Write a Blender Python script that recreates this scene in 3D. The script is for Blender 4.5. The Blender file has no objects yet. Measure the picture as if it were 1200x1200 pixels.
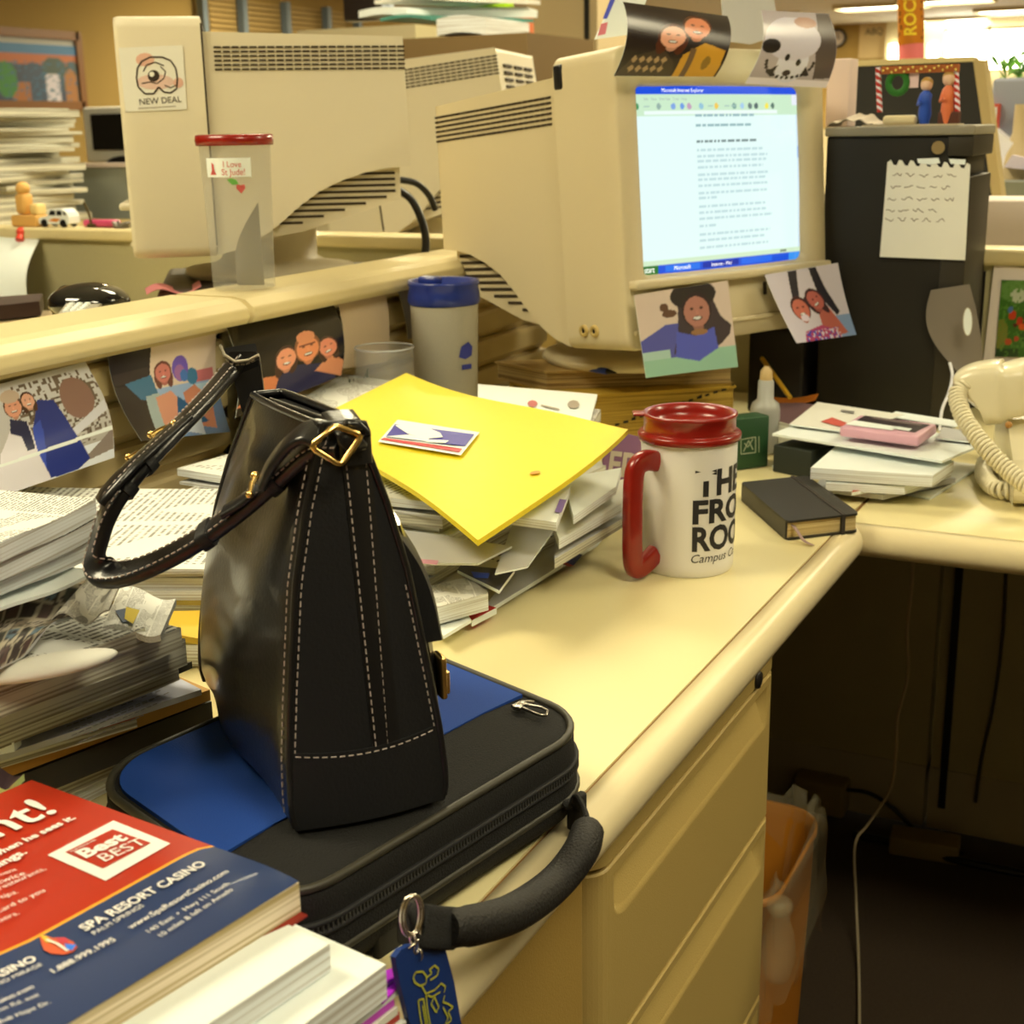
import bpy, bmesh, math, random
import numpy as np
from mathutils import Vector, Matrix
R=random.Random(7)
C=bpy.context.scene.collection
pi=math.pi
# ------------------------------------------------------------------ camera geometry (a real camera at seated eye height)
F=1600.; CAM=Vector((0,0,1.17)); DZ=.74
_d=np.array([100,-5700,-F]);_d=_d/np.linalg.norm(_d)
_a=np.array([844,450,-F]);_a=_a-_a.dot(_d)*_d;_a=_a/np.linalg.norm(_a)
_z=-_d;_y=np.cross(_z,_a);MC=np.stack([_a,_y,_z],1)
def ray(px,py):
    w=MC.T@np.array([px-600.,600.-py,-F]);return Vector(w/np.linalg.norm(w))
def PZ(px,py,z): r=ray(px,py);return CAM+r*((z-CAM.z)/r.z)
def PY(px,py,y): r=ray(px,py);return CAM+r*(y/r.y)
def PX(px,py,x): r=ray(px,py);return CAM+r*(x/r.x)
def PR(px,py,d): return CAM+ray(px,py)*d
def onplane(px,py,P,n):
    d=ray(px,py);return CAM+d*((P-CAM).dot(n)/d.dot(n))
# ------------------------------------------------------------------ materials
def lin(v):
    v=v/255.;return v/12.92 if v<=.04045 else ((v+.055)/1.055)**2.4
WT=(1.0,.88,.54)
def adj(rgb,k=.86):
    return tuple(min(.9,lin(c)/w*k) for c,w in zip(rgb,WT))
MATS={}
def mat(name,col,rough=.5,metal=0,bump=0,bscale=200,var=0,vscale=8,coat=0,spec=.5,trans=0,emit=None,es=1,alpha=None,raw=False,ior=1.45):
    if name in MATS:return MATS[name]
    m=bpy.data.materials.new(name);m.use_nodes=True;nt=m.node_tree;N=nt.nodes;L=nt.links
    b=N['Principled BSDF']
    col=col if raw else adj(col)
    b.inputs['Base Color'].default_value=(*col,1);b.inputs['Roughness'].default_value=rough
    b.inputs['Metallic'].default_value=metal;b.inputs['Coat Weight'].default_value=coat
    b.inputs['Specular IOR Level'].default_value=spec;b.inputs['Transmission Weight'].default_value=trans;b.inputs['IOR'].default_value=ior
    if emit: b.inputs['Emission Color'].default_value=(*emit,1);b.inputs['Emission Strength'].default_value=es
    if bump or var:
        tc=N.new('ShaderNodeTexCoord')
    if var:
        n=N.new('ShaderNodeTexNoise');n.inputs['Scale'].default_value=vscale;n.inputs['Detail'].default_value=5
        mx=N.new('ShaderNodeMix');mx.data_type='RGBA'
        mx.inputs[6].default_value=(*[c*(1-var) for c in col],1);mx.inputs[7].default_value=(*[min(1,c*(1+var)) for c in col],1)
        L.new(tc.outputs['Object'],n.inputs['Vector']);L.new(n.outputs['Fac'],mx.inputs[0]);L.new(mx.outputs[2],b.inputs['Base Color'])
    if bump:
        n=N.new('ShaderNodeTexNoise');n.inputs['Scale'].default_value=bscale;n.inputs['Detail'].default_value=3
        bp=N.new('ShaderNodeBump');bp.inputs['Strength'].default_value=bump;bp.inputs['Distance'].default_value=.002
        L.new(tc.outputs['Object'],n.inputs['Vector']);L.new(n.outputs['Fac'],bp.inputs['Height']);L.new(bp.outputs[0],b.inputs['Normal'])
    MATS[name]=m;return m
def ink(rgb,rough=.5):
    return mat('ink_%d_%d_%d'%tuple(rgb),rgb,rough)
def newsprint(name,base,inkc,cols=4,lines=60,dens=.5,pic=0):
    """printed page: columns of text-like dashes in the page's own UVs"""
    if name in MATS:return MATS[name]
    m=bpy.data.materials.new(name);m.use_nodes=True;nt=m.node_tree;N=nt.nodes;L=nt.links;b=N['Principled BSDF']
    b.inputs['Roughness'].default_value=.8
    uv=N.new('ShaderNodeUVMap');sp=N.new('ShaderNodeSeparateXYZ');L.new(uv.outputs[0],sp.inputs[0])
    def mt(op,a,bv=None,c=None):
        n=N.new('ShaderNodeMath');n.operation=op
        for i,v in enumerate((a,bv,c)):
            if v is None:continue
            if isinstance(v,(int,float)):n.inputs[i].default_value=v
            else:L.new(v,n.inputs[i])
        return n.outputs[0]
    u,v=sp.outputs[0],sp.outputs[1]
    fl=mt('FRACT',mt('MULTIPLY',v,lines));line=mt('LESS_THAN',fl,.45)
    fc=mt('FRACT',mt('MULTIPLY',u,cols));col=mt('GREATER_THAN',fc,.1)
    cmb=N.new('ShaderNodeCombineXYZ');L.new(mt('MULTIPLY',u,90),cmb.inputs[0]);L.new(mt('MULTIPLY',mt('FLOOR',mt('MULTIPLY',v,lines)),7.3),cmb.inputs[1])
    ns=N.new('ShaderNodeTexNoise');ns.inputs['Scale'].default_value=1;ns.inputs['Detail'].default_value=0;L.new(cmb.outputs[0],ns.inputs['Vector'])
    word=mt('GREATER_THAN',ns.outputs['Fac'],.42)
    n2=N.new('ShaderNodeTexNoise');n2.inputs['Scale'].default_value=4;n2.inputs['Detail'].default_value=0;L.new(uv.outputs[0],n2.inputs['Vector'])
    block=mt('GREATER_THAN',n2.outputs['Fac'],.42)
    f=mt('MULTIPLY',mt('MULTIPLY',mt('MULTIPLY',line,col),mt('MULTIPLY',word,block)),dens)
    if pic:
        n3=N.new('ShaderNodeTexNoise');n3.inputs['Scale'].default_value=3;n3.inputs['Detail'].default_value=0;L.new(uv.outputs[0],n3.inputs['Vector'])
        f=mt('MAXIMUM',f,mt('MULTIPLY',mt('GREATER_THAN',n3.outputs['Fac'],.60),pic))
    mx=N.new('ShaderNodeMix');mx.data_type='RGBA';mx.inputs[6].default_value=(*adj(base),1);mx.inputs[7].default_value=(*adj(inkc),1)
    L.new(f,mx.inputs[0]);L.new(mx.outputs[2],b.inputs['Base Color']);MATS[name]=m;return m
def pagestack(name,base,dark,n=400,ax='Z'):
    """cut edges of many pages: fine layers along object Z"""
    if name in MATS:return MATS[name]
    m=bpy.data.materials.new(name);m.use_nodes=True;nt=m.node_tree;N=nt.nodes;L=nt.links;b=N['Principled BSDF'];b.inputs['Roughness'].default_value=.85
    tc=N.new('ShaderNodeTexCoord');mp=N.new('ShaderNodeMapping');mp.inputs['Scale'].default_value=(4,4,n)
    ns=N.new('ShaderNodeTexNoise');ns.inputs['Scale'].default_value=1;ns.inputs['Detail'].default_value=2
    L.new(tc.outputs['Object'],mp.inputs[0]);L.new(mp.outputs[0],ns.inputs['Vector'])
    cr=N.new('ShaderNodeValToRGB');cr.color_ramp.elements[0].position=.36;cr.color_ramp.elements[0].color=(*adj(dark),1)
    cr.color_ramp.elements[1].position=.56;cr.color_ramp.elements[1].color=(*adj(base),1)
    L.new(ns.outputs['Fac'],cr.inputs[0]);L.new(cr.outputs[0],b.inputs['Base Color']);MATS[name]=m;return m
def printmat(rough=.3):
    k='printed_colour_%d'%(rough*100)
    if k in MATS:return MATS[k]
    m=bpy.data.materials.new(k);m.use_nodes=True;nt=m.node_tree;b=nt.nodes['Principled BSDF'];b.inputs['Roughness'].default_value=rough
    a=nt.nodes.new('ShaderNodeAttribute');a.attribute_name='Print';nt.links.new(a.outputs['Color'],b.inputs['Base Color']);MATS[k]=m;return m
def screenmat():
    m=bpy.data.materials.new('lit_screen');m.use_nodes=True;nt=m.node_tree;b=nt.nodes['Principled BSDF'];b.inputs['Roughness'].default_value=.15
    b.inputs['Base Color'].default_value=(.01,.01,.01,1)
    a=nt.nodes.new('ShaderNodeAttribute');a.attribute_name='Print';nt.links.new(a.outputs['Color'],b.inputs['Emission Color']);b.inputs['Emission Strength'].default_value=1.0;return m
beige=mat('beige_plastic',(226,200,132),.42,bump=.12,bscale=900)
beige2=mat('aged_beige_plastic',(234,212,150),.42,bump=.12,bscale=900)
vent=mat('dark_vent_slot',(60,45,20),.8)
desk_m=mat('beige_laminate',(250,224,138),.33,var=.02,vscale=3)
edge_m=mat('beige_desk_edging',(244,216,140),.3)
metal_b=mat('beige_metal_dimmed',(200,164,78),.38,bump=.15,bscale=700)  # beige darkened so the colour holds the shade under the desk
fabric_m=mat('beige_partition_fabric',(196,178,112),.95,bump=.7,bscale=900,var=.12,vscale=300)
rail_m=mat('beige_slat_panel',(216,186,112),.45)
capm=mat('beige_partition_cap',(238,210,130),.35)
blackm=mat('black_plastic',(22,20,16),.35)
paper_w=mat('white_paper',(252,246,214),.8,var=.02,vscale=20)
paper_c=mat('cream_paper',(246,232,180),.8,var=.03,vscale=20)
paper_g=mat('grey_paper',(206,196,160),.8,var=.04,vscale=20)
pages_w=pagestack('cut_pages_white',(250,242,210),(200,186,144),600)
pages_n=pagestack('cut_pages_newsprint',(230,216,160),(150,134,90),500)
news_a=newsprint('newsprint_page',(244,232,184),(60,52,36),4,44,.8)
news_b=newsprint('newsprint_page_grey',(222,208,160),(50,42,30),4,46,.85,.6)
doc_a=newsprint('printed_letter',(250,244,210),(80,72,56),1,30,.7)
doc_b=newsprint('printed_listing',(244,234,186),(90,80,56),2,50,.7)
leather=mat('black_leather',(26,24,19),.30,bump=.12,bscale=400,coat=.25)
leather2=mat('black_gusset_leather',(25,24,20),.5,bump=.2,bscale=500)
stitch_m=mat('tan_thread',(205,180,140),.7)
gold=mat('gold_metal',(1.0,.70,.25),.22,1,raw=True)
chrome=mat('silver_metal',(.85,.80,.72),.2,1,raw=True)
# ------------------------------------------------------------------ mesh building
class MB:
    def __init__(s): s.V=[];s.F=[];s.M=[];s.S=[];s.uv={};s.col=None
    def add(s,V,Fc,m=0,smooth=False,uvs=None):
        o=len(s.V);s.V+= [Vector(v) for v in V]
        for i,f in enumerate(Fc):
            if uvs: s.uv[len(s.F)]=[uvs[k] for k in f]
            s.F.append([k+o for k in f]);s.M.append(m);s.S.append(smooth)
        return s
    def box(s,c,d,m=0,rz=0,M=None):
        x,y,z=[k/2 for k in d]
        V=[Vector((a*x,b*y,e*z)) for e in(-1,1) for b in(-1,1) for a in(-1,1)]
        T=(Matrix.Translation(Vector(c))@Matrix.Rotation(rz,4,'Z')) if M is None else M@Matrix.Translation(Vector(c))
        return s.add([T@v for v in V],[(0,2,3,1),(4,5,7,6),(0,1,5,4),(1,3,7,5),(3,2,6,7),(2,0,4,6)],m)
    def bbox(s,c,d,r,m=0,rz=0,M=None,seg=3):
        bm=bmesh.new();bmesh.ops.create_cube(bm,size=1)
        bmesh.ops.scale(bm,vec=Vector(d),verts=bm.verts)
        bmesh.ops.bevel(bm,geom=bm.edges[:],offset=min(r,min(d)*.49),segments=seg,affect='EDGES',profile=.5)
        T=(Matrix.Translation(Vector(c))@Matrix.Rotation(rz,4,'Z')) if M is None else M@Matrix.Translation(Vector(c))
        bm.verts.index_update()
        s.add([T@v.co for v in bm.verts],[[v.index for v in f.verts] for f in bm.faces],m,True);bm.free();return s
    def prism(s,pts,h0,h1,fn=None,m=0,smooth=False,ms=None):
        """2-D outline extruded between h0 and h1; fn(x,y,h)->world"""
        fn=fn or (lambda x,y,h:Vector((x,y,h)));n=len(pts)
        V=[fn(x,y,h0) for x,y in pts]+[fn(x,y,h1) for x,y in pts]
        s.add(V,[list(range(n))[::-1],list(range(n,2*n))],m,False)
        s.add(V,[(i,(i+1)%n,n+(i+1)%n,n+i) for i in range(n)],m if ms is None else ms,smooth);return s
    def lathe(s,prof,c=(0,0,0),n=40,m=0,M=None,cap=True,smooth=True):
        T=M or Matrix.Translation(Vector(c));V=[];Fc=[]
        for r,z in prof:
            for i in range(n):
                a=2*pi*i/n;V.append(T@Vector((r*math.cos(a),r*math.sin(a),z)))
        for j in range(len(prof)-1):
            for i in range(n): Fc.append((j*n+i,j*n+(i+1)%n,(j+1)*n+(i+1)%n,(j+1)*n+i))
        s.add(V,Fc,m,smooth)
        if cap:
            if prof[0][0]>1e-5:s.add(V[:n],[list(range(n))[::-1]],m)
            if prof[-1][0]>1e-5:s.add(V[-n:],[list(range(n))],m)
        return s
    def tube(s,P,r,n=8,m=0,closed=False,flat=None,up=None,caps=True):
        """tube along points; r number or list; flat=(w,h) gives a rectangular-ish strap"""
        P=[Vector(p) for p in P];k=len(P);V=[];Fc=[];nrm=None
        for i,p in enumerate(P):
            a=P[(i-1)%k] if (closed or i) else P[0];b=P[(i+1)%k] if (closed or i<k-1) else P[-1]
            t=(b-a).normalized()
            if up is not None: nrm=(Vector(up)-t*t.dot(Vector(up))).normalized()
            elif nrm is None: nrm=t.orthogonal().normalized()
            else: nrm=(nrm-t*t.dot(nrm)).normalized()
            bn=t.cross(nrm);rr=r[i] if isinstance(r,(list,tuple)) else r
            for j in range(n):
                an=2*pi*j/n
                if flat:
                    ca,sa=math.cos(an),math.sin(an);e=.5
                    x=math.copysign(abs(ca)**e,ca)*flat[0]/2;y=math.copysign(abs(sa)**e,sa)*flat[1]/2
                    V.append(p+bn*x*rr+nrm*y*rr)
                else: V.append(p+(nrm*math.cos(an)+bn*math.sin(an))*rr)
        for i in range(k if closed else k-1):
            for j in range(n): Fc.append((i*n+j,i*n+(j+1)%n,((i+1)%k)*n+(j+1)%n,((i+1)%k)*n+j))
        s.add(V,Fc,m,True)
        if not closed and caps: s.add(V[:n],[list(range(n))[::-1]],m);s.add(V[-n:],[list(range(n))],m)
        return s
    def ball(s,c,r,m=0,sc=(1,1,1),n=12,M=None):
        prof=[(math.sin(pi*i/n),-math.cos(pi*i/n)) for i in range(n+1)];prof[0]=(0,-1);prof[-1]=(0,1)
        T=(M or Matrix())@Matrix.Translation(Vector(c))@Matrix.Diagonal((r*sc[0],r*sc[1],r*sc[2],1))
        return s.lathe(prof,n=n*2,m=m,M=T,cap=False)
    def sheet(s,fn,nu,nv,t,m=0,ms=None,mb=None,nrm=None,pic=None,smooth=True):
        """curved sheet with thickness: fn(u,v)->Vector, thickness pushed against nrm"""
        nrm=Vector(nrm) if nrm is not None else Vector((0,0,1));ms=m if ms is None else ms;mb=ms if mb is None else mb
        top=[fn(i/nu,j/nv) for j in range(nv+1) for i in range(nu+1)]
        uv=[(i/nu,j/nv) for j in range(nv+1) for i in range(nu+1)]
        bot=[p-nrm*t for p in top];W=nu+1
        q=[(j*W+i,j*W+i+1,(j+1)*W+i+1,(j+1)*W+i) for j in range(nv) for i in range(nu)]
        o=len(s.V)
        s.add(top,q,m,smooth,uvs=uv)
        s.add(bot,[f[::-1] for f in q],mb,smooth,uvs=uv)
        ring=[i for i in range(W)]+[j*W+nu for j in range(1,nv+1)]+[nv*W+i for i in range(nu-1,-1,-1)]+[j*W for j in range(nv-1,0,-1)]
        n=len(ring);V=[top[i] for i in ring]+[bot[i] for i in ring]
        s.add(V,[(n+i,n+(i+1)%n,(i+1)%n,i) for i in range(n)],ms,False)
        if pic is not None: s.col=(o,W*(nv+1),[pic(a,b) for a,b in uv])
        return s
    def build(s,name,mats,parent=None,label=None,local=False,bevel=0,subsurf=0):
        me=bpy.data.meshes.new(name)
        org=Vector((0,0,0))
        if parent is None and not local:
            xs=[v.x for v in s.V];ys=[v.y for v in s.V];zs=[v.z for v in s.V]
            org=Vector(((min(xs)+max(xs))/2,(min(ys)+max(ys))/2,min(zs)))
        me.from_pydata([v-org for v in s.V],[],s.F)
        mats=mats if isinstance(mats,(list,tuple)) else [mats]
        for m in mats: me.materials.append(m)
        me.polygons.foreach_set('material_index',s.M);me.polygons.foreach_set('use_smooth',s.S)
        if s.uv:
            ul=me.uv_layers.new(name='UVMap')
            for fi,us in s.uv.items():
                p=me.polygons[fi]
                for k,li in enumerate(p.loop_indices): ul.data[li].uv=us[k]
        if s.col:
            ca=me.color_attributes.new('Print','FLOAT_COLOR','POINT');o,n,cs=s.col
            arr=np.ones((len(s.V),4),dtype=np.float32);arr[o:o+n,:3]=np.array(cs);ca.data.foreach_set('color',arr.ravel())
        me.validate()
        o=bpy.data.objects.new(name,me);C.objects.link(o);o.location=org
        if parent is not None:
            o.parent=parent
            if not local: o.matrix_parent_inverse=TM[parent.name].inverted()
        if label:o['label']=label
        if bevel:
            b=o.modifiers.new('Bevel','BEVEL');b.width=bevel;b.segments=3;b.limit_method='ANGLE';b.angle_limit=math.radians(40)
        if subsurf:
            b=o.modifiers.new('Sub','SUBSURF');b.levels=b.render_levels=subsurf
        TM[o.name]=(TM[parent.name] if (parent is not None and local) else Matrix.Translation(org) if parent is None else Matrix())
        if parent is not None and not local: TM[o.name]=Matrix()  # world coordinates
        return o
TM={}
def thing(name,label,cat,loc=(0,0,0),M=None,group=None):
    o=bpy.data.objects.new(name,None);o.empty_display_size=.02;C.objects.link(o)
    M=M or Matrix.Translation(Vector(loc));o.matrix_world=M;TM[o.name]=M.copy()
    return tag(o,label,cat,group)
def tag(o,label,cat,group=None,kind=None):
    if label:o['label']=label
    if cat:o['category']=cat
    if group:o['group']=group
    if kind:o['kind']=kind
    return o
def struct(o): o['kind']='structure';return o
_tc={}
def textgeo(txt,bold=0,sub=0,shear=0):
    k=(txt,bold,sub,shear)
    if k in _tc:return _tc[k]
    cu=bpy.data.curves.new('t','FONT');cu.body=txt;cu.size=1;cu.offset=bold;cu.shear=shear;cu.resolution_u=3
    o=bpy.data.objects.new('t',cu);C.objects.link(o);bpy.context.view_layer.update()
    me=bpy.data.meshes.new_from_object(o.evaluated_get(bpy.context.evaluated_depsgraph_get()))
    bm=bmesh.new();bm.from_mesh(me)
    if sub:
        for _ in range(sub):
            bmesh.ops.subdivide_edges(bm,edges=[e for e in bm.edges if e.calc_length()>.12],cuts=1)
            bmesh.ops.triangulate(bm,faces=bm.faces)
    bm.verts.index_update()
    V=[(v.co.x,v.co.y) for v in bm.verts];Fc=[[v.index for v in f.verts] for f in bm.faces];bm.free()
    bpy.data.objects.remove(o);bpy.data.curves.remove(cu);bpy.data.meshes.remove(me)
    _tc[k]=(V,Fc);return _tc[k]
def put_text(mb,txt,p0,p1,pf,n,m,off=.0004,bold=0,hs=1,shear=0):
    """baseline from pixel p0 to p1 on surface pf, normal n"""
    V,Fc=textgeo(txt,bold,0,shear)
    if not V:return
    a,b=pf(*p0),pf(*p1);d=(b-a);x0=min(v[0] for v in V);w=max(v[0] for v in V)-x0;sc=d.length/w;d.normalize();up=Vector(n).cross(d).normalized()
    W=[a+d*((x-x0)*sc)+up*(y*sc*hs)+Vector(n)*off for x,y in V]
    f0=Fc[0];nn=(W[f0[1]]-W[f0[0]]).cross(W[f0[2]]-W[f0[0]])
    mb.add(W,Fc if nn.dot(Vector(n))>0 else [f[::-1] for f in Fc],m)
def put_poly(mb,pts,pf,n,m,off=.0003):
    W=[pf(*p)+Vector(n)*off for p in pts]
    if len(W)>2:
        nn=Vector((0,0,0))
        for i in range(len(W)): nn+=W[i].cross(W[(i+1)%len(W)])
        if nn.dot(Vector(n))<0:W.reverse()
    mb.add(W,[list(range(len(W)))],m)
def put_line(mb,pts,w,pf,n,m,off=.0004):
    n=Vector(n);W=[pf(*p)+n*off for p in pts]
    for a,b in zip(W,W[1:]):
        d=(b-a).normalized();s=n.cross(d)*w/2;mb.add([a-s,b-s,b+s,a+s],[(0,1,2,3)],m)
def circ(cx,cy,r,n=16,ry=None): ry=ry or r;return [(cx+r*math.cos(2*pi*i/n),cy+ry*math.sin(2*pi*i/n)) for i in range(n)]
# painted pictures: a colour function over u,v (v up)
class Pic:
    def __init__(s,bg,raw=False): s.L=[];s.bg=bg;s.a=(lambda c:tuple(lin(k) for k in c)) if raw else adj
    def ell(s,cx,cy,rx,ry,c,rot=0): s.L.append(('e',cx,cy,rx,ry,math.cos(rot),math.sin(rot),s.a(c)));return s
    def rect(s,x0,y0,x1,y1,c): s.L.append(('r',x0,y0,x1,y1,s.a(c)));return s
    def poly(s,pts,c): s.L.append(('p',pts,s.a(c)));return s
    def grad(s,c2): s.L.append(('g',s.a(c2)));return s
    def speck(s,x0,y0,x1,y1,c,p,seed=1): s.L.append(('n',x0,y0,x1,y1,s.a(c),p,seed));return s
    def __call__(s,u,v):
        c=s.a(s.bg)
        for L in s.L:
            k=L[0]
            if k=='e':
                dx,dy=u-L[1],v-L[2];x=dx*L[5]+dy*L[6];y=-dx*L[6]+dy*L[5]
                if (x/L[3])**2+(y/L[4])**2<1:c=L[7]
            elif k=='r':
                if L[1]<=u<=L[3] and L[2]<=v<=L[4]:c=L[5]
            elif k=='g': c=tuple(a*(1-v)+b*v for a,b in zip(c,L[1]))
            elif k=='n':
                if L[1]<=u<=L[3] and L[2]<=v<=L[4] and (math.sin(int(u*46)*12.9898+int(v*38)*78.233+L[7])*43758.5453)%1<L[6]*(.5+.5*math.sin(u*9+L[7])*math.sin(v*7)+.3):c=L[5]
            else:
                P=L[1];ins=False;j=len(P)-1
                for i in range(len(P)):
                    if (P[i][1]>v)!=(P[j][1]>v) and u<(P[j][0]-P[i][0])*(v-P[i][1])/(P[j][1]-P[i][1])+P[i][0]:ins=not ins
                    j=i
                if ins:c=L[2]
        return c
def face(p,cx,cy,r,skin,hair,long=0,rot=0):
    p.ell(cx,cy+.12*r,r*1.0,r*1.35,hair,rot)
    if long:
        for sx in(-1,1):p.ell(cx+sx*.62*r,cy-.55*r,r*.42,r*1.25,hair,rot)
    p.ell(cx,cy-.9*r,r*.4,r*.6,tuple(int(c*.85) for c in skin),rot);p.ell(cx,cy,r*.86,r*1.14,skin,rot)
    dk=tuple(int(c*.5) for c in skin)
    for sx in(-1,1):p.ell(cx+sx*.32*r*math.cos(rot),cy+.25*r+sx*.3*r*math.sin(rot),r*.14,r*.09,dk)
    p.ell(cx+.03*r,cy-.08*r,r*.1,r*.2,tuple(min(255,int(c*1.06)) for c in skin))
    p.ell(cx,cy-.5*r,r*.34,r*.17,dk,rot);p.ell(cx,cy-.47*r,r*.27,r*.1,(250,240,220),rot);return p
def quad(A,B,C_,D,bend=None):
    """bilinear patch: A(u0v0) B(u1v0) C(u1v1) D(u0v1)"""
    def f(u,v):
        p=A*(1-u)*(1-v)+B*u*(1-v)+C_*u*v+D*(1-u)*v
        return p+bend(u,v) if bend else p
    return f
def rrect(w,h,r,n=5):
    P=[]
    for cx,cy,a0 in((w/2-r,h/2-r,0),(-w/2+r,h/2-r,pi/2),(-w/2+r,-h/2+r,pi),(w/2-r,-h/2+r,1.5*pi)):
        for i in range(n+1):
            a=a0+pi/2*i/n;P.append((cx+r*math.cos(a),cy+r*math.sin(a)))
    return P
def bez(P,n=8):
    """Catmull-Rom through points"""
    P=[Vector(p) for p in P];Q=[P[0]*2-P[1]]+P+[P[-1]*2-P[-2]];o=[]
    for i in range(1,len(Q)-2):
        a,b,c,d=Q[i-1:i+3]
        for k in range(n):
            t=k/n;o.append(.5*((2*b)+(c-a)*t+(2*a-5*b+4*c-d)*t*t+(3*b-a-3*c+d)*t**3))
    return o+[P[-1]]
#PART2
# ================================================================== ROOM
wall_t=mat('tan_wall_paint',(178,140,62),.9,bump=.1,bscale=60)
wall_p=mat('pale_wall_paint',(226,200,130),.9,bump=.1,bscale=60)
ceil_m=mat('ceiling_tile',(250,236,190),.95,bump=.3,bscale=120)
carpet=mat('brown_carpet',(78,60,34),1,bump=1,bscale=700,var=.3,vscale=260)
H=2.75
m=MB();m.box((10,1.5,-.05),(28,15,.1));struct(m.build('floor',carpet))
m=MB();m.box((10,1.5,H+.05),(28,15,.1))
struct(m.build('ceiling',ceil_m))
m=MB();m.box((10,9.05,H/2),(28,.1,H));struct(m.build('wall_left',wall_t))
m=MB();m.box((24.05,1.5,H/2),(.1,15,H));struct(m.build('wall_far',wall_p))
m=MB();m.box((10,-6.05,H/2),(28,.1,H));struct(m.build('wall_right',wall_p))
m=MB();m.box((-4.05,1.5,H/2),(.1,15,H));struct(m.build('wall_back',wall_p))
glow=mat('lamp_diffuser',(255,250,230),.5,emit=(1,.93,.70),es=9)
daylight=mat('daylight_pane',(255,255,255),.5,emit=(1,.97,.80),es=12)
# bright window on the far wall
def onfar(px,py,dx=0): return PX(px,py,24-dx)
a=onfar(1108,36);b=onfar(1215,82)
m=MB();m.box((23.97,(a.y+b.y)/2,(a.z+b.z)/2),(.03,abs(a.y-b.y),abs(a.z-b.z)));w1=struct(m.build('window_1',daylight))
m=MB()
for k in(0,.48,1): m.box((23.93,a.y+(b.y-a.y)*k,(a.z+b.z)/2),(.06,.05,abs(a.z-b.z)+.1))
for k in(0,1): m.box((23.93,(a.y+b.y)/2,a.z+(b.z-a.z)*k),(.06,abs(a.y-b.y)+.1,.06))
m.build('window_frame',wall_p,w1)
# blinds window on the left wall
def onleft(px,py,dy=0): return PY(px,py,9-dy)
a=onleft(238,-40);b=onleft(404,60)
blind=mat('tan_blind',(206,166,84),.8)
m=MB();m.box(((a.x+b.x)/2,8.98,1.9),(b.x-a.x,.03,1.1));w2=struct(m.build('window_2',blind))
m=MB()
for k in range(22): m.box(((a.x+b.x)/2,8.95,1.37+k*.05),(b.x-a.x,.02,.012))
m.build('slat_shadow_lines',mat('blind_shadow',(150,116,52),.8),w2)  # thin darker strips paint the shadow lines between the slats
m=MB()
for px in(228,275,326,374,410): c=onleft(px,20);m.box((c.x,8.9,1.9),(.07,.08,1.15))
m.build('window_frame',mat('blue_grey_mullion',(120,128,112),.5),w2)
# ceiling lights
K=0
def ceiling_light(x,y,lab,lit=True,grp=None):
    t=thing('ceiling_light',lab,'ceiling light',(x,y,H-.06),group=grp)
    m=MB()
    for sx in(-1,1):m.box((x+sx*.31,y,H-.03),(.02,1.24,.06))
    for sy in(-1,1):m.box((x,y+sy*.61,H-.03),(.6,.02,.06))
    m.build('frame',wall_p,t)
    m=MB();m.box((x,y,H-.02),(.6,1.2,.02));m.build('diffuser',glow,t)
for (px,py,lab) in((1034,5,'long lit ceiling panel left of the hanging yellow pencil tube'),(1112,21,'lit ceiling panel right of the yellow pencil tube, above the bright window'),(1196,9,'lit ceiling panel cut off by the right picture edge')):
    p=PZ(px,py,H);ceiling_light(p.x,p.y,lab)
g='office ceiling lights above the desk, outside the view'
for x,y in((.2,1.9),(.2,-.9),(2.9,-1.5),(2.9,1.7),(5.6,.6),(5.6,3.9),(8.5,2.2),(12,4.5),(16,6.5),(11,7.2),(20,3.6),(21.5,1.6),(21,6.4),(17,3.2)):  # panels placed for lighting; far ones added to brighten the far wall
    ceiling_light(x,y,'lit white ceiling panel overhead, placed for its light',grp=g)
    if True:
        la=bpy.data.lights.new('panel_lamp','AREA');la.shape='RECTANGLE';la.size=.58;la.size_y=1.18
        la.energy={(.2,1.9):40,(.2,-.9):22,(2.9,-1.5):36,(2.9,1.7):28}.get((x,y),110 if x<14 else 190);la.color=(1,.86,.52)
        o=bpy.data.objects.new('panel_lamp',la);C.objects.link(o);o.location=(x,y,H-.07)
# far wall things
P=onfar;nx=Vector((-1,0,0))
pf=lambda px,py:PX(px,py,23.96)
cc=onfar(983,45);t=thing('wall_clock','round white wall clock with a dark rim on the far tan wall','clock',(23.9,cc.y,cc.z-.17))
MT=Matrix.Translation((23.93,cc.y,cc.z))@Matrix.Rotation(-pi/2,4,'Y')
m=MB();m.lathe([(.105,0),(.15,0),(.15,.05),(.115,.05),(.115,.02)],M=MT,cap=False);m.build('rim',blackm,t)
m=MB();m.lathe([(.12,0),(.12,.015)],M=MT);m.build('dial',mat('clock_dial',(230,205,160),.6),t)
m=MB();m.box((23.9,cc.y,cc.z+.04),(.01,.012,.08));m.box((23.9,cc.y-.03,cc.z),(.01,.06,.012));m.build('hands',blackm,t)
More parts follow.
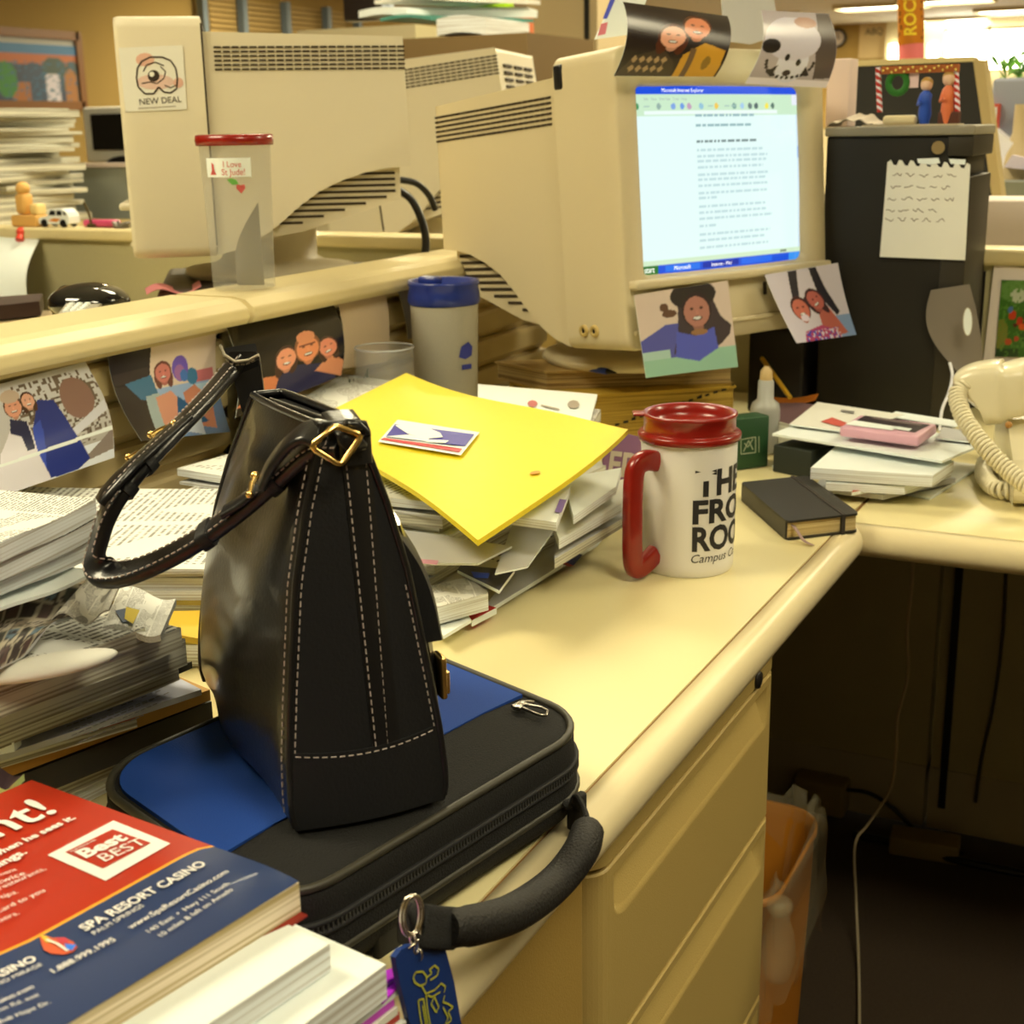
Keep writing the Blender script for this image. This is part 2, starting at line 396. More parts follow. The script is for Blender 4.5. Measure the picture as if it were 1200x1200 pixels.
# tan wall section and poster behind the clock
a=onfar(960,22);b=onfar(1041,90)
m=MB();m.box((23.98,(a.y+b.y)/2,(a.z+b.z)/2-.4),(.04,a.y-b.y,a.z-b.z+.8));struct(m.build('trim_1',wall_t))
m=MB();a=onfar(1009,24);b=onfar(1038,68);m.box((23.945,(a.y+b.y)/2,(a.z+b.z)/2),(.02,a.y-b.y,a.z-b.z),0)
put_text(m,'ABQ',(1014,41),(1035,40),pf,nx,1,.03,bold=.01)
tag(m.build('poster',[mat('poster_tan',(214,178,104),.7),ink((96,84,50))]),'tan poster with large dark letters beside the wall clock','poster')
for i,(px,lab) in enumerate(((1047,'bright wall lamp just left of the pink eraser end'),(1093,'bright wall lamp between the pencil tube and the bright window'))):
    p=PX(px,64,23.8);m=MB();m.bbox((p.x,p.y,p.z),(.1,.16,.34),.03);tag(m.build('wall_lamp',mat('wall_lamp_glow',(255,255,240),.5,emit=(1,.92,.6),es=8)),lab,'wall lamp')
    m=MB();m.box((23.9,p.y,1.4),(.12,.30,2.7));struct(m.build('trim_%d'%(i+2),wall_p))
# framed painting on the left wall
a=onleft(-60,33);b=onleft(93,124)
t=thing('framed_painting','large bright abstract painting in a thin brown frame on the tan wall','painting',((a.x+b.x)/2,8.95,b.z))
w=b.x-a.x;h=a.z-b.z;cx=(a.x+b.x)/2;cz=(a.z+b.z)/2
m=MB()
for s in(-1,1):m.box((cx+s*w/2,8.96,cz),(.07,.06,h+.07));m.box((cx,8.96,cz+s*h/2),(w,.06,.07))
m.build('frame',mat('brown_frame',(150,92,30),.4),t)
m=MB();m.box((cx,8.97,cz),(w,.03,h));m.build('mat_board',mat('pale_mat_board',(206,196,156),.7),t)
p=Pic((60,70,80));p.rect(0,.82,1,1,(70,130,150)).rect(0,.66,1,.84,(210,110,50)).ell(.75,.6,.12,.2,(70,90,70)).ell(.55,.3,.12,.4,(60,80,90)).ell(.93,.35,.1,.4,(80,90,70))
p.rect(.35,0,.5,.35,(190,110,40)).ell(.3,.4,.1,.3,(60,140,50)).rect(.66,.05,.79,.5,(244,226,200)).poly([(.84,0),(.84,.5),(.9,.62),(.96,.5),(.96,0)],(190,120,50)).ell(.1,.3,.12,.3,(200,80,40)).speck(0,0,1,.7,(60,110,120),.2,3)
x0=onleft(-50,0).x;x1=onleft(80,0).x;z1=onleft(20,51).z;z0=onleft(20,122).z
m=MB();m.sheet(quad(Vector((x0,8.945,z0)),Vector((x1,8.945,z0)),Vector((x1,8.945,z1)),Vector((x0,8.945,z1))),60,40,.01,nrm=(0,-1,0),pic=p);m.build('canvas',printmat(.5),t)
# ================================================================== PARTITIONS
def slats():
    P=[(1.06,.958),(1.035,.952),(1.035,.945),(1.05,.942)];z=.936
    while z>.76:
        P+=[(1.058,z),(1.046,z-.003),(1.044,z-.008),(1.044,z-.034),(1.05,z-.038)];z-=.047
    return P+[(1.06,.745)]
def partition_x(x0,x1,lab):
    t=thing('cubicle_partition',lab,'partition',((x0+x1)/2,1.08,0))
    m=MB();m.box(((x0+x1)/2,1.085,.5),(x1-x0,.05,.92));m.build('fabric_panel',fabric_m,t)
    pr=slats();m=MB();V=[Vector((x,y,z)) for x in(x0+.012,x1-.004) for y,z in pr];n=len(pr)
    m.add(V,[(i,i+1,n+i+1,n+i) for i in range(n-1)],0);m.build('slat_rail',rail_m,t)
    cp=[(1.13,.955),(1.13,.978),(1.12,.984),(1.035,.984),(1.018,.981),(1.006,.972),(1.004,.962),(1.010,.954),(1.03,.952),(1.05,.950),(1.05,.955)]
    m=MB();m.prism(cp,x0+.001,x1-.001,lambda y,z,x:Vector((x,y,z)),smooth=False);m.build('top_cap',capm,t,bevel=.002)
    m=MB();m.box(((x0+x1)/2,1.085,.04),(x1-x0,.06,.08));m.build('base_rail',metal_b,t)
    return t
partition_x(-1.2,1.292,'beige low cubicle partition behind the left paper pile, nearest section')
partition_x(1.300,2.185,'beige low cubicle partition behind the blue lidded mug, section running to the monitor')
m=MB();m.box((1.296,1.075,.50),(.02,.03,.92));tag(m.build('partition_joint',blackm),'dark joint strip between the two beige partition sections','joint')
dkp=mat('grey_beige_panel',(190,172,120),.9,bump=.4,bscale=900)
def partition_y(y0,y1,lab,seam=()):
    X=2.215
    t=thing('cubicle_partition',lab,'partition',(X,(y0+y1)/2,0))
    m=MB();m.box((X,(y0+y1)/2,.53),(.05,y1-y0,.86));m.build('fabric_panel',fabric_m,t)
    m=MB();m.bbox((X,(y0+y1)/2,.972),(.08,y1-y0,.024),.006);m.build('top_cap',capm,t)
    m=MB();m.box((X,(y0+y1)/2,.065),(.058,y1-y0,.11));m.build('base_rail',dkp,t)
    m=MB();
    for y in seam: m.box((X-.028,y,.5),(.006,.012,.9))
    if seam:m.build('joint_strip',blackm,t)
partition_y(-1.3,.338,'beige fabric partition behind the telephone and framed flower picture',(.315,))
partition_y(.345,1.03,'beige partition panel behind the black computer tower and under the desk')
partition_y(1.14,4.6,'beige fabric partition with toys on its cap at the far left')
# ================================================================== DESK
t=thing('desk','long beige laminate desk worktop holding the handbag and mug','desk',(.95,.7,.0))
m=MB();m.box((.94,.69225,DZ-.017),(2.47,.7035,.034));m.build('worktop',desk_m,t)
def edging(path,dirs,ext=1):
    pr=[(0,0),(.010,0),(.0165,-.0015),(.0225,-.006),(.0255,-.013),(.0255,-.021),(.0225,-.028),(.0165,-.0325),(.010,-.034),(0,-.034)]
    V=[];n=len(pr)
    for (x,y),(dx,dy) in zip(path,dirs):
        for o,z in pr:V.append(Vector((x+dx*o,y+dy*o,DZ+z)))
    Fc=[(i*n+j,i*n+(j+1)%n,(i+1)*n+(j+1)%n,(i+1)*n+j) for i in range(len(path)-1) for j in range(n)]
    m=MB();m.add(V,Fc,0,True);m.add(V[:n],[list(range(n))]);m.add(V[-n:],[list(range(n))[::-1]]);return m
edging([(-.295,.3380),(1.476,.3380)],[(0,-1),(0,-1)]).build('edge_strip',edge_m,t)
m=MB();m.box((.94,.3391,DZ-.0045),(2.47,.0022,.0064));m.build('seam',mat('brown_seam',(150,104,40),.7),t)
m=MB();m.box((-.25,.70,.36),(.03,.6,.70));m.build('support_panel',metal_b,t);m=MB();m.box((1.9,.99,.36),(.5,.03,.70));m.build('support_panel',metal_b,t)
t=thing('side_desk','beige side worktop carrying the telephone, meeting the long desk at the corner','desk',(1.85,-.4,0))
m=MB();m.box((1.831,-.481,DZ-.017),(.706,1.634,.034));m.build('worktop',desk_m,t)
edging([(1.4765,.3365),(1.4765,-1.298)],[(-1,0),(-1,0)]).build('edge_strip',edge_m,t)
m=MB();m.box((1.4772,-.481,DZ-.0045),(.0016,1.634,.0066));m.build('seam',MATS['brown_seam'],t)
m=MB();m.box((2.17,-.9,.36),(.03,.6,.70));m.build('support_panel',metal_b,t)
# ---- pedestal with three drawers
t=thing('drawer_pedestal','beige metal drawer pedestal with recessed pulls under the desk edge','cabinet',(.95,.6,0))
yf=.336;x0=PY(700,1000,yf).x;x1=PY(910,800,yf).x
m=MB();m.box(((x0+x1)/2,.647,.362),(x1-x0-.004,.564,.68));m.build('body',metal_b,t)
r=.022
def front(z0,z1,nm,par):
    # rounded vertical corners, top lip sloping
    m=MB();P=[(x0,.36)]+[(x0+r-r*math.cos(a),yf+r-r*math.sin(a)) for a in [pi/2*i/6 for i in range(7)]]+[(x1-r+r*math.sin(a),yf+r-r*math.cos(a)) for a in [pi/2*i/6 for i in range(7)]]+[(x1,.36)]
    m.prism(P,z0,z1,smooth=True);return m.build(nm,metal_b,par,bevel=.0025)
front(.670,.704,'top_rail',t)
for i,(z0,z1) in enumerate(((.515,.666),(.312,.511),(.030,.308))):
    m=MB();xs=[x0]+[x0+r-r*math.cos(pi/2*j/8) for j in range(9)]+[x0+r+(x1-x0-2*r)*j/140 for j in range(1,140)]+[x1-r+r*math.sin(pi/2*j/8) for j in range(9)]+[x1]
    ysf=[.36]+[yf+r-r*math.sin(pi/2*j/8) for j in range(9)]+[yf]*139+[yf+r-r*math.cos(pi/2*j/8) for j in range(9)]+[.36]
    zt=z1-.010;zb0=z1-.052;zs=sorted([z0,z0+.0015,z1-.0015,z1,zt,zt+.0010]+[z0+.004+(zb0-z0-.006)*j/4 for j in range(5)]+[zb0+(zt-zb0)*j/44 for j in range(44)])
    V=[];xl=x0+.030
    for z in zs:
        for x,y in zip(xs,ysf):
            dd=0
            if xl<x<x1-.026 and zb0<=z<=zt:
                q=min(1,(x-xl)/.030);zb=zb0+(1-math.sqrt(max(0,1-(1-q)**2)))*.020
                if z>=zb: dd=.015*((z-zb0)/(zt-zb0))*min(1,(z-zb)/.006)*min(1,(x-xl)/.008)*min(1,(x1-.026-x)/.01)
            if z in(z0,z1) : dd+=.0015
            V.append(Vector((x,y+dd,z)))
    nx_=len(xs);m.add(V,[(a*nx_+b,a*nx_+b+1,(a+1)*nx_+b+1,(a+1)*nx_+b) for a in range(len(zs)-1) for b in range(nx_-1)],0,False)
    m.add([(x0,.36,z0),(x1,.36,z0),(x1,.36,z1),(x0,.36,z1)],[(0,1,2,3)]);nb=len(zs)-1
    for row in(0,nb): m.add(V[row*nx_:(row+1)*nx_],[list(range(nx_))])
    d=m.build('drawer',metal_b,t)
    if 1: continue
    # recessed full-width pull: sloped scoop under a lip
    m=MB();cx=(x0+x1)/2;zt=z1-.018
    n=10;P=[]
    wd=.155
    out=rrect(2*wd,.038,.016,5)
    V=[Vector((cx+x,yf-.0035,zt-.019+y)) for x,y in out]+[Vector((cx+x*.93,yf+.0015 ,zt-.017+y*.45)) for x,y in out]
    k=len(out);m.add(V,[(j,(j+1)%k,k+(j+1)%k,k+j) for j in range(k)],0,True);m.add(V[k:],[list(range(k))],0)
    V=[Vector((cx+x,yf-.0035,zt-.019+y)) for x,y in out]+[Vector((cx+x*1.02,yf+.0004,zt-.019+y*1.12)) for x,y in out]
    m.add(V,[(j,(j+1)%k,k+(j+1)%k,k+j) for j in range(k)],0,True)
    m.build('pull',mat('beige_pull',(212,178,92),.35),d)
lk=PY(890,797,yf-.002);m=MB();m.lathe([(0,-.002),(.0075,-.002),(.0085,0),(.0085,.004)],M=Matrix.Translation((lk.x,yf-.001,lk.z))@Matrix.Rotation(pi/2,4,'X')@Matrix.Diagonal((1,1,-1,1)));m.build('lock',mat('dark_lock',(40,34,24),.4),t)
t=thing('filing_cabinet','plain beige metal cabinet face below the laptop bag handle','cabinet',(.55,.6,0))
m=MB();m.box((x0-.003-.185,.645,.353),(.37,.60,.70));m.build('body',mat('plain_metal_dimmed',(182,142,58),.5,bump=.2,bscale=700),t,bevel=.004)  # face colour darkened for the dim light below the desk edge
# ---- waste bin with liner
bx,by=1.345,.430
t=thing('waste_bin','tan plastic waste bin with a clear crumpled liner beside the drawers','waste bin',(bx,by,0))
binm=mat('tan_bin_plastic',(206,124,22),.45)
def binring(s,z,n=40):return [Vector((bx+x*s,by+y*s,z)) for x,y in rrect(.225,.175,.045,9)]
m=MB();rs=[binring(.84,.004),binring(.9,.1),binring(.98,.30),binring(1.0,.385),binring(1.03,.387),binring(1.03,.377),binring(.97,.37),binring(.82,.02)]
k=len(rs[0]);V=[v for r_ in rs for v in r_];m.add(V,[(i*k+j,i*k+(j+1)%k,(i+1)*k+(j+1)%k,(i+1)*k+j) for i in range(len(rs)-1) for j in range(k)],0,True);m.add(rs[0],[list(range(k))[::-1]]);m.add(rs[-1],[list(range(k))]);m.build('bin',binm,t)
linerm=mat('clear_plastic_film',(250,226,150),.15,spec=.9,bump=.8,bscale=60);linerm.node_tree.nodes['Principled BSDF'].inputs['Alpha'].default_value=.12
rs=[]
for z,s in((.20,.90),(.30,.97),(.37,.985),(.395,1.0),(.405,1.04),(.396,1.075),(.37,1.085),(.33,1.09),(.29,1.10),(.255,1.10)):
    ring=binring(s,z);k=len(ring)
    for j,v in enumerate(ring):
        w_=(.006*math.sin(j*2.3+z*40)+.004*math.sin(j*5.1))*(1 if z<.39 else 1.5);d=(v-Vector((bx,by,v.z))).normalized();v+=d*max(w_,-.003 if s>1.05 else -.02)
        v.z+=.012*math.sin(j*1.7)+ (0 if s<1.05 else .01*math.sin(j*.9))
    rs.append(ring)
m=MB();V=[v for r_ in rs for v in r_];m.add(V,[(i*k+j,i*k+(j+1)%k,(i+1)*k+(j+1)%k,(i+1)*k+j) for i in range(len(rs)-1) for j in range(k)],0,True)
kn=PX(914,1062,bx-.115);m.ball(kn,.014,sc=(1,1,.8));m.lathe([(.006,.0),(.016,-.03),(.019,-.06),(.012,-.085),(.002,-.09)],c=kn,n=14)
m.build('liner',linerm,t)
for i in range(4):
    m=MB();c=Vector((bx-.05+.035*i,by+.05-.04*(i%2),.25+.03*(i%3)));m.ball(c,.04,n=8)
    m.V=[v+Vector((R.uniform(-1,1),R.uniform(-1,1),R.uniform(-1,1)))*.008 for v in m.V];m.S=[False]*len(m.F)
    tag(m.build('crumpled_paper',[mat('crumpled_brown',(120,90,50),.8)] if i%2 else [paper_g]),'crumpled scrap of paper inside the lined waste bin','waste paper','scraps in the waste bin')
# ---- under-desk bits
op=PX(965,925,2.18);m=MB();m.bbox((2.165,op.y,op.z),(.05,.09,.06),.006);tag(m.build('outlet_box',mat('dark_beige_box',(150,126,66),.5)),'beige power outlet box low on the partition beside the bin','outlet')
m=MB();pp=[PX(1070,640,1.62)]
for px,py,x in((1070,650,1.62),(1068,690,1.7),(1063,740,1.75),(1064,790,1.78),(1052,840,1.80),(1050,880,1.80),(1043,925,1.82),(1018,965,1.82),(1002,990,1.8)):pp.append(PX(px,py,x))
pp[0].z=.71
for px,py in((1003,1050),(1006,1120),(1007,1200),(1004,1300)):pp.append(PZ(px,py,.06 if py<1100 else .01))
m.tube(bez(pp,6),.0022,6);tag(m.build('power_cord',mat('pale_cord',(196,170,110),.5)),'thin pale cord dangling below the side desk to the carpet','cord')
m=MB();pp=[PX(x,y,2.16) for x,y in((990,925),(1020,930),(1050,950),(1075,975))]+[PZ(1090,985,.02),PZ(1130,1000,.015)]
m.tube(bez(pp,6),.004,6);tag(m.build('power_cord',blackm),'black cord sagging from the outlet box along the skirting','cord')
m=MB();a=PZ(1085,985,.02);m.bbox((a.x-.01,a.y,.018),(.05,.11,.032),.004,rz=.1);tag(m.build('cable_connector',mat('dark_beige_box',(150,126,66),.5)),'small beige cable connector on the carpet against the partition','connector')
m=MB();pp=[PZ(1000,978,.012),PZ(1060,990,.012),PZ(1130,1010,.012),PZ(1230,1030,.012)];m.tube(bez(pp,6),.007,8);tag(m.build('cable',blackm),'thick black cable lying on the carpet below the partition','cable')
pp=[PX(x,y,2.175) for x,y in((1180,650),(1175,740),(1165,820),(1150,890),(1143,940))];m=MB();m.tube(bez(pp,6),.003,6);tag(m.build('cable',mat('dark_brown_cable',(70,56,34),.6)),'thin dark cable hanging down the partition at the right','cable')
#PART3
# ================================================================== CRT MONITORS
def crt(M,name,label,lit=False,bz=None):
    t=thing(name,label,'computer monitor',M=M)
    sh=beige if lit else beige2
    # front housing: hollow bezel
    m=MB();W,Z0,Z1=.198,-.213,.166;ow=rrect(2*W,Z1-Z0,.018,4);zc=(Z0+Z1)/2
    ow=[(x,z+zc) for x,z in ow];iw=[(x,z) for x,z in rrect(.318,.240,.012,4)];n=len(ow)
    ringv=lambda P,y,s=1,dz=0:[Vector((x*s,y,z*s+dz)) for x,z in P]
    rs=[ringv(ow,.118),ringv(ow,.02),ringv(ow,.004),ringv(ow,-.002,.988),ringv(iw,.0,1.03),ringv(iw,.012,.985)]
    V=[v for r_ in rs for v in r_]
    m.add(V,[(i*n+j,i*n+(j+1)%n,(i+1)*n+(j+1)%n,(i+1)*n+j) for i in range(len(rs)-1) for j in range(n)],0,True)
    m.add(rs[0],[list(range(n))]);
    m.build('bezel',sh,t,local=True)
    m=MB();m.bbox((0,-.006,-.1285),(.385,.022,.012),.004);m.bbox((0,.0,-.190),(.375,.012,.006),.002);m.build('chin_ledge',sh,t,local=True)
    # rear shell
    top=[(.1200,.142),(.41,.134)];bot=[(.416,-.074),(.38,-.076),(.345,-.083),(.31,-.095),(.275,-.112),(.245,-.135),(.215,-.162),(.185,-.185),(.155,-.201),(.1200,-.211)]
    P=top+bot
    m=MB();hw=lambda y:.190-.010*(y-.122)/.3
    V=[Vector((-hw(y),y,z)) for y,z in P]+[Vector((hw(y),y,z)) for y,z in P];k=len(P)
    m.add(V,[list(range(k)),list(range(2*k-1,k-1,-1))],0);m.add(V,[(i,k+i,k+(i+1)%k,(i+1)%k) for i in range(k)],0)
    m.build('rear_shell',sh,t,local=True,bevel=.007)
    m=MB();P=[(.115,-.05),(.40,-.05),(.40,-.128),(.25,-.178),(.115,-.200)]
    m.prism(P,-.168,.168,lambda y,z,x:Vector((x,y,z)));m.build('inner_body',sh,t,local=True,bevel=.003)
    m=MB();m.box((0,.1190,-.02),(.384,.003,.35));m.build('shell_seam',vent,t,local=True)
    # vents, as rows of narrow slots
    for s in(-1,1):
        m=MB()
        for i in range(6):
            for k in range(22):
                y=.136+k*.0127;m.box((s*(hw(y)+.0003),y+.004,.118-i*.0068),(.0016,.0105,.0030))
        m.build('upper_vent',vent,t,local=True);m=MB()
        for i in range(9):
            z=-.085-i*.0098
            y0=.125;y1=.392-.0 if z>-.12 else .392-( -.12-z)*3.3
            m.box((s*.1685,(y0+y1)/2,z),(.0014,y1-y0,.0042))
        m.build('lower_vent',vent,t,local=True)
    m=MB()
    for i in range(5):
        for k in range(3): m.box((-.1+k*.1,.413,.10-i*.014),(.07,.004,.006))
    o=m.build('rear_vent',vent,t,local=True)
    # swivel base
    bc_=M@Vector((0,.20,-.185));bz=bz if bz is not None else bc_.z-.07
    m=MB();m.lathe([(.128,.0),(.135,.006),(.132,.013),(.09,.019),(.075,.028),(.075,bc_.z-bz)],c=(bc_.x,bc_.y,bz),n=48);m.build('swivel_base',sh,t)
    # glass / picture
    m=MB()
    def sf(u,v): x,z=(u-.5)*.316,(v-.5)*.238;return Vector((x,.011-.010*(1-(x/.19)**2*.6-(z/.15)**2*.4)+.006,z))
    if lit:
        p=Pic((232,255,252),raw=True);a=p.rect
        a(0,.955,1,1,(20,80,225));a(0,.845,1,.955,(206,238,205));a(0,.93,.0,.93,(0,0,0))
        a(.06,.853,.86,.873,(240,255,250));a(0,.862,.05,.866,(150,180,150));a(.965,.90,1,.955,(235,240,250))
        for x,c in((.02,(60,150,90)),(.14,(150,180,170)),(.22,(130,170,230)),(.27,(110,160,230)),(.31,(200,160,190)),(.38,(150,200,220)),(.47,(245,205,90)),(.58,(130,170,160)),(.63,(170,210,240)),(.68,(110,130,130)),(.72,(90,110,110)),(.79,(250,235,90)),(.83,(90,120,110))): p.ell(x,.893,.013,.016,c)
        for x in(.06,.42,.52,.56): a(x,.890,x+.028,.897,(170,200,190))
        a(.985,.075,1,.845,(214,236,250));a(.987,.6,.998,.66,(150,190,240))
        a(0,.05,1,.078,(214,240,205));a(.86,.058,.90,.068,(120,140,120))
        a(0,0,1,.05,(24,84,222));a(0,0,.10,.05,(40,120,50));a(.14,.008,.34,.042,(40,120,240));a(.36,.008,.58,.042,(20,50,170));a(.6,.008,.80,.042,(40,110,240));a(.92,.0,1,.05,(60,150,245))
        for i,(y,x1) in enumerate(((.835,.70),(.785,.68),(.70,.71),(.65,.75),(.62,.78),(.59,.77),(.555,.75),(.52,.78),(.49,.77),(.455,.775),(.42,.77),(.39,.46),(.345,.76),(.31,.77),(.275,.80),(.24,.45),(.19,.79),(.155,.76),(.12,.78))):
            c=(120,140,140) if i==2 else (196,224,226) if i>2 else (150,186,190)
            x=.34
            while x<x1:
                w=.012+R.random()*.035;a(x,y,min(x+w,x1),y+.012,c);x+=w+.008
        m.sheet(lambda u,v:sf(u,v),230,150,.003,nrm=(0,-1,0),pic=p)
        s=m.build('screen',screenmat(),t,local=True,label='lit computer screen showing a web page of text')
        m=MB()
        def tp(txt,x,z,w,k,h=1):
            V,Fc=textgeo(txt,.0);x0=min(v[0] for v in V);ww=max(v[0] for v in V)-x0;sc_=w/ww
            m.add([sf(x+(a_-x0)*sc_/.316,z+b_*sc_*h/.238)+Vector((0,-.0006,0)) for a_,b_ in V],Fc,k)
        tp('Microsoft Internet Explorer',.16,.968,.075,0);tp('start',.025,.014,.017,0,1.2);tp('Microsoft',.19,.016,.03,0);tp('Internet - Micr',.41,.016,.04,0);tp('Edit   View   Favorites   Tools   Help',.06,.925,.075,1)
        m.build('screen_text',[mat('screen_white_text',(255,255,255),.5,emit=(.9,.95,1),es=1),mat('screen_grey_text',(60,70,70),.5,emit=(.35,.42,.40),es=1)],s,local=True)
    else:
        m.sheet(lambda u,v:sf(u,v),16,12,.003,nrm=(0,-1,0));m.build('screen',mat('dark_glass',(20,22,20),.1),t,local=True)
    return t
def crtM(pos,yaw,tilt):
    r=Vector((math.cos(yaw),math.sin(yaw),0));nf=Vector((math.sin(yaw),-math.cos(yaw),0))
    u=(Vector((0,0,1))*math.cos(tilt)-nf*math.sin(tilt));b=-(r.cross(u)) if r.cross(u).dot(nf)>0 else r.cross(u)
    return Matrix(((r.x,b.x,u.x,pos[0]),(r.y,b.y,u.y,pos[1]),(r.z,b.z,u.z,pos[2]),(0,0,0,1)))
MC1=crtM((1.813,.596,1.102),-.430,.079)
CRT=crt(MC1,'crt_monitor','beige boxy computer monitor with a lit web page screen, on the yellow phone books',True,.8355)
m=MB()
for y in(.083,.062):
    m.lathe([(.0035,.0005),(.0035,.003),(.0075,.003),(.0085,0)],M=Matrix.Translation((-.198,y,-.187))@Matrix.Rotation(-pi/2,4,'Y'),n=20,cap=False)
    m.lathe([(.0036,.0004),(.0036,.001)],M=Matrix.Translation((-.198,y,-.187))@Matrix.Rotation(-pi/2,4,'Y'),n=16,m=1)
m.build('audio_jack',[metal_b,blackm],CRT,local=True)
m=MB();m.bbox((.062,-.0045,-.152),(.004,.004,.018),.001);m.build('menu_slot',vent,CRT,local=True)
m=MB();m.bbox((-.193,.108,.140),(.014,.018,.032),.004);m.build('grip_recess',blackm,CRT,local=True)
def hit(d,z): return CAM+ray(*d)*z
c2=PR(146,158,2.06)
crt(crtM((c2.x+.19*math.cos(math.radians(38)),c2.y+.19*math.sin(math.radians(38)),1.184),math.radians(218.0),math.radians(0))@Matrix.Diagonal((1,.97,.87,1)),'crt_monitor','pale boxy monitor seen from its side, with the square helmet sticker, behind the left partition')
c3=PR(590,75,2.9)
c3=c3-Vector((math.cos(math.radians(194)),math.sin(math.radians(194)),0))*.19-Vector((math.cos(math.radians(284)),math.sin(math.radians(284)),0))*.41
crt(crtM((c3.x,c3.y,c3.z-.15),math.radians(194),math.radians(-7)),'crt_monitor','pale monitor back half hidden between the two bigger side-on monitors')
# sticker on left CRT: flat square of paper on the housing side
n2=Vector((math.cos(math.radians(218)),math.sin(math.radians(218)),0))
MS=TM['crt_monitor.001'];Ps=MS@Vector((.1986,.06,0));ns=(MS.to_3x3()@Vector((1,0,0))).normalized()
pf=lambda x,y:onplane(x,y,Ps,ns)
m=MB();put_poly(m,[(139,56),(214,53),(219,128),(147,131)],pf,ns,0,.0004)
put_poly(m,circ(170,70,11,12,8),pf,ns,1,.0007);put_poly(m,circ(209,97,6),pf,ns,1,.0007);put_poly(m,circ(182,96,22,18,9),pf,ns,2,.0007)
hel=[(162,102),(160,92),(161,80),(166,72),(176,67),(190,67),(200,71),(206,80),(208,92),(207,104),(200,109),(192,108),(186,102),(180,110),(170,110)]
put_line(m,hel+[hel[0]],.0022,pf,ns,3,.001)
put_line(m,[(168,84),(172,76),(182,73),(192,77)],.0016,pf,ns,3,.001);put_line(m,[(166,98),(176,96),(184,98),(192,92),(194,84),(188,78)],.0014,pf,ns,3,.001)
put_poly(m,circ(180,89,7,12,7),pf,ns,3,.001);put_poly(m,circ(178,87,3),pf,ns,0,.0013);put_line(m,[(193,100),(200,103),(206,100)],.0014,pf,ns,3,.001)
put_text(m,'NEW DEAL',(164,123),(213,119.5),pf,ns,3,.001,hs=1.0)
put_text(m,'THE WINNING HELMET CO',(162,127.5),(206,124.5),pf,ns,4,.001) if 0 else put_line(m,[(162,127),(206,124.5)],.001,pf,ns,4,.001)
tag(m.build('sticker',[paper_c,ink((238,180,130)),ink((240,196,150)),ink((60,44,26)),ink((170,150,110))]),'square cream sticker with a helmet drawing and the words NEW DEAL','sticker')
# cables behind left CRT
m=MB();m.tube(bez([PR(457,212,2.28),PR(470,211,2.3),PR(488,215,2.32),PR(502,228,2.34),PR(510,245,2.36)],6),.0055);tag(m.build('monitor_cable',blackm),'short upper black cable leaving the back of the sticker monitor','cable')
m=MB();m.tube(bez([PR(457,225,2.28),PR(468,224,2.28),PR(482,234,2.26),PR(493,255,2.24),PR(499,280,2.22),PR(497,310,2.2)],6),.0065);m.tube([PR(455,224,2.28),PR(466,226,2.28)],.011);tag(m.build('monitor_cable',blackm),'lower black cable with a plug arching down behind the partition cap','cable')
# ---- phone books under the main monitor
yb=mat('yellow_book_pages',(224,178,62),.8,var=.05,vscale=300);yb2=pagestack('yellow_cut_pages',(226,180,64),(150,112,30),600)
A=PZ(863,452,.808);B=PZ(694,463,.808);dv=(B-A).normalized()*.285;A0=A.copy();pv=Vector((-dv.y,dv.x,0)).normalized()*-.225
if pv.x<0:pv=-pv
t=thing('phone_book','thick yellow phone book with black index ticks along its page edges, lower of the two','book',(A.x,A.y,DZ))
def slab(m,A,dv,pv,z0,z1,k=0,ins=0):
    u=dv.normalized()*ins;w_=pv.normalized()*ins
    P=[A+u+w_,A+dv-u+w_,A+dv+pv-u-w_,A+pv+u-w_]
    m.add([Vector((p.x,p.y,z)) for z in(z0,z1) for p in P],[(0,1,5,4),(1,2,6,5),(2,3,7,6),(3,0,4,7),(4,5,6,7),(3,2,1,0)],k)
m=MB();slab(m,A,dv,pv,DZ+.003,.805,0,.003);pb=m.build('page_block',yb2,t)
m=MB();slab(m,A,dv,pv,DZ+.0002,DZ+.003);slab(m,A,dv,pv,.805,.808);m.build('cover',mat('yellow_cover',(214,168,50),.5),t)
nf=Vector((dv.y,-dv.x,0)).normalized()
if nf.x>0:nf=-nf
pf=lambda x,y:onplane(x,y,A,nf)
m=MB()
for i in range(17):
    x=702+i*9.6;y=506-i*3.15;w_=5 if i%3 else 6
    put_poly(m,[(x,y),(x+w_,y-1.2),(x+w_,y-4 if i%4 else y-6),(x,y-2.6)],pf,nf,0,-.0022+.0004)
m.build('index_ticks',ink((40,34,20)),pb)
K_=PZ(640,457,.808);L_=PZ(580,444,.808);Rr=PZ(860,449,.808)
t=thing('phone_book','worn tan phone book directly under the monitor base, upper of the two','book',(K_.x,K_.y,.808))
m=MB();slab(m,K_,(L_-K_),(Rr-K_),.8095,.832,0,.003);m.build('page_block',pagestack('tan_cut_pages',(216,180,98),(140,104,50),500),t)
m=MB();slab(m,K_,(L_-K_),(Rr-K_),.832,.835);slab(m,K_,(L_-K_),(Rr-K_),.8085,.8095);m.build('cover',mat('tan_cover',(200,160,80),.6),t)
pn=thing('pen','pale pen with a blue grip lying under the monitor on the tan phone book','pen',PZ(700,438,.855))
a,b=PZ(655,426,.8395),PZ(722,437,.8395);m=MB();m.tube([a,a.lerp(b,.45)],.004);m.build('barrel',paper_g,pn);m=MB();m.tube([a.lerp(b,.45),a.lerp(b,.85)],.0045);m.build('grip',ink((40,70,150)),pn);m=MB();m.tube([a.lerp(b,.85),b],[.004,.001]);m.build('tip',blackm,pn)
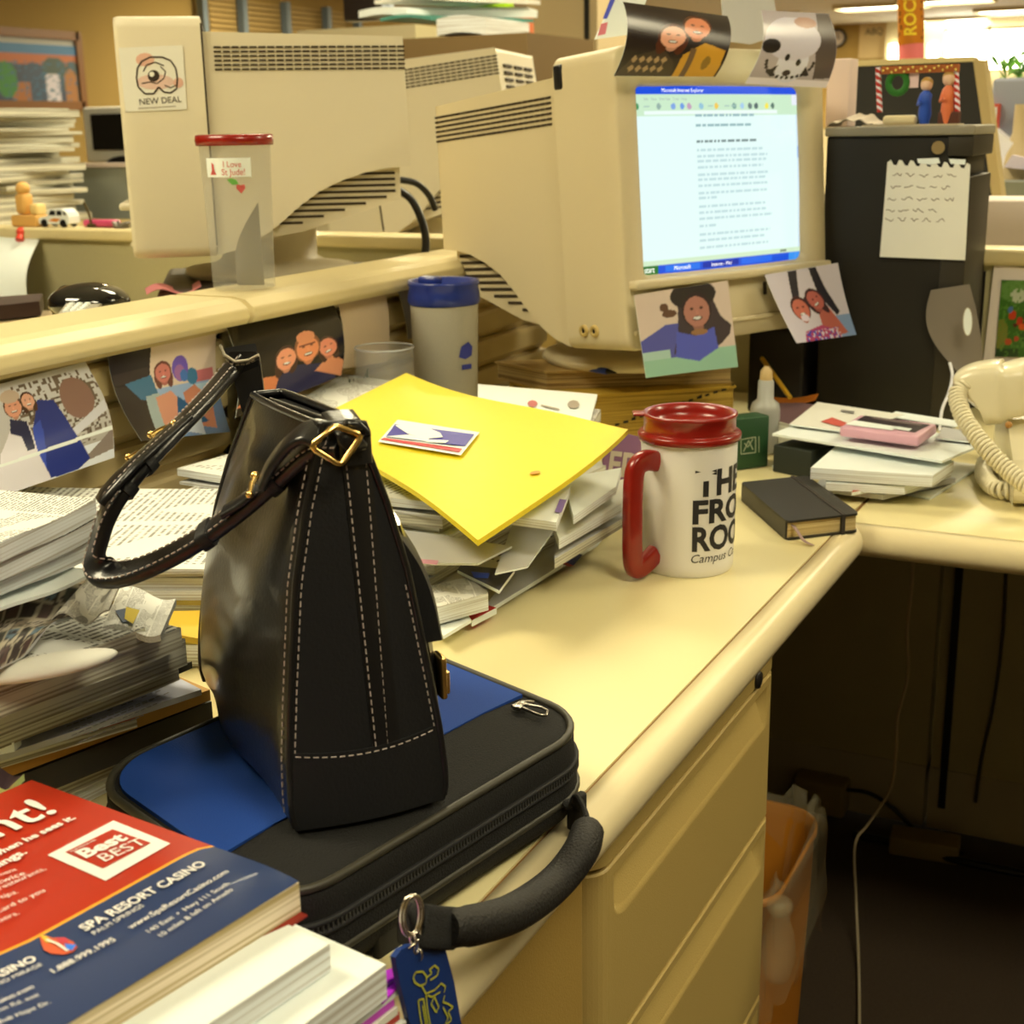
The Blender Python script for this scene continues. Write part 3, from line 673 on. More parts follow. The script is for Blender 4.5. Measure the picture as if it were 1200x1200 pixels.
# ---- photos hung on the main monitor
def crtpf(off): 
    P0=MC1@Vector((0,-off,0));nn=(MC1.to_3x3()@Vector((0,-1,0))).normalized();return (lambda x,y:onplane(x,y,P0,nn)),nn
def hung(px4,off,pic,lab,nu=120,nv=88,bend=None,name='photograph',cat='photo'):
    f,nn=crtpf(off);A,B,C_,D=[f(*p) for p in px4]
    g=quad(A,B,C_,D,(lambda u,v:nn*bend(u,v)) if bend else None)
    m=MB();m.sheet(g,nu,nv,.0005,0,1,1,nrm=nn,pic=pic);return tag(m.build(name,[printmat(.25),paper_w]),lab,cat)
sk=(236,160,110)
p=Pic((44,30,20));p.rect(0,.55,.6,.9,(52,36,24)).poly([(0,.0),(.1,.25),(.35,.38),(.5,.2),(.55,0)],(70,54,32))
for i in range(5):
    for j in range(2):p.poly([(.12+i*.07,.05+j*.12),(.15+i*.07,.1+j*.12),(.12+i*.07,.15+j*.12),(.09+i*.07,.1+j*.12)],(190,150,90))
p.poly([(.55,0),(.56,.3),(.75,.5),(.97,.4),(.98,0)],(226,160,40)).rect(.62,0,.68,.4,(120,90,50)).ell(.82,.2,.04,.1,(150,110,30))
face(p,.43,.55,.14,(255,176,120),(90,40,16),1,-.1);face(p,.66,.72,.145,(250,150,90),(90,50,24),0,-.1)
hung([(719,89),(838,90),(866,16),(730,2)],.030,p,'dark curled photo of a smiling couple on the monitor top left',bend=lambda u,v:.03*(1-(2*v-1)**2)*.5-.02*u*v)
p=Pic((196,176,150));p.rect(0,.0,1,.09,(252,232,210)).poly([(.78,.1),(.7,.5),(.8,1),(1,1),(1,.12)],(96,80,60)).ell(.45,.28,.20,.24,(236,224,200)).ell(.4,.62,.38,.3,(226,210,186)).ell(.36,.36,.032,.045,(30,22,14)).ell(.52,.30,.032,.045,(30,22,14)).ell(.42,.16,.05,.04,(60,44,34)).ell(.12,.5,.12,.1,(40,32,24)).ell(.6,.85,.16,.08,(200,150,110))
for i in range(16):
    a=pi+i*pi/15;p.ell(.42+.30*math.cos(a),.30+.2*math.sin(a),.022,.022,(56,46,34))
p.poly([(.16,.16),(.25,.1),(.28,.26)],(50,40,30)).poly([(.6,.12),(.72,.14),(.63,.26)],(50,40,30))
hung([(873,98),(968,103),(971,16),(892,12)],.034,p,'curling photo of a pale dog upside down, over the screen corner',bend=lambda u,v:.016*math.sin(pi*v))
p=Pic((236,206,160));p.rect(0,0,1,.26,(166,206,150)).poly([(0,.26),(0,.44),(.15,.52),(.3,.6),(.45,.6),(.5,.2),(.2,.2)],(96,96,150)).rect(.0,.2,.3,.3,(190,216,170))
p.poly([(.34,.24),(.42,.5),(.46,.9),(.80,.9),(.88,.62),(.98,.5),(.96,.4),(.86,.3),(.7,.2),(.45,.2)],(74,60,54)).poly([(.36,.2),(.4,.5),(.6,.42),(.8,.5),(.82,.25),(.6,.12)],(94,100,170)).ell(.3,.8,.05,.05,(110,76,50)).ell(.35,.72,.08,.045,(110,76,50))
p.ell(.62,.9,.24,.16,(56,48,40))
face(p,.64,.70,.155,(196,130,96),(60,46,40),0).ell(.64,.46,.09,.035,(170,120,70))
hung([(757,443),(865,430),(853,329),(743,346)],.022,p,'photo of a skydiver in blue, taped under the screen',bend=lambda u,v:-.004*math.sin(pi*u))
p=Pic((232,214,190));p.rect(.7,0,1,.3,(150,170,180)).poly([(.3,1),(.42,1),(.34,.6),(.24,.6)],(60,54,50)).poly([(.58,1),(.68,1),(.74,.7),(.86,.35),(.8,.3),(.62,.6)],(54,48,46)).poly([(.5,.0),(.55,.5),(.7,.45),(.88,.05)],(206,110,80))
p.poly([(.16,0),(.22,.14),(.5,.2),(.7,.12),(.76,0)],(196,80,100)).speck(.2,0,.75,.14,(80,80,160),.4,5).speck(.2,0,.75,.14,(240,220,220),.3,2)
face(p,.3,.45,.13,(220,120,84),(80,50,40),0,.1);face(p,.55,.55,.12,(206,110,84),(76,50,44),1,.5);p.ell(.31,.33,.06,.05,(246,220,200))
hung([(926,402),(996,392),(982,308),(896,322)],.022,p,'curved photo of two laughing people hanging under the right of the screen',bend=lambda u,v:.012*(1-v)**2)
# papers on the monitor roof
f,nn=crtpf(-.06)
def slabpx(name,pts,f,nn,t,mt,lab,cat,decal=None,par=None):
    m=MB();W=[f(*q) for q in pts];m.add(W+[w_-nn*t for w_ in W],[list(range(len(W))),list(range(2*len(W)-1,len(W)-1,-1))]+[(i,len(W)+i,len(W)+(i+1)%len(W),(i+1)%len(W)) for i in range(len(W))])
    if decal:
        for pp,k in decal:put_poly(m,pp,f,nn,k,.0006)
    return tag(m.build(name,mt),lab,cat)
slabpx('leaflet',[(698,46),(722,-6),(760,-6),(742,40)],f,nn,.003,[paper_w,ink((70,80,170)),ink((230,120,110))],'white leaflet striped blue and red standing behind the couple photo','leaflet',[([(706,22),(716,-4),(722,-4),(711,22)],1),([(700,42),(704,28),(712,26),(709,40)],2)])
f,nn=crtpf(-.14)
slabpx('paper_sheet',[(845,-10),(905,-10),(915,40),(880,52),(850,48)],f,nn,.002,[paper_g],'pale grey paper standing between the couple photo and the dog photo','paper')
0 and slabpx('paper_sheet',[(905,20),(940,8),(968,14),(970,56),(905,62)],crtpf(-.2)[0],nn,.003,[paper_w],'white folded paper on the monitor top behind the dog photo','paper')
0 and slabpx('paper_strip',[(930,-8),(946,-8),(944,62),(928,62)],crtpf(-.22)[0],nn,.003,[ink((240,200,60))],'small yellow slip at the top edge behind the dog photo','paper')
0 and slabpx('paper_strip',[(950,-8),(962,-8),(964,62),(950,62)],crtpf(-.22)[0],nn,.003,[ink((90,190,80))],'small green slip at the top edge behind the dog photo','paper')
# ================================================================== RIGHT SIDE OF THE DESK
tw=2.0
a=PX(1143,140,tw);b=PX(968,140,tw)
t=thing('computer_tower','tall black computer tower behind the monitor with a torn note taped on','computer',(2.09,(a.y+b.y)/2,DZ))
tm=mat('black_tower_metal',(27,22,12),.5,bump=.1,bscale=500);tm2=mat('grey_tower_trim',(150,136,96),.5)
y0,y1=a.y,b.y-.002
m=MB();m.bbox((tw+.089,(y0+.03+y1)/2,(DZ+.004+1.152)/2),(.175,y1-y0-.03,1.152-DZ-.004),.003);m.build('case',tm,t)
m=MB();m.bbox((tw+.088,(y0+y1)/2,1.158),(.186,y1-y0+.004,.013),.003);m.build('top_panel',tm2,t)
m=MB()
m.bbox((tw+.09,y0+.017,1.137),(.18,.034,.028),.002);m.bbox((tw+.095,y0+.022,1.11),(.16,.024,.026),.002);m.bbox((tw+.09,y0+.017,.92),(.18,.034,.352),.002)
m.build('front_bezel',mat('dark_bezel',(50,42,24),.5),t)
m=MB();c=PX(1100,173,tw);m.lathe([(.001,.0),(.008,.0),(.009,.003)],M=Matrix.Translation((tw-.001,c.y,c.z))@Matrix.Rotation(-pi/2,4,'Y'),n=16);m.build('round_latch',mat('latch_tan',(150,122,66),.4),t)
m=MB();m.bbox((2.06,.575,.81),(.13,.085,.13),.006);tag(m.build('shade_block',mat('shade_block_dark',(34,28,20),.6)),'low black block standing in for the shade between monitor and tower','box')  # block added where only dark shade lies under the monitor
# torn note
pf=lambda x,y:PX(x,y,tw-.004);nx=Vector((-1,0,0))
t=thing('note_sheet','torn spiral-notebook page with faint handwriting taped to the black tower','note',pf(1080,300))
edge=[(1131,305),(1031,301),(1040,190)]
for i in range(14):
    x=1044+i*6.6;edge+=[(x,190+i*.3+(3.5 if i%2 else -2.5)),(x+3,190+i*.3+(-3 if i%2 else 3))]
edge+=[(1137,193)]
W=[pf(*q) for q in edge];m=MB();m.add(W+[w_+Vector((.0006,0,0)) for w_ in W],[list(range(len(W))),list(range(2*len(W)-1,len(W)-1,-1))]+[(i,len(W)+i,len(W)+(i+1)%len(W),(i+1)%len(W)) for i in range(len(W))]);m.build('sheet',paper_c,t)
m=MB()
for i,(y,x0,x1) in enumerate(((205,1046,1132),(219,1044,1122),(233,1040,1128),(246,1038,1112),(257,1037,1120))):
    q=[];x=x0
    while x<x1: q.append((x,y+R.uniform(-2.6,2.6)+(x-x0)*.01));x+=R.uniform(1.6,3.6)
    for k in range(0,len(q)-5,6): put_line(m,q[k:k+5],.0010,pf,nx,0,.0006)
m.build('handwriting',ink((150,130,96)),t)
for i in range(7):
    y=212+i*13;m=MB()
m=MB();put_poly(m,[(1075,186),(1100,185),(1102,191),(1090,193),(1076,191)],pf,nx,0,.0012);put_poly(m,[(1112,186),(1132,187),(1131,193),(1114,192)],pf,nx,0,.0012);m.build('torn_edge',paper_w,t)
# curled grey card
A_,B_,C_,D_=PX(1122,436,1.985),PX(1153,438,1.998),PX(1136,333,1.998),PX(1091,340,1.990)
g=quad(A_,B_,C_,D_,lambda u,v:Vector((0,.022*math.sin(pi*v)*(1-u)*1.0-.004*math.sin(pi*v)*u,0)) )
t=thing('curled_card','grey curled plastic card with a small pale oval, hanging beside the tower','card',PX(1120,435,1.985))
m=MB();m.sheet(g,12,16,.0012,nrm=nx);m.build('card',mat('grey_card',(132,116,84),.5),t)
m=MB();pf2=lambda x,y:PX(x,y,1.968);put_poly(m,[(x,y) for x,y in [(1134+5*math.cos(k*pi/9)+ .0,377+16*math.sin(k*pi/9)) for k in range(18)]],pf2,nx,0,0);put_poly(m,[(1134+6*math.cos(k*pi/9),377+17*math.sin(k*pi/9)) for k in range(18)],lambda x,y:PX(x,y,1.9695),nx,1,0);m.build('oval_badge',[paper_w,mat('badge_edge',(190,170,120),.5)],t)
m=MB();m.tube(bez([PX(1113,425,1.96),PX(1116,440,1.95),PX(1112,460,1.93),PX(1104,480,1.9),PX(1101,505,1.88)],6),.0022,6);tag(m.build('thin_cable',mat('white_cable',(240,228,190),.5)),'thin white cable dropping behind the papers beside the telephone','cable')
# framed flower picture on the partition
pf=lambda x,y:PX(x,y,2.184)
t=thing('flower_picture','green picture of red flowers with a white border pinned to the partition','picture',pf(1190,425))
m=MB();A_,B_,C_,D_=[pf(*q) for q in((1152,425),(1262,428),(1266,318),(1165,311))];m.sheet(quad(A_,B_,C_,D_),4,4,.002,nrm=nx);m.build('white_border',mat('picture_mount',(250,226,180),.6),t)
p=Pic((64,110,26));p.ell(.2,.86,.22,.14,(110,150,60)).ell(.25,.8,.11,.09,(206,206,150)).ell(.5,.4,.2,.3,(50,90,20)).ell(.05,.3,.1,.2,(130,130,40)).rect(0,0,.3,.1,(40,70,24)).speck(0,0,1,1,(96,140,44),.25,4)
for x,y,r_,c in((.19,.55,.06,(214,64,16)),(.3,.47,.055,(200,50,16)),(.34,.40,.05,(226,90,20)),(.24,.42,.03,(90,40,20)),(.16,.2,.05,(200,80,30)),(.27,.24,.04,(190,70,30)),(.16,.62,.04,(90,120,150)),(.7,.5,.08,(214,64,16)),(.6,.3,.06,(214,84,26))):p.ell(x,y,r_*.9,r_,c)
pf3=lambda x,y:PX(x,y,2.1815);A_,B_,C_,D_=[pf3(*q) for q in((1166,418),(1254,420),(1257,330),(1174,328))]
m=MB();m.sheet(quad(A_,B_,C_,D_),60,60,.001,nrm=nx,pic=p);m.build('print',printmat(.3),t)
#PART4
# ================================================================== PAPERS AND PHONE ON THE RIGHT
def flat(name,px,z,t,mats,lab,cat,decal=None,sag=0,grp=None,zz=None,nu=8,nv=6,rough=0):
    """sheet/booklet lying at height z (top), corners given as the photo shows them"""
    zs=zz or [z]*4;A,B,C_,D=[PZ(*p,h) for p,h in zip(px,zs)]
    n=(B-A).cross(D-A)
    if n.z<0:B,D=D,B
    g=quad(A,B,C_,D,lambda u,v:Vector((0,0,sag*math.sin(pi*u)*math.sin(pi*v)+rough*math.sin(u*5+v*3+z*90)*.5)))
    m=MB();m.sheet(g,nu,nv,t,0,1,0)
    if decal:
        pf=lambda x,y:PZ(x,y,z+.0012)
        for d in decal:
            if d[0]=='p':put_poly(m,d[1],pf,(0,0,1),d[2],.0002)
            else: put_text(m,d[1],d[2],d[3],pf,(0,0,1),d[4],.0004)
    return tag(m.build(name,mats),lab,cat,grp)
flat('folder',[(905,545),(1090,583),(1150,545),(960,520)],.744,.0035,[paper_c,paper_w],'cream folder lowest under the white papers left of the telephone','folder')
flat('envelope',[(955,570),(1035,580),(1120,560),(985,530)],.752,.006,[paper_g,paper_g],'grey envelope near the bottom of the right-hand papers','envelope')
flat('booklet',[(998,577),(1030,571),(1075,560),(1010,555)],.757,.004,[ink((200,96,60)),paper_w],'small red edged booklet peeking from the right-hand papers','booklet')
flat('paper_bundle',[(968,565),(1060,570),(1115,550),(975,525)],.765,.010,[paper_w,pages_w],'stapled white bundle in the middle of the right-hand papers','papers')
flat('paper_bundle',[(950,548),(1093,557),(1118,540),(1000,505)],.781,.014,[paper_w,pages_w],'thick white bundle with a sharp left corner, right-hand papers','papers')
flat('paper_sheet',[(905,508),(1104,540),(1152,520),(980,478)],.792,.003,[paper_w,paper_w],'top white sheet of the papers under the pink cassette box','paper')
flat('envelope',[(952,500),(1040,512),(1120,500),(958,470)],.798,.0015,[paper_c,paper_w],'cream envelope with a red mark behind the pink cassette box','envelope',[('p',[(965,492),(985,500),(1000,495),(985,490)],2)]) if 0 else None
m_=[paper_c,paper_w,ink((226,100,70)),ink((150,140,110))]
flat('envelope',[(925,497),(985,505),(1060,486),(958,471)],.797,.0015,m_,'cream envelope with a red smudge behind the pink cassette box','envelope',[('p',[(962,494),(984,500),(996,497),(975,489)],2),('p',[(985,482),(1000,485),(1002,482),(986,480)],3)])
flat('receipt',[(1098,513),(1140,518),(1150,508),(1105,500)],.797,.0015,[paper_g,paper_w],'small grey slip beside the pink cassette box','receipt')
flat('bill',[(1040,487),(1120,500),(1128,494),(1050,482)],.796,.0015,[paper_w,paper_w],'thin white slip at the back of the right-hand papers','receipt')
# pink cassette box
A_,B_,C_,D_=[PZ(*q,.812) for q in((984,499),(1077,511),(1098,498),(1008,485))]
def obox(m,A,B,D,z0,z1,r=.002,k=0,ins=0):
    """bevelled box from three plan corners"""
    u=(B-A);v=(D-A);cx=A+(u+v)/2;M=Matrix(((u.normalized().x,v.normalized().x,0,cx.x),(u.normalized().y,v.normalized().y,0,cx.y),(0,0,1,(z0+z1)/2),(0,0,0,1)))
    m.bbox((0,0,0),(u.length-ins,v.length-ins,z1-z0),r,k,M=M);return m
t=thing('cassette_box','pink cassette box with a dark top and white label strips, on white papers','cassette box',(A_.x,A_.y,.7925))
m=MB();obox(m,A_,B_,D_,.7985,.811,.003);m.build('case',mat('pink_plastic',(240,176,160),.35),t)
pf=lambda x,y:PZ(x,y,.8112);m=MB()
put_poly(m,[(998,496),(1072,507),(1090,498),(1014,487)],pf,(0,0,1),0);put_poly(m,[(990,498),(1045,505),(1053,501),(1001,493)],pf,(0,0,1),1,.0008);put_poly(m,[(1047,503),(1065,506),(1069,503),(1052,500.5)],pf,(0,0,1),1,.0008);put_poly(m,[(1020,491),(1078,500),(1082,498),(1026,489)],pf,(0,0,1),2,.0008)
m.build('label_strip',[ink((60,46,40)),paper_w,ink((120,100,80))],t)
# dark box under the white sheets, left
A_,B_,D_=PZ(905,553,.74),PZ(950,562,.74),PZ(945,540,.74)
m=MB();obox(m,A_,B_,D_,.7405,.776,.002);tag(m.build('small_box',mat('dark_green_card',(38,42,26),.6)),'dark open box under the left end of the white sheets','box')
# green box with emblem, glue bottle, pencil
t=thing('green_packet','small dark green box with a white square emblem beside the red lid','box',PZ(890,550,.74))
A_,B_=PZ(855,553,.74),PZ(900,547,.74);D_=A_+(Vector((-(B_-A_).y,(B_-A_).x,0))).normalized()*.03
if D_.x<A_.x:D_=A_*2-D_
zt=onplane(900,487,B_,Vector(((B_-A_).y,-(B_-A_).x,0)).normalized()).z
m=MB();obox(m,A_,B_,D_,.7405,zt,.002);m.build('carton',mat('green_card',(40,76,34),.5),t)
nf=Vector(((B_-A_).y,-(B_-A_).x,0)).normalized();nf=nf if nf.x<0 else -nf
pf=lambda x,y:onplane(x,y,A_,nf);m=MB()
put_line(m,[(868,515),(868,532),(885,530),(885,512),(868,515)],.0012,pf,nf,0,.0008);put_line(m,[(871,529),(877,516),(882,527)],.0014,pf,nf,0,.0008);put_line(m,[(872,519),(876,524),(882,514)],.0012,pf,nf,0,.0008);put_line(m,[(889,511),(889,530)],.001,pf,nf,0,.0008)
m.build('emblem',ink((190,190,130)),t)
c=PZ(895,530,.74);t=thing('glue_bottle','white squeeze bottle standing behind the small green box','bottle',c)
m=MB();m.lathe([(.018,.001),(.020,.004),(.020,.060),(.018,.068),(.011,.074),(.0105,.098),(.009,.1)],c=c);m.build('body',mat('milky_plastic',(190,180,140),.35),t)
m=MB();m.lathe([(.0085,.1),(.008,.112),(.003,.118)],c=c);m.build('nozzle',mat('amber_nozzle',(220,180,100),.4),t)
a,b=PX(893,420,1.98),PX(926,466,1.90);m=MB();m.tube([a,b],.0035,6);tag(m.build('pencil',mat('yellow_pencil',(240,180,40),.4)),'yellow pencil leaning behind the white bottle','pencil')
m=MB();A_,B_,C_,D_=PX(903,472,1.95),PX(955,468,1.92),PX(959,461,1.93),PX(905,465,1.97);m.sheet(quad(A_,B_,C_,D_,lambda u,v:Vector((0,0,-.004*math.sin(pi*u)))),8,3,.003,nrm=(-.5,0,.8));tag(m.build('orange_folder',mat('orange_card',(214,120,30),.6)),'orange card edge curling up behind the right-hand papers','folder')
flat('papers',[(900,492),(950,500),(962,476),(905,470)],.785,.035,[mat('dim_papers',(120,84,70),.8),pages_n],'dark heap of papers below the orange card','papers',rough=.004)
# purple magazine standing behind the mug
A_,B_=PZ(708,600,.74),PZ(757,590,.74)
m=MB();nn=Vector((-.85,-.5,.1)).normalized();P0=PZ(735,585,.76);pf=lambda x,y:onplane(x,y,P0,nn)
W=[pf(*q) for q in((712,575),(752,580),(752,520),(748,512),(724,506),(706,540))]
m.add(W+[w_-nn*.006 for w_ in W],[list(range(6)),list(range(11,5,-1))]+[(i,6+i,6+(i+1)%6,(i+1)%6) for i in range(6)])
put_text(m,'ED',(712,556),(748,560),pf,nn,1,.001,bold=.03,hs=1.3)
tag(m.build('magazine',[ink((150,100,110)),ink((214,190,140))]),'purple magazine with large outlined letters standing between papers and mug','magazine')
# ---- telephone
t=thing('telephone','cream desk telephone with its handset on top, cut by the right edge','telephone',PZ(1230,590,DZ))
ph=mat('cream_phone_plastic',(248,226,156),.25,coat=.2)
ex=Vector((.25,-.97,0)).normalized();ey=Vector((.97,.25,0)).normalized();O=PX(1176,560,1.60);O.z=DZ
def loc(a,b,z):return O+ex*a+ey*b+Vector((0,0,z))
# body wedge
prof=[(.0,.004),(.0,.03),(.025,.052),(.10,.085),(.17,.098),(.20,.09),(.21,.004)]
m=MB()
for i in range(1): m.prism(prof,.012,.20,lambda y,z,x:loc(x,y,z),smooth=False)
m.build('body',ph,t,bevel=.012)
# handset
HP=[PX(1128,478,1.70),PX(1150,452,1.72),PX(1185,440,1.72),PX(1230,436,1.72),PX(1290,440,1.71)]
m=MB();m.tube(bez([PX(1137,470,1.69),PX(1146,462,1.69),PX(1162,459,1.69),PX(1182,458,1.69),PX(1205,450,1.70),PX(1250,440,1.70),PX(1300,440,1.70)],6),[.006 if i==0 else min(.036,.012+.0055*i) if i<7 else .036 if i<17 else .03 for i in range(37)],20,flat=(1.9,2.1),up=(0,0,1));m.build('handset',ph,t,subsurf=1)
m=MB();c=PX(1140,452,1.665);m.ball(c,.006,sc=(1,1,1.3));m.build('cord_socket',blackm,t)
path=bez([PX(1133,450,1.665),PX(1122,462,1.655),PX(1128,486,1.63),PX(1142,508,1.61),PX(1160,530,1.595),PX(1180,550,1.585),PX(1203,568,1.575),PX(1230,580,1.57)],10)
def coil(path,rc,rw,pitch):
    P=[];s=0;up=Vector((0,0,1));L=0
    # resample
    pts=[path[0]]
    for a,b in zip(path,path[1:]):
        n=max(1,int((b-a).length/(pitch/9)));pts+=[a.lerp(b,(k+1)/n) for k in range(n)]
    L=0;out=[]
    for i,p in enumerate(pts):
        tg=(pts[min(i+1,len(pts)-1)]-pts[max(i-1,0)]).normalized();n1=tg.cross(up).normalized();n2=tg.cross(n1)
        if i:L+=(p-pts[i-1]).length
        a=2*pi*L/pitch;out.append(p+(n1*math.cos(a)+n2*math.sin(a))*rc)
    return out
m=MB();m.tube(coil(path,.0088,.0026,.0052),.0025,6);m.build('coiled_cord',ph,t)
path=bez([PZ(1155,540,.752),PZ(1153,556,.753),PZ(1166,572,.753),PZ(1190,576,.753),PZ(1225,578,.753)],10)
m=MB();m.tube(coil(path,.0085,.0026,.0060),.0026,6);m.build('coiled_cord',ph,t)
m=MB();c=PX(1182,498,1.60);m.ball(c,.004);m.build('plug',mat('amber_plug',(190,130,50),.3),t)
# ================================================================== ON TOP OF THE TOWER
TZ=1.1645
t=thing('holiday_ornament','tiny holiday porch ornament with candy cane posts, wreath and figures on the tower','ornament',(2.05,.40,TZ))
xo=2.02;pf=lambda x,y,d=0:PX(x,y,xo+d)
canr=mat('candy_red',(200,40,24),.35);canw=mat('candy_white',(246,230,200),.35)
def candy(px0,y0,y1,d):
    a,b=pf(px0,y1,d),pf(px0-2,y0,d);
    base=a.copy()
    m=MB();n=40;V=[];k=10;Fc=[];ms=[]
    for i in range(n+1):
        for j in range(k):
            an=2*pi*j/k;V.append(a.lerp(b,i/n)+Vector((math.cos(an),math.sin(an),0))*.0038)
    m.add(V,[(i*k+j,i*k+(j+1)%k,(i+1)*k+(j+1)%k,(i+1)*k+j) for i in range(n) for j in range(k)],0,True)
    for q in range(len(m.F)):
        i,j=divmod(q,k);m.M[q]=1 if ((i+j*.9)%6)<2.6 else 0
    m.add(V[-k:],[list(range(k))]);return m.build('candy_post',[canr,canw],t)
candy(1031,79,131.5,0);candy(1122,77,131,0.0)
m=MB();a,b=pf(1034,83),pf(1124,79);m.box((xo,(a.y+b.y)/2,(a.z+b.z)/2),(.012,abs(a.y-b.y),.010));m.build('roof_beam',mat('gingerbread',(176,92,30),.6),t)
m=MB()
for i in range(18): c=a.lerp(b,(i+.5)/18);m.ball((xo-.008,c.y,c.z+.003*math.sin(i*2.1)),.0016,n=5)
m.build('sugar_dots',mat('yellow_icing',(255,220,90),.4),t)
m=MB();c=pf(1052,97);m.tube([c+Vector((0,math.cos(q)*.0125,math.sin(q)*.0140)) for q in [2*pi*i/20 for i in range(20)]],.0048,8,closed=True);m.build('wreath',mat('wreath_green',(50,120,30),.7,bump=1,bscale=600),t)
m=MB();c=pf(1071,94);m.box((c.x,c.y,c.z),(.002,.0125,.020));m.build('sign',ink((236,196,160)),t)
m=MB();c=pf(1056,128);m.bbox((c.x-.004,c.y,TZ+.008),(.02,.045,.013),.005);m.build('cream_dog',mat('cream_figurine',(244,216,140),.5),t)
def figure(px,py0,py1,shirt,nm,d=0):
    b=pf(px,py1,d);tp=pf(px,py0,d);h=tp.z-TZ;m=MB()
    m.lathe([(.006,0),(.009,h*.25),(.0075,h*.5),(.0085,h*.66),(.003,h*.76)],c=(b.x,b.y,TZ),n=14,m=0)
    m.ball((b.x,b.y,TZ+h*.86),h*.13,1,n=8);m.ball((b.x+.002,b.y,TZ+h*.90),h*.135,2,n=8)
    m.tube([(b.x,b.y+.007,TZ+h*.62),(b.x-.006,b.y+.009,TZ+h*.45),(b.x-.012,b.y+.003,TZ+h*.5)],.0022,6,0)
    return m.build(nm,[ink(shirt),ink((240,190,130)),ink((200,150,60))],t)
figure(1084,92,129,(40,80,150),'blue_figurine')
figure(1110,84,129,(236,120,60),'orange_figurine')
m=MB();c=pf(1113,122);m.bbox((c.x+.004,c.y,TZ+.009),(.02,.028,.018),.002);m.build('brown_seat',mat('brown_seat',(90,44,24),.6),t)
m=MB();c=pf(1078,130,.0);m.box((2.03,.40,TZ+.0011),(.05,.13,.002));m.build('base_plate',mat('icing_base',(214,190,130),.5),t)
m=MB();a,b=PX(967,118,2.1),PX(996,68,2.1);m.bbox((2.13,(a.y+b.y)/2,(TZ+b.z)/2),(.05,abs(a.y-b.y),b.z-TZ),.002);tag(m.build('carton',mat('pale_carton',(240,206,160),.6)),'pale upright carton on the tower beside the dog photo','box')
m=MB();A_,B_,C_,D_=PX(972,133,2.02),PX(1026,130,2.02),PX(1020,118,2.07),PX(970,115,2.07)
m.sheet(quad(Vector((2.01,A_.y,TZ+.002)),Vector((2.01,B_.y,TZ+.002)),Vector((2.09,B_.y,TZ+.002)),Vector((2.09,A_.y,TZ+.002)),lambda u,v:Vector((0,0,.016*math.sin(pi*u)**.7*(.5+.5*v)+.002*math.sin(u*20)))),20,8,.0015);tag(m.build('crumpled_cloth',mat('pale_cloth',(214,190,140),.8)),'pale crumpled paper lying on the tower left of the ornament','paper')
# dark display panel behind, on the neighbouring desk
xb=2.75
t=thing('desk','neighbouring beige desk beyond the right partition, below the dark panel','desk',(2.8,-.1,0))
m=MB();m.box((2.71,-.1,.765),(.82,2.3,.03));m.build('worktop',desk_m,t)
for y in(-1.2,1.0):
    m=MB();m.box((2.71,y,.375),(.75,.03,.75));m.build('support_panel',metal_b,t)
pf=lambda x,y,d=0:PX(x,y,xb+d)
t=thing('display_panel','large dark flat panel with a tan edge leaning behind the ornament','display',pf(1120,300));t.location.z=.781;TM[t.name]=Matrix.Translation(t.location);bpy.context.view_layer.update();zq=pf(1178,345).z;print('PANELZ',zq,pf(1178,320).z,t.name)
W=[pf(*q) for q in((998,76),(1141,70),(1165,236),(1189,390),(1000,390))];m=MB();m.add(W+[w_+Vector((.05,0,0)) for w_ in W],[list(range(5)),list(range(9,4,-1))]+[(i,5+i,5+(i+1)%5,(i+1)%5) for i in range(5)]);m.build('panel',mat('dark_panel',(44,42,34),.5),t)
W=[pf(x,y,-.003) for x,y in((1140,69),(1153,70),(1175,236),(1199,390),(1188,390),(1163,236))];m=MB();m.add(W+[w_+Vector((.056,0,0)) for w_ in W],[list(range(6)),list(range(11,5,-1))]+[(i,6+i,6+(i+1)%6,(i+1)%6) for i in range(6)]);m.build('edge_trim',mat('tan_trim',(206,176,104),.5),t)
W=[pf(x,y,-.004) for x,y in((998,71),(1141,66),(1141,72),(998,78))];m=MB();m.add(W+[w_+Vector((.058,0,0)) for w_ in W],[list(range(4)),list(range(7,3,-1))]+[(i,4+i,4+(i+1)%4,(i+1)%4) for i in range(4)]);m.build('top_trim',capm,t)
# giant pencil tube
a=pf(1068,74,.03);b=pf(1066,-70,.03)
t=thing('candy_tube','tall yellow candy tube with black letters, pink end down, above the ornament','tube',a)
r_=.0232;ax=(b-a)
m=MB();m.tube([a,a+ax*.155],r_,24);m.build('pink_end',mat('pink_eraser',(240,120,100),.6),t)
p=Pic((226,160,24));
m=MB();m.tube([a+ax*.155,b],r_+.0008,24);m.build('tube',mat('orange_tube',(206,120,20),.35),t)
m=MB();nn=(CAM-a);nn.z=0;nn.normalize();P0=a+nn*(r_+.002)
def tubemap(s,h):  # s along circumference, h along axis
    an=math.atan2(nn.y,nn.x)+s/r_;return a+ax.normalized()*h+Vector((math.cos(an),math.sin(an),0))*(r_+.0016)
V,Fc=textgeo('ROCKS',.03,2);w_=max(v[0] for v in V)
m.add([tubemap((.36-y)*.030-.002,.048+x/w_*.095) for x,y in V],Fc,1)
for k in range(60):
    h=.045+.0042*k;s0=(-R.uniform(.017,.034) if k%3 else R.uniform(.020,.034));q=[tubemap(s0+.0026*math.cos(g),h+.0022*math.sin(g)) for g in (0,1.2,2.4,3.8,5)];m.add(q,[(0,1,2,3,4)],0)
m.build('lettering',[ink((44,32,12)),ink((255,214,40))],t)
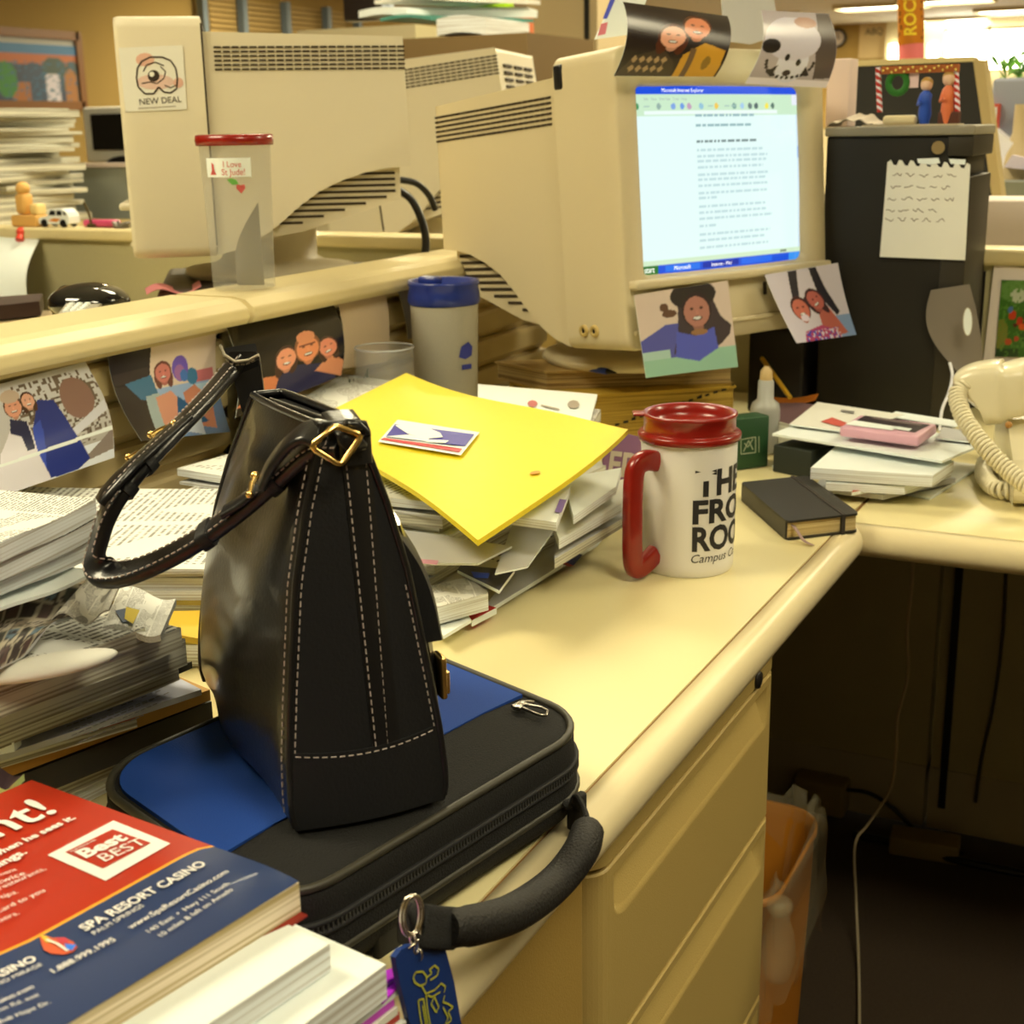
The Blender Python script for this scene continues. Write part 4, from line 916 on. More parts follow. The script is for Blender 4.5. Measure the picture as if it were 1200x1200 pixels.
# right far objects
m=MB();a=PX(1134,232,2.42);b=PX(1260,234,2.42);m.bbox((2.43,(a.y+b.y)/2,(a.z+.80)/2),(.14,abs(a.y-b.y),a.z-.80),.004);m.V=[Vector((v.x,v.y,.7815 if v.z<.82 else v.z)) for v in m.V];tag(m.build('storage_box',mat('pinkish_box',(232,206,160),.6)),'long pale box just behind the partition at the right edge','box')
m=MB();a=PX(1148,212,3.2);b=PX(1290,220,3.2);m.box((3.4,(a.y+b.y)/2,(a.z)-.03),(.5,abs(a.y-b.y),.06),0);m.box((3.45,(a.y+b.y)/2,(a.z)/2-.03),(.40,abs(a.y-b.y)*.95,a.z-.07),1);tag(m.build('far_cabinet',[mat('grey_green_shelf',(150,146,110),.6),mat('tan_cabinet',(196,164,84),.6)]),'grey topped tan cabinet beyond the dark panel at the right','cabinet');CT=a.z
for i,(q,c_,lab) in enumerate((([(1160,205),(1210,205),(1210,186),(1165,150)],(250,236,210),'white papers heaped on the far cabinet'),([(1176,196),(1212,200),(1212,188),(1186,182)],(236,214,190),'cream papers in front of the far white heap'))):
    x=3.28-.05*i;W=[PX(*k,x) for k in q];m=MB();m.add(W+[w_+Vector((.10,0,0)) for w_ in W],[list(range(4)),list(range(7,3,-1))]+[(j,4+j,4+(j+1)%4,(j+1)%4) for j in range(4)]);m.V=[Vector((v.x,v.y,max(v.z,CT))) for v in m.V];tag(m.build('far_papers',ink(c_)),lab,'papers')
x=3.36;a=PX(1157,122,x);b=PX(1171,160,x);m=MB();m.box((x,(a.y+b.y)/2,(a.z+CT)/2),(.06,abs(a.y-b.y),a.z-CT),0);m.box((x-.031,(a.y+b.y)/2,(a.z+b.z)/2),(.004,abs(a.y-b.y)*.7,abs(a.z-b.z)*.8),1);tag(m.build('magazine_file',[ink((206,80,50)),ink((230,220,180))]),'red edged magazine standing on the far cabinet','magazine')
x=3.45;a=PX(1171,93,x);b=PX(1230,125,x);m=MB();m.bbox((x,(a.y+b.y)/2,(a.z+b.z)/2-.06),(.2,abs(a.y-b.y),a.z-b.z+.12),.01);pt=thing('potted_plant','small bright green plant in a grey square planter at the right edge','plant',((x,(a.y+b.y)/2,b.z-.12)));m.build('planter',mat('grey_planter',(150,146,130),.6),pt)
gm=mat('bright_leaf',(110,170,40),.5)
m=MB();c0=Vector((x,(a.y+b.y)/2,a.z))
for k in range(90):
    c=c0+Vector((R.uniform(-.08,.08),R.uniform(-.055,.06),R.uniform(-.005,.055)));d=Vector((R.uniform(-1,1),R.uniform(-1,1),R.uniform(0,1))).normalized()*.022;s_=d.cross(Vector((0,0,1))).normalized()*.008
    m.add([c-d,c+s_,c+d,c-s_],[(0,1,2,3)])
m.build('foliage',gm,pt)
x=3.3;a=PX(1193,100,x);m=MB();m.lathe([(.035,0),(.03,.05),(.014,.1),(.013,.16)],c=(x,a.y-.01,CT),n=16);tag(m.build('tan_vase',mat('tan_vase',(206,176,110),.4)),'tan slender vase on the far cabinet, cut by the frame edge','vase')
#PART5
# ================================================================== NEIGHBOUR'S SIDE (left and behind)
t=thing('desk','beige neighbouring desk behind the left partition, below the side-on monitor','desk',(.9,1.6,0))
m=MB();m.box((.8,1.62,.765),(2.7,.90,.03));m.build('worktop',desk_m,t)
for x in(-.4,2.1):
    m=MB();m.box((x,1.62,.375),(.03,.8,.75));m.build('support_panel',metal_b,t)
# stand under the sticker monitor
bc=MS@Vector((0,.20,-.185));bc.z-=.070;rz=math.radians(38)
gm_=mat('dark_grey_tray',(96,84,62),.5)
m=MB();m.bbox((bc.x,bc.y,(.781+bc.z-.002)/2),(.36,.34,bc.z-.002-.781),.01,rz=rz);tag(m.build('monitor_riser',gm_),'dark grey riser box under the sticker monitor','monitor stand')
bc3=TM['crt_monitor.002']@Vector((0,.2,-.185));bc3.z-=.070
m=MB();m.bbox((bc3.x,bc3.y,(bc3.z-.002)/2),(.40,.40,bc3.z-.002),.01,rz=math.radians(44));tag(m.build('low_cabinet',metal_b),'beige cabinet carrying the half hidden pale monitor','cabinet')
# tray with pink slip in front of the riser
m=MB();c=PR(205,350,1.75);z0=.781;W=[PR(150,352,1.72),PR(250,338,1.76),PR(246,332,1.80),PR(156,342,1.78)]
t=thing('paper_tray','grey tray with a pink slip below the sticker monitor','tray',(c.x,c.y,.781))
zz=W[0].z
m.add([Vector((w_.x,w_.y,h)) for h in(.781,.950) for w_ in W],[(0,1,5,4),(1,2,6,5),(2,3,7,6),(3,0,4,7),(4,5,6,7),(3,2,1,0)]);m.build('tray',gm_,t,bevel=.004)
m=MB();A_,B_,C_,D_=[PZ(*q,.953) for q in((172,345),(236,338),(234,331),(170,338))];m.sheet(quad(A_,B_,C_,D_,lambda u,v:Vector((0,0,.006*math.sin(u*7)))),10,2,.001);m.build('pink_slip',ink((240,140,120)),t)
# black desk phone
c=PR(104,350,1.80);t=thing('desk_phone','glossy black desk phone with a grey keypad behind the left partition','telephone',(c.x,c.y,.781))
gb=mat('glossy_black',(16,15,12),.08,coat=1)
m=MB();m.ball((c.x,c.y,c.z-.004),1,sc=(.050,.050,.024),n=14);m.lathe([(.045,.782),(.045,c.z-.008)],c=(c.x,c.y,0),n=24);m.V=[Vector((v.x,v.y,max(v.z,.782))) for v in m.V];m.build('body',gb,t)
m=MB();k=PR(78,345,1.85);m.ball(k,.012);m.tube([k,Vector((c.x-.02,c.y+.03,.86))],.006);m.build('hook',gb,t)
m=MB();A_,B_,C_,D_=[PR(*q) for q in((68,368,1.66),(106,366,1.66),(120,355,1.76),(78,355,1.76))];m.sheet(quad(A_,B_,C_,D_),4,2,.008);m.build('keypad',mat('grey_keypad',(180,164,120),.4),t)
m=MB()
for i in range(3):
    for j in range(4):
        q=A_.lerp(B_,.2+i*.22).lerp(D_.lerp(C_,.2+i*.22),.15+j*.22);m.bbox(q+Vector((0,0,.001)),(.006,.006,.004),.001)
m.build('keys',paper_w,t)
# tan board and dark tray at extreme left, above the cap
m=MB();A_,B_,C_,D_=[PZ(*q,.90) for q in((-60,396),(55,376),(100,362),(-60,366))];m.sheet(quad(A_,B_,C_,D_),2,2,.018);tag(m.build('tan_board',[mat('tan_board',(214,180,110),.5),mat('tan_board_shade',(80,60,34),.6)]),'tan board seen edge-on above the left partition cap','board') if 0 else None
m=MB();A_,B_,C_,D_=[PZ(*q,.90) for q in((-60,396),(55,377),(100,363),(-60,366))];m.sheet(quad(A_,B_,C_,D_),2,2,.014,0,1);t=tag(m.build('keyboard_shelf',[mat('tan_board',(214,180,110),.5),mat('tan_board_shade',(90,70,40),.6)]),'flat tan shelf board at the left edge, just above the partition cap','shelf')  # dark edge colour paints the shadow under the board
m=MB();m.box((A_.x*.5+C_.x*.5,(A_.y+C_.y)/2+.02,.833),(.20,.1,.105));m.build('support',metal_b,t)
m=MB();A_,B_,C_,D_=[PZ(*q,.925) for q in((-40,362),(46,353),(50,344),(-40,350))];m.sheet(quad(A_,B_,C_,D_),2,2,.022);tag(m.build('dark_folder',mat('dark_brown_folder',(70,48,34),.5)),'dark folder lying on the tan shelf at the left edge','folder')
# pinned paper
px2=2.189
m=MB();A_,B_,C_,D_=PX(-60,356,2.06),PX(32,350,2.08),PX(46,281,px2-.01),PX(-60,268,px2-.01);nx=Vector((-1,0,.3)).normalized()
m.sheet(quad(A_,B_,C_,D_,lambda u,v:Vector((-.02*math.sin(pi*v)*0,0,0))+Vector((-.018*u*math.sin(pi*v),0,0))),12,12,.0006,nrm=nx);t=tag(m.build('pinned_sheet',paper_w),'white sheet curling off the partition under a red pushpin','paper')
m=MB();c=PX(25,272,px2-.012);m.ball(c,.011,n=8);m.tube([c,c+Vector((-.012,-.004,-.016))],[.006,.009],10);tag(m.build('pushpin',mat('red_pin',(236,70,40),.3)),'red pushpin holding the white sheet to the partition','pushpin')
# toys on the cap
CZ=.9845
c=PX(70,262,2.215);c.z=CZ;t=thing('toy_car','small white toy car with orange flame stripe on the partition cap','toy car',c)
ex=Vector((0,-1,0));MT=Matrix.Translation(c)@Matrix(((-1,0,0,0),(0,-1,0,0),(0,0,1,0),(0,0,0,1)))@Matrix.Rotation(pi/2,4,'Z')
def side(pts,w,m,k=0): m.prism(pts,-w,w,lambda x,z,y:MT@Vector((x,y,z)),k)
wm=mat('toy_white',(252,244,214),.25)
m=MB();side([(-.042,.006),(-.044,.016),(-.038,.020),(-.018,.023),(-.010,.038),(.026,.039),(.040,.030),(.043,.022),(.043,.007)],.016,m);m.build('body',wm,t,bevel=.003)
m=MB();side([(-.013,.025),(-.007,.035),(.006,.035),(.006,.025)],.0165,m);side([(.010,.025),(.010,.035),(.023,.035),(.025,.025)],.0165,m);side([(.029,.026),(.029,.034),(.035,.030),(.037,.026)],.0165,m);m.build('windows',blackm,t)
m=MB();side([(-.016,.013),(.0,.019),(.02,.018),(.008,.011)],.0166,m);m.build('flame_stripe',ink((240,150,60)),t)
for x in(-.028,.026):
    for s in(-1,1): m=MB();m.lathe([(.0075,-.004),(.0085,-.002),(.0085,.002),(.0075,.004)],M=MT@Matrix.Translation((x,s*.0145,.0085))@Matrix.Rotation(pi/2,4,'X'),n=18);m.build('wheel',blackm,t)
c=PX(36,262,2.215);c.z=CZ;wd=mat('toy_wood',(240,178,80),.5)
t=thing('wooden_toy','small orange wooden figure with blocks on the partition cap','toy',c)
m=MB();m.bbox((c.x,c.y,c.z+.012),(.04,.075,.024),.004);m.build('base',wd,t);m=MB();m.bbox((c.x,c.y+.012,c.z+.047),(.03,.030,.044),.008);m.ball((c.x,c.y+.012,c.z+.079),.015);m.build('figure',wd,t);m=MB();m.bbox((c.x,c.y-.026,c.z+.036),(.03,.024,.024),.006);m.build('block',mat('toy_wood_pale',(250,206,110),.5),t)
m=MB();a,b=PX(107,263,2.215),PX(98,237,2.2);a.z=CZ+.004;m.tube(bez([a,a.lerp(b,.5)+Vector((0,-.004,0)),b],4),.0028,6);m.tube([a+Vector((0,.01,0)),a+Vector((0,-.012,.001))],.003,6);tag(m.build('twig',mat('dark_twig',(90,74,30),.8)),'small dark twig standing on the cap beside the toy car','twig')
c=PX(117,256,2.225);c.z=CZ;m=MB();m.bbox((c.x+.005,c.y,c.z+.008),(.03,.085,.015),.006);tag(m.build('pink_toy',mat('pink_toy',(220,80,100),.3)),'flat pink toy car body lying right of the twig','toy car')
c=PX(142,258,2.215);c.z=CZ
m=MB();
pp=[c+Vector((R.uniform(-.01,.01),.02*math.sin(i*.9),.007+.006*math.sin(i*1.7))) for i in range(24)];m.tube(bez(pp,3),.0022,5);tag(m.build('wire_tangle',mat('grey_wire',(150,136,104),.4,.5)),'little tangle of grey wire on the cap beside the monitor','wire')
# grey panel behind
x=3.3;a=PX(40,196,x);b=PX(232,186,x);m=MB();m.box((x,(a.y+b.y)/2,(a.z)/2),(.05,abs(a.y-b.y),a.z),0);m.box((x,(a.y+b.y)/2,a.z+.006),(.07,abs(a.y-b.y),.012),1);t=tag(m.build('cubicle_partition',[mat('grey_green_fabric',(164,160,120),.95,bump=.5,bscale=900),mat('pinkish_cap',(226,196,150),.4)]),'grey-green fabric partition further back, above the toy car','partition')
# far monitor
x=4.6;a=PX(95,126,x);b=PX(196,190,x);cy=(a.y+b.y)/2
t=thing('far_monitor','distant white rimmed monitor with a dark screen, beside the side-on monitor','computer monitor',(x,cy,.78))
m=MB();m.bbox((x+.1,cy,(a.z+b.z)/2),(.2,abs(a.y-b.y),a.z-b.z),.012);m.build('case',paper_c,t)
a2=PX(105,134,x-.01);b2=PX(190,175,x-.01);m=MB();m.box((x-.002,(a2.y+b2.y)/2,(a2.z+b2.z)/2),(.012,abs(a2.y-b2.y),a2.z-b2.z));m.build('screen',mat('dark_screen',(34,32,24),.12),t)
m=MB();c=PX(146,186,x-.01);m.lathe([(.001,0),(.11,0),(.11,.01)],M=Matrix.Translation((x-.004,c.y,c.z-.03))@Matrix.Rotation(-pi/2,4,'Y')@Matrix.Diagonal((.38,1,1,1)),n=30);m.build('chin_arc',blackm,t)
m=MB();m.box((x+.1,cy,b.z/2-.03),(.4,.9,b.z-.062));tag(m.build('far_desk',metal_b),'tan desk block under the distant white rimmed monitor','desk')
# newspaper heap behind, far left
x=2.75;a=PX(-80,130,x);b=PX(72,250,x)
zb=PX(30,268,x).z
m=MB();m.box((x+.18,(a.y+b.y)/2,zb/2),(.46,.62,zb-.002));tag(m.build('side_cabinet',metal_b),'beige cabinet under the tall newspaper heap at the left edge','cabinet')
z=zb;ztop=PX(30,126,x).z;i=0
npl=[news_a,news_b,paper_c,paper_g]
while z<ztop:
    th=R.choice((.010,.016,.022,.014));th=min(th,ztop-z+.004);yc=PX(-52,200,x).y+R.uniform(-.03,.03);an=R.uniform(-.22,.22);M_=Matrix.Translation((x+.16+R.uniform(-.02,.02),yc+.07,z))@Matrix.Rotation(an,4,'Z')
    w_,d_=R.uniform(.15,.17),R.uniform(.15,.22);am=R.uniform(.002,.006);ph_=R.uniform(0,6)
    g=quad(*[M_@Vector((sx*d_,sy*w_,th)) for sx,sy in((-1,-1),(1,-1),(1,1),(-1,1))],lambda u,v:Vector((0,0,0)))
    m=MB();m.sheet(g,6,6,th*.92,0,1);o=tag(m.build('newspaper',[npl[i%4],pages_n]),'folded newspaper in the tall leaning heap at the left edge','newspaper','newspapers in the tall heap at the left edge');z+=th;i+=1
# low tan cabinet with papers, back centre
x=3.9;a=PX(462,38,x);b=PX(625,60,x)
zt=PX(540,42,x).z
m=MB();m.box((x+.25,(a.y+b.y)/2,zt/2),(.5,abs(a.y-b.y)-.04,zt));tag(m.build('tall_cabinet',mat('brown_cabinet',(130,100,50),.5)),'brown cabinet holding a heap of papers, behind the monitors','cabinet')
for i,(q,z_,t_,mt,lab) in enumerate((([(508,46),(565,47),(566,36),(520,36)],zt+.055,.05,pages_w,'thick white pad, lowest of the papers on the brown cabinet'),([(440,36),(500,38),(570,30),(470,22)],zt+.068,.010,ink((90,150,110)),'green folder between the papers on the brown cabinet'),([(413,22),(470,30),(573,28),(540,14)],zt+.095,.022,paper_w,'white sheets topmost on the brown cabinet'),([(430,14),(520,20),(575,14),(500,8)],zt+.125,.012,paper_c,'cream sheets leaning over the topmost white papers'))):
    A_,B_,C_,D_=[PX(k[0],30,x) for k in q];X0=x+.02+.01*i
    ys=[p.y for p in(A_,B_,C_,D_)];m=MB();g=quad(Vector((X0,ys[0],z_)),Vector((X0,ys[1],z_-.005)),Vector((X0+.3,ys[2],z_-.005)),Vector((X0+.3,ys[3],z_)),lambda u,v:Vector((0,0,.01*math.sin(pi*u))))
    m.sheet(g,8,4,t_);tag(m.build('paper_pile',mt),lab,'papers')
x=4.33;a=PX(553,-20,x);b=PX(600,38,x);cy=(a.y+b.y)/2;rr=abs(a.y-b.y)/2
t=thing('green_bottle','bright lime green plastic bottle on the brown cabinet','bottle',(x,cy,zt))
m=MB();m.lathe([(rr*.9,0),(rr,.02),(rr,.18),(rr*.8,.23),(rr*.35,.27),(rr*.35,.30)],c=(x,cy,zt+.002));m.build('body',mat('lime_plastic',(176,220,20),.3),t)
m=MB();m.lathe([(rr*.4,.30),(rr*.4,.33)],c=(x,cy,zt));m.build('cap',ink((240,140,40)),t)
x=4.34;a=PX(602,14,x);b=PX(618,38,x);m=MB();m.box((x,(a.y+b.y)/2,(a.z+zt)/2),(.1,abs(a.y-b.y),a.z-zt-.002),0);tag(m.build('orange_carton',ink((226,120,60))),'orange carton right of the lime bottle','box')
x=4.4;a=PX(404,-30,x);b=PX(446,24,x);t=thing('back_monitor','dark monitor cut by the top edge, left of the paper heap','computer monitor',(x,(a.y+b.y)/2,b.z));m=MB();m.bbox((x,(a.y+b.y)/2,(a.z+b.z)/2),(.05,abs(a.y-b.y),a.z-b.z),.01);m.build('case',mat('brown_black',(50,38,26),.4),t)
a=PX(450,-30,x);b=PX(461,10,x);m=MB();m.box((x-.01,(a.y+b.y)/2,(a.z+b.z)/2),(.03,abs(a.y-b.y),a.z-b.z));m.build('bright_strip',mat('bright_strip',(220,220,255),.4),t)
m=MB();m.box((x+.1,(a.y)+.1,(b.z-.1)/2),(.3,.5,b.z-.1+.08));tag(m.build('back_cabinet',wall_p),'pale cabinet block under the cut-off dark monitor','cabinet')
# tall storage column
x=5.2;a=PX(616,-60,x);b=PX(700,95,x)
m=MB();m.box((x+.2,(a.y+b.y)/2,1.15),(.4,abs(a.y-b.y),2.3));t=tag(m.build('tall_locker',mat('tan_locker',(206,176,112),.5)),'tall tan locker column left of the couple photo','cabinet')
a=PX(688,0,x);m=MB();m.box((x-.003,a.y,1.15),(.01,.02,2.3));m.build('door_gap',blackm,t)
# ================================================================== PHOTOS AND CARDS ON THE SLAT PARTITION
def wallphoto(pts,pic,lab,bend=.0,nu=150,nv=110,name='photograph',cat='photo',mt=None):
    A,B,C_,D=[PY(*p) for p in pts];ny=Vector((0,-1,0))
    g=quad(A,B,C_,D,(lambda u,v:ny*bend*math.sin(pi*v)))
    m=MB();m.sheet(g,nu,nv,.0005,0,1,1,nrm=ny,pic=pic);return tag(m.build(name,mt or [printmat(.2),paper_w]),lab,cat)
p=Pic((176,160,120));p.grad((224,214,180)).rect(0,0,1,.22,(238,232,210)).speck(.25,.25,1,.95,(120,100,70),.42,3).speck(.3,.3,.9,.8,(90,74,50),.25,8).ell(.78,.70,.14,.2,(150,110,80)).poly([(.55,.36),(1,.62),(1,.52),(.6,.3)],(220,210,180)).poly([(.7,.05),(1,.32),(1,.1)],(150,130,100))
p.poly([(.32,.02),(.36,.55),(.45,.78),(.58,.74),(.66,.45),(.80,.08),(.7,.0)],(44,56,110)).poly([(.33,.02),(.36,.55),(.43,.6),(.45,.1)],(60,80,150)).poly([(.08,.0),(.1,.4),(.2,.62),(.33,.6),(.38,.3),(.5,.0)],(240,224,190)).poly([(.18,.55),(.2,.68),(.32,.62),(.36,.35),(.3,.35),(.26,.5)],(40,40,60))
face(p,.25,.77,.075,(236,160,110),(90,60,36),0);p.ell(.25,.87,.08,.06,(206,176,130));face(p,.38,.79,.06,(236,170,120),(80,50,30),1);p.poly([(.0,.30),(1,.34),(1,.30),(0,.27)],(250,244,226)) 
wallphoto([(-22,590,.965),(134,536,.975),(100,424,1.035),(-30,458,1.035)],p,'winter photo of two people in long coats on the left partition',.012)
p=Pic((246,214,160));p.poly([(0,0),(0,1),(.38,1),(.33,.6),(.42,.3),(.35,.0)],(46,38,32)).rect(0,.62,.33,.75,(60,50,40)).rect(.3,.35,1,.5,(170,190,190)).poly([(.1,.62),(.35,.66),(.38,.4),(.2,.42)],(70,120,130)).rect(.35,0,1,.35,(120,140,150)).rect(.74,.5,.96,.60,(230,130,110)).ell(.74,.56,.06,.08,(80,130,140)).rect(.72,.42,1,.48,(200,220,220))
p.poly([(.2,.1),(.25,.45),(.38,.46),(.45,.05)],(180,190,160)).poly([(.3,.05),(.34,.42),(.5,.46),(.6,.3),(.62,.05)],(236,160,110)).poly([(.6,.1),(.62,.42),(.75,.48),(.9,.3),(.86,.05)],(220,140,90)).poly([(.45,.1),(.55,.4),(.8,.12)],(60,100,120)).poly([(.5,.05),(.56,.25),(.72,.2),(.7,0)],(214,214,190))
face(p,.46,.65,.085,(226,130,100),(120,70,50),1);p.ell(.63,.66,.08,.13,(130,100,170));p.ell(.62,.62,.05,.08,(180,120,150));p.ell(.66,.58,.04,.06,(90,130,170))
wallphoto([(166,517,.985),(270,506,1.02),(254,379,1.038),(126,416,1.038)],p,'beach photo of two seated people, middle of the partition photos, behind the bag handle',-.010)
p=Pic((20,14,10));p.poly([(.2,0),(.25,.25),(.5,.36),(.8,.26),(.95,0)],(40,40,64)).poly([(.0,.1),(.15,.35),(.35,.3),(.3,0)],(226,130,70)).poly([(.7,.2),(.85,.36),(1,.2),(1,0)],(236,150,90))
face(p,.42,.46,.105,(250,160,104),(70,40,24),1,-.1);face(p,.83,.44,.10,(250,150,100),(70,40,24),1,.25);face(p,.63,.50,.125,(250,150,86),(150,90,50),0);p.ell(.63,.64,.09,.07,(240,150,90));p.rect(.55,.545,.71,.556,(120,60,40))
wallphoto([(276,490,.965),(400,440,.99),(388,350,1.035),(264,380,1.035)],p,'dark photo of three smiling faces, right of the partition joint',.012)
wallphoto([(402,432,1.01),(454,424,1.015),(450,332,1.035),(394,345,1.035)],None,'blank backed cream card tucked in the slats left of the blue lidded mug',.006,6,6,'card','card',[mat('cream_card',(222,190,130),.6),paper_c])
wallphoto([(478,398,1.02),(520,385,1.03),(512,318,1.04),(462,330,1.04)],None,'grey-blue card behind the blue lidded mug',.004,6,6,'card','card',[mat('grey_blue_card',(130,120,104),.5),paper_c])
# ================================================================== CUPS
c=PZ(286,338,.985);t=thing('clear_tumbler','tall clear plastic tumbler with a red lid on the partition cap','tumbler',(c.x,1.07,.9845))
c=Vector((c.x*1.0,1.068,.9845));c.x=PY(286,330,1.068).x
clr=mat('clear_plastic',(200,190,150),.08,spec=.5,ior=1.2);bb=clr.node_tree.nodes['Principled BSDF'];bb.inputs['Alpha'].default_value=.27
m=MB();m.lathe([(.034,.001),(.0375,.003),(.0385,.03),(.0405,.12),(.0425,.172),(.0435,.176)],c=c,n=48,cap=False);m.lathe([(0.0001,.004),(.0375,.004)],c=c,n=48,cap=False);m.build('cup',clr,t)
red=mat('red_lid_plastic',(150,24,10),.28,coat=.3)
m=MB();m.lathe([(.0435,.172),(.046,.172),(.047,.178),(.046,.184),(.042,.185),(.040,.182),(.0001,.182)],c=c,n=48,cap=False);m.build('lid',red,t)
nn=(CAM-c);nn.z=0;nn.normalize();a0=math.atan2(nn.y,nn.x)
def cyl(c,r,a0):return lambda s,h:c+Vector(((r(h) if callable(r) else r)*math.cos(a0+s/ .043),(r(h) if callable(r) else r)*math.sin(a0+s/.043),h))
rt=lambda h:.0385+.004*(h-.03)/.14+.0006
cm=cyl(c,rt,a0)
m=MB();m.sheet(lambda u,v:cm(-.040+u*.058,.136+v*.022),16,3,.0002,nrm=nn);m.build('label',paper_w,t)
m=MB();rt2=lambda h:rt(h)+.0005;cm2=cyl(c,rt2,a0)
for txt,s,h,w_ in(('I Love',-.016,.1475,.022),('St Jude!',-.018,.1385,.028)):
    V,Fc=textgeo(txt,0,1);ww=max(v[0] for v in V);m.add([cm2(s+x/ww*w_,h+y/ww*w_*1.1) for x,y in V],Fc,0)
m.add([cm2(-.034+x,.139+y) for x,y in((0,0),(.009,0),(.007,.004),(.006,.012),(.003,.014),(.003,.005))],[(0,1,2,3,4,5)],0)
m.add([cm2(.004+x*.006,.123+y*.006) for x,y in((0,-1),(.9,0),(.8,.7),(.2,.7),(0,.5),(-.2,.7),(-.8,.7),(-.9,0))],[tuple(range(8))],0)
m.add([cm2(-.004+x,.129+y) for x,y in((-.008,.004),(-.002,-.002),(.006,-.001),(.003,.004),(-.003,.006))],[(0,1,2,3,4)],1)
m.build('lettering',[ink((214,90,70)),ink((110,170,60))],t)
m=MB();g=lambda u,v:c+Vector((math.cos(a0+1.6*(u-.5))*(.012+.016*v*u),math.sin(a0+1.6*(u-.5))*(.012+.02*u),.006+.10*v*(.3+.7*u)));m.sheet(g,12,10,.002,nrm=nn);m.build('folded_napkin',mat('grey_napkin',(150,136,100),.8),t)
# glass
c=PY(451,430,.965);zr=PY(451,407,.965).z;c.z=DZ+.0005
glassm=mat('clear_glass',(205,196,160),.05,spec=.6);glassm.node_tree.nodes['Principled BSDF'].inputs['Alpha'].default_value=.16
m=MB();h=zr-DZ;m.lathe([(.0001,.0),(.036,.0),(.038,.004),(.041,h*.6),(.040,h*.97),(.0395,h),(.0378,h*.97),(.0385,h*.6),(.035,.01),(.0001,.01)],c=c,n=48,cap=False);gr=mat('glass_rim',(225,216,180),.1,spec=.8);gr.node_tree.nodes['Principled BSDF'].inputs['Alpha'].default_value=.6;m.tube([c+Vector((math.cos(a)*.0388,math.sin(a)*.0388,h)) for a in [2*pi*i/40 for i in range(40)]],.0012,6,1,closed=True);tag(m.build('drinking_glass',[glassm,gr]),'clear drinking glass standing behind the yellow envelope','glass')
m=MB();c5=PY(436,432,1.0)
for i in range(14):
    a=R.uniform(-.4,.4);b_=R.uniform(-1,1);m.tube([(c5.x+.02*b_-.04,1.0,DZ+.06),(c5.x+.03*b_-.03+a*.02,1.0+.01*a,DZ+.11+R.uniform(0,.015))],[.002,.0006],5)
m.tube([(c5.x-.04,1.0,DZ+.0008),(c5.x-.04,1.0,DZ+.065)],.016,12,1);tag(m.build('sprig_pot',[mat('dark_green_needles',(60,80,30),.7),blackm]),'tiny dark green sprig between the three-face photo and the glass','plant')
# blue lidded mug
c=PY(523,440,.95);c.z=DZ+.0005;zt_=PY(523,352,.95).z-DZ;zl=PY(523,330,.95).z-DZ
t=thing('travel_mug','speckled grey travel mug with a blue lid beside the partition','mug',c)
rm=.046
m=MB();m.lathe([(rm*.90,0),(rm*.94,.004),(rm*.97,zt_*.5),(rm*1.02,zt_*.9),(rm*1.03,zt_)],c=c,n=48);m.build('body',mat('speckled_grey',(188,174,128),.45,var=.15,vscale=900),t)
bl=mat('blue_lid_plastic',(34,52,110),.3,coat=.2)
m=MB();m.lathe([(rm*1.05,zt_-.004),(rm*1.10,zt_),(rm*1.08,zt_+.010),(rm*1.04,zl-.006),(rm*1.08,zl-.002),(rm*1.07,zl+.003),(rm*.95,zl+.002),(rm*.9,zl-.006),(.0001,zl-.006)],c=c,n=48,cap=False)
m.bbox((c.x-.02,c.y+.01,DZ+zl+.004),(.02,.03,.012),.004);m.build('lid',bl,t)
nn=(CAM-c);nn.z=0;nn.normalize();a0=math.atan2(nn.y,nn.x);cm=lambda s,h:c+Vector((math.cos(a0+s/rm)*(rm*1.0+.0012),math.sin(a0+s/rm)*(rm*1.0+.0012),h))
m=MB()
hh=PY(545,415,.95).z-DZ
for s,h,w_,txt in((.016,hh+.012,.03,'hp'),(.02,hh-.004,.03,'nn')): pass
m.add([cm(.018+x,hh+.010+y) for x,y in((0,0),(.010,-.004),(.022,.0),(.024,.012),(.016,.02),(.004,.014))],[tuple(range(6))],0);m.add([cm(.022+x,hh-.008+y) for x,y in((0,0),(.017,0),(.017,.007),(0,.007))],[(0,1,2,3)],0)
m.build('blue_logo',ink((60,66,130)),t)
#PART6
# ================================================================== RED LIDDED MUG
c=PZ(810,676,DZ);c=c+Vector((.869,.424,0))*.040;c.z=DZ+.0004
t=thing('travel_mug','large cream travel mug with a red lid and red handle, black lettering','mug',c)
nn=(CAM-c);nn.z=0;nn.normalize();a0=math.atan2(nn.y,nn.x);dist=(c-CAM).length
rm=.0475;H_=.136
crm=mat('cream_mug_plastic',(252,236,190),.28,coat=.2)
m=MB();m.lathe([(rm*.93,0),(rm*.965,.003),(rm*.975,.012),(rm*.985,.06),(rm*1.0,.12),(rm*1.005,H_)],c=c,n=72);m.build('body',crm,t)
m=MB();m.lathe([(rm*1.005,H_-.004),(rm*1.07,H_-.003),(rm*1.075,H_+.002),(rm*1.05,H_+.0035),(rm*.965,H_+.0045),(rm*.96,H_+.005),(rm*.955,H_+.018),(rm*.985,H_+.0195),(rm*.99,H_+.022),(rm*.94,H_+.023),(rm*.86,H_+.021),(rm*.83,H_+.015),(rm*.80,H_+.009),(.0001,H_+.009)],c=c,n=72,cap=False)
m.build('lid',red,t)
m=MB();q=c+Vector((0,0,H_+.010));m.ball(q+Vector((-.005,.005,0)),.010,sc=(1.6,.9,.35));al=a0-1.25
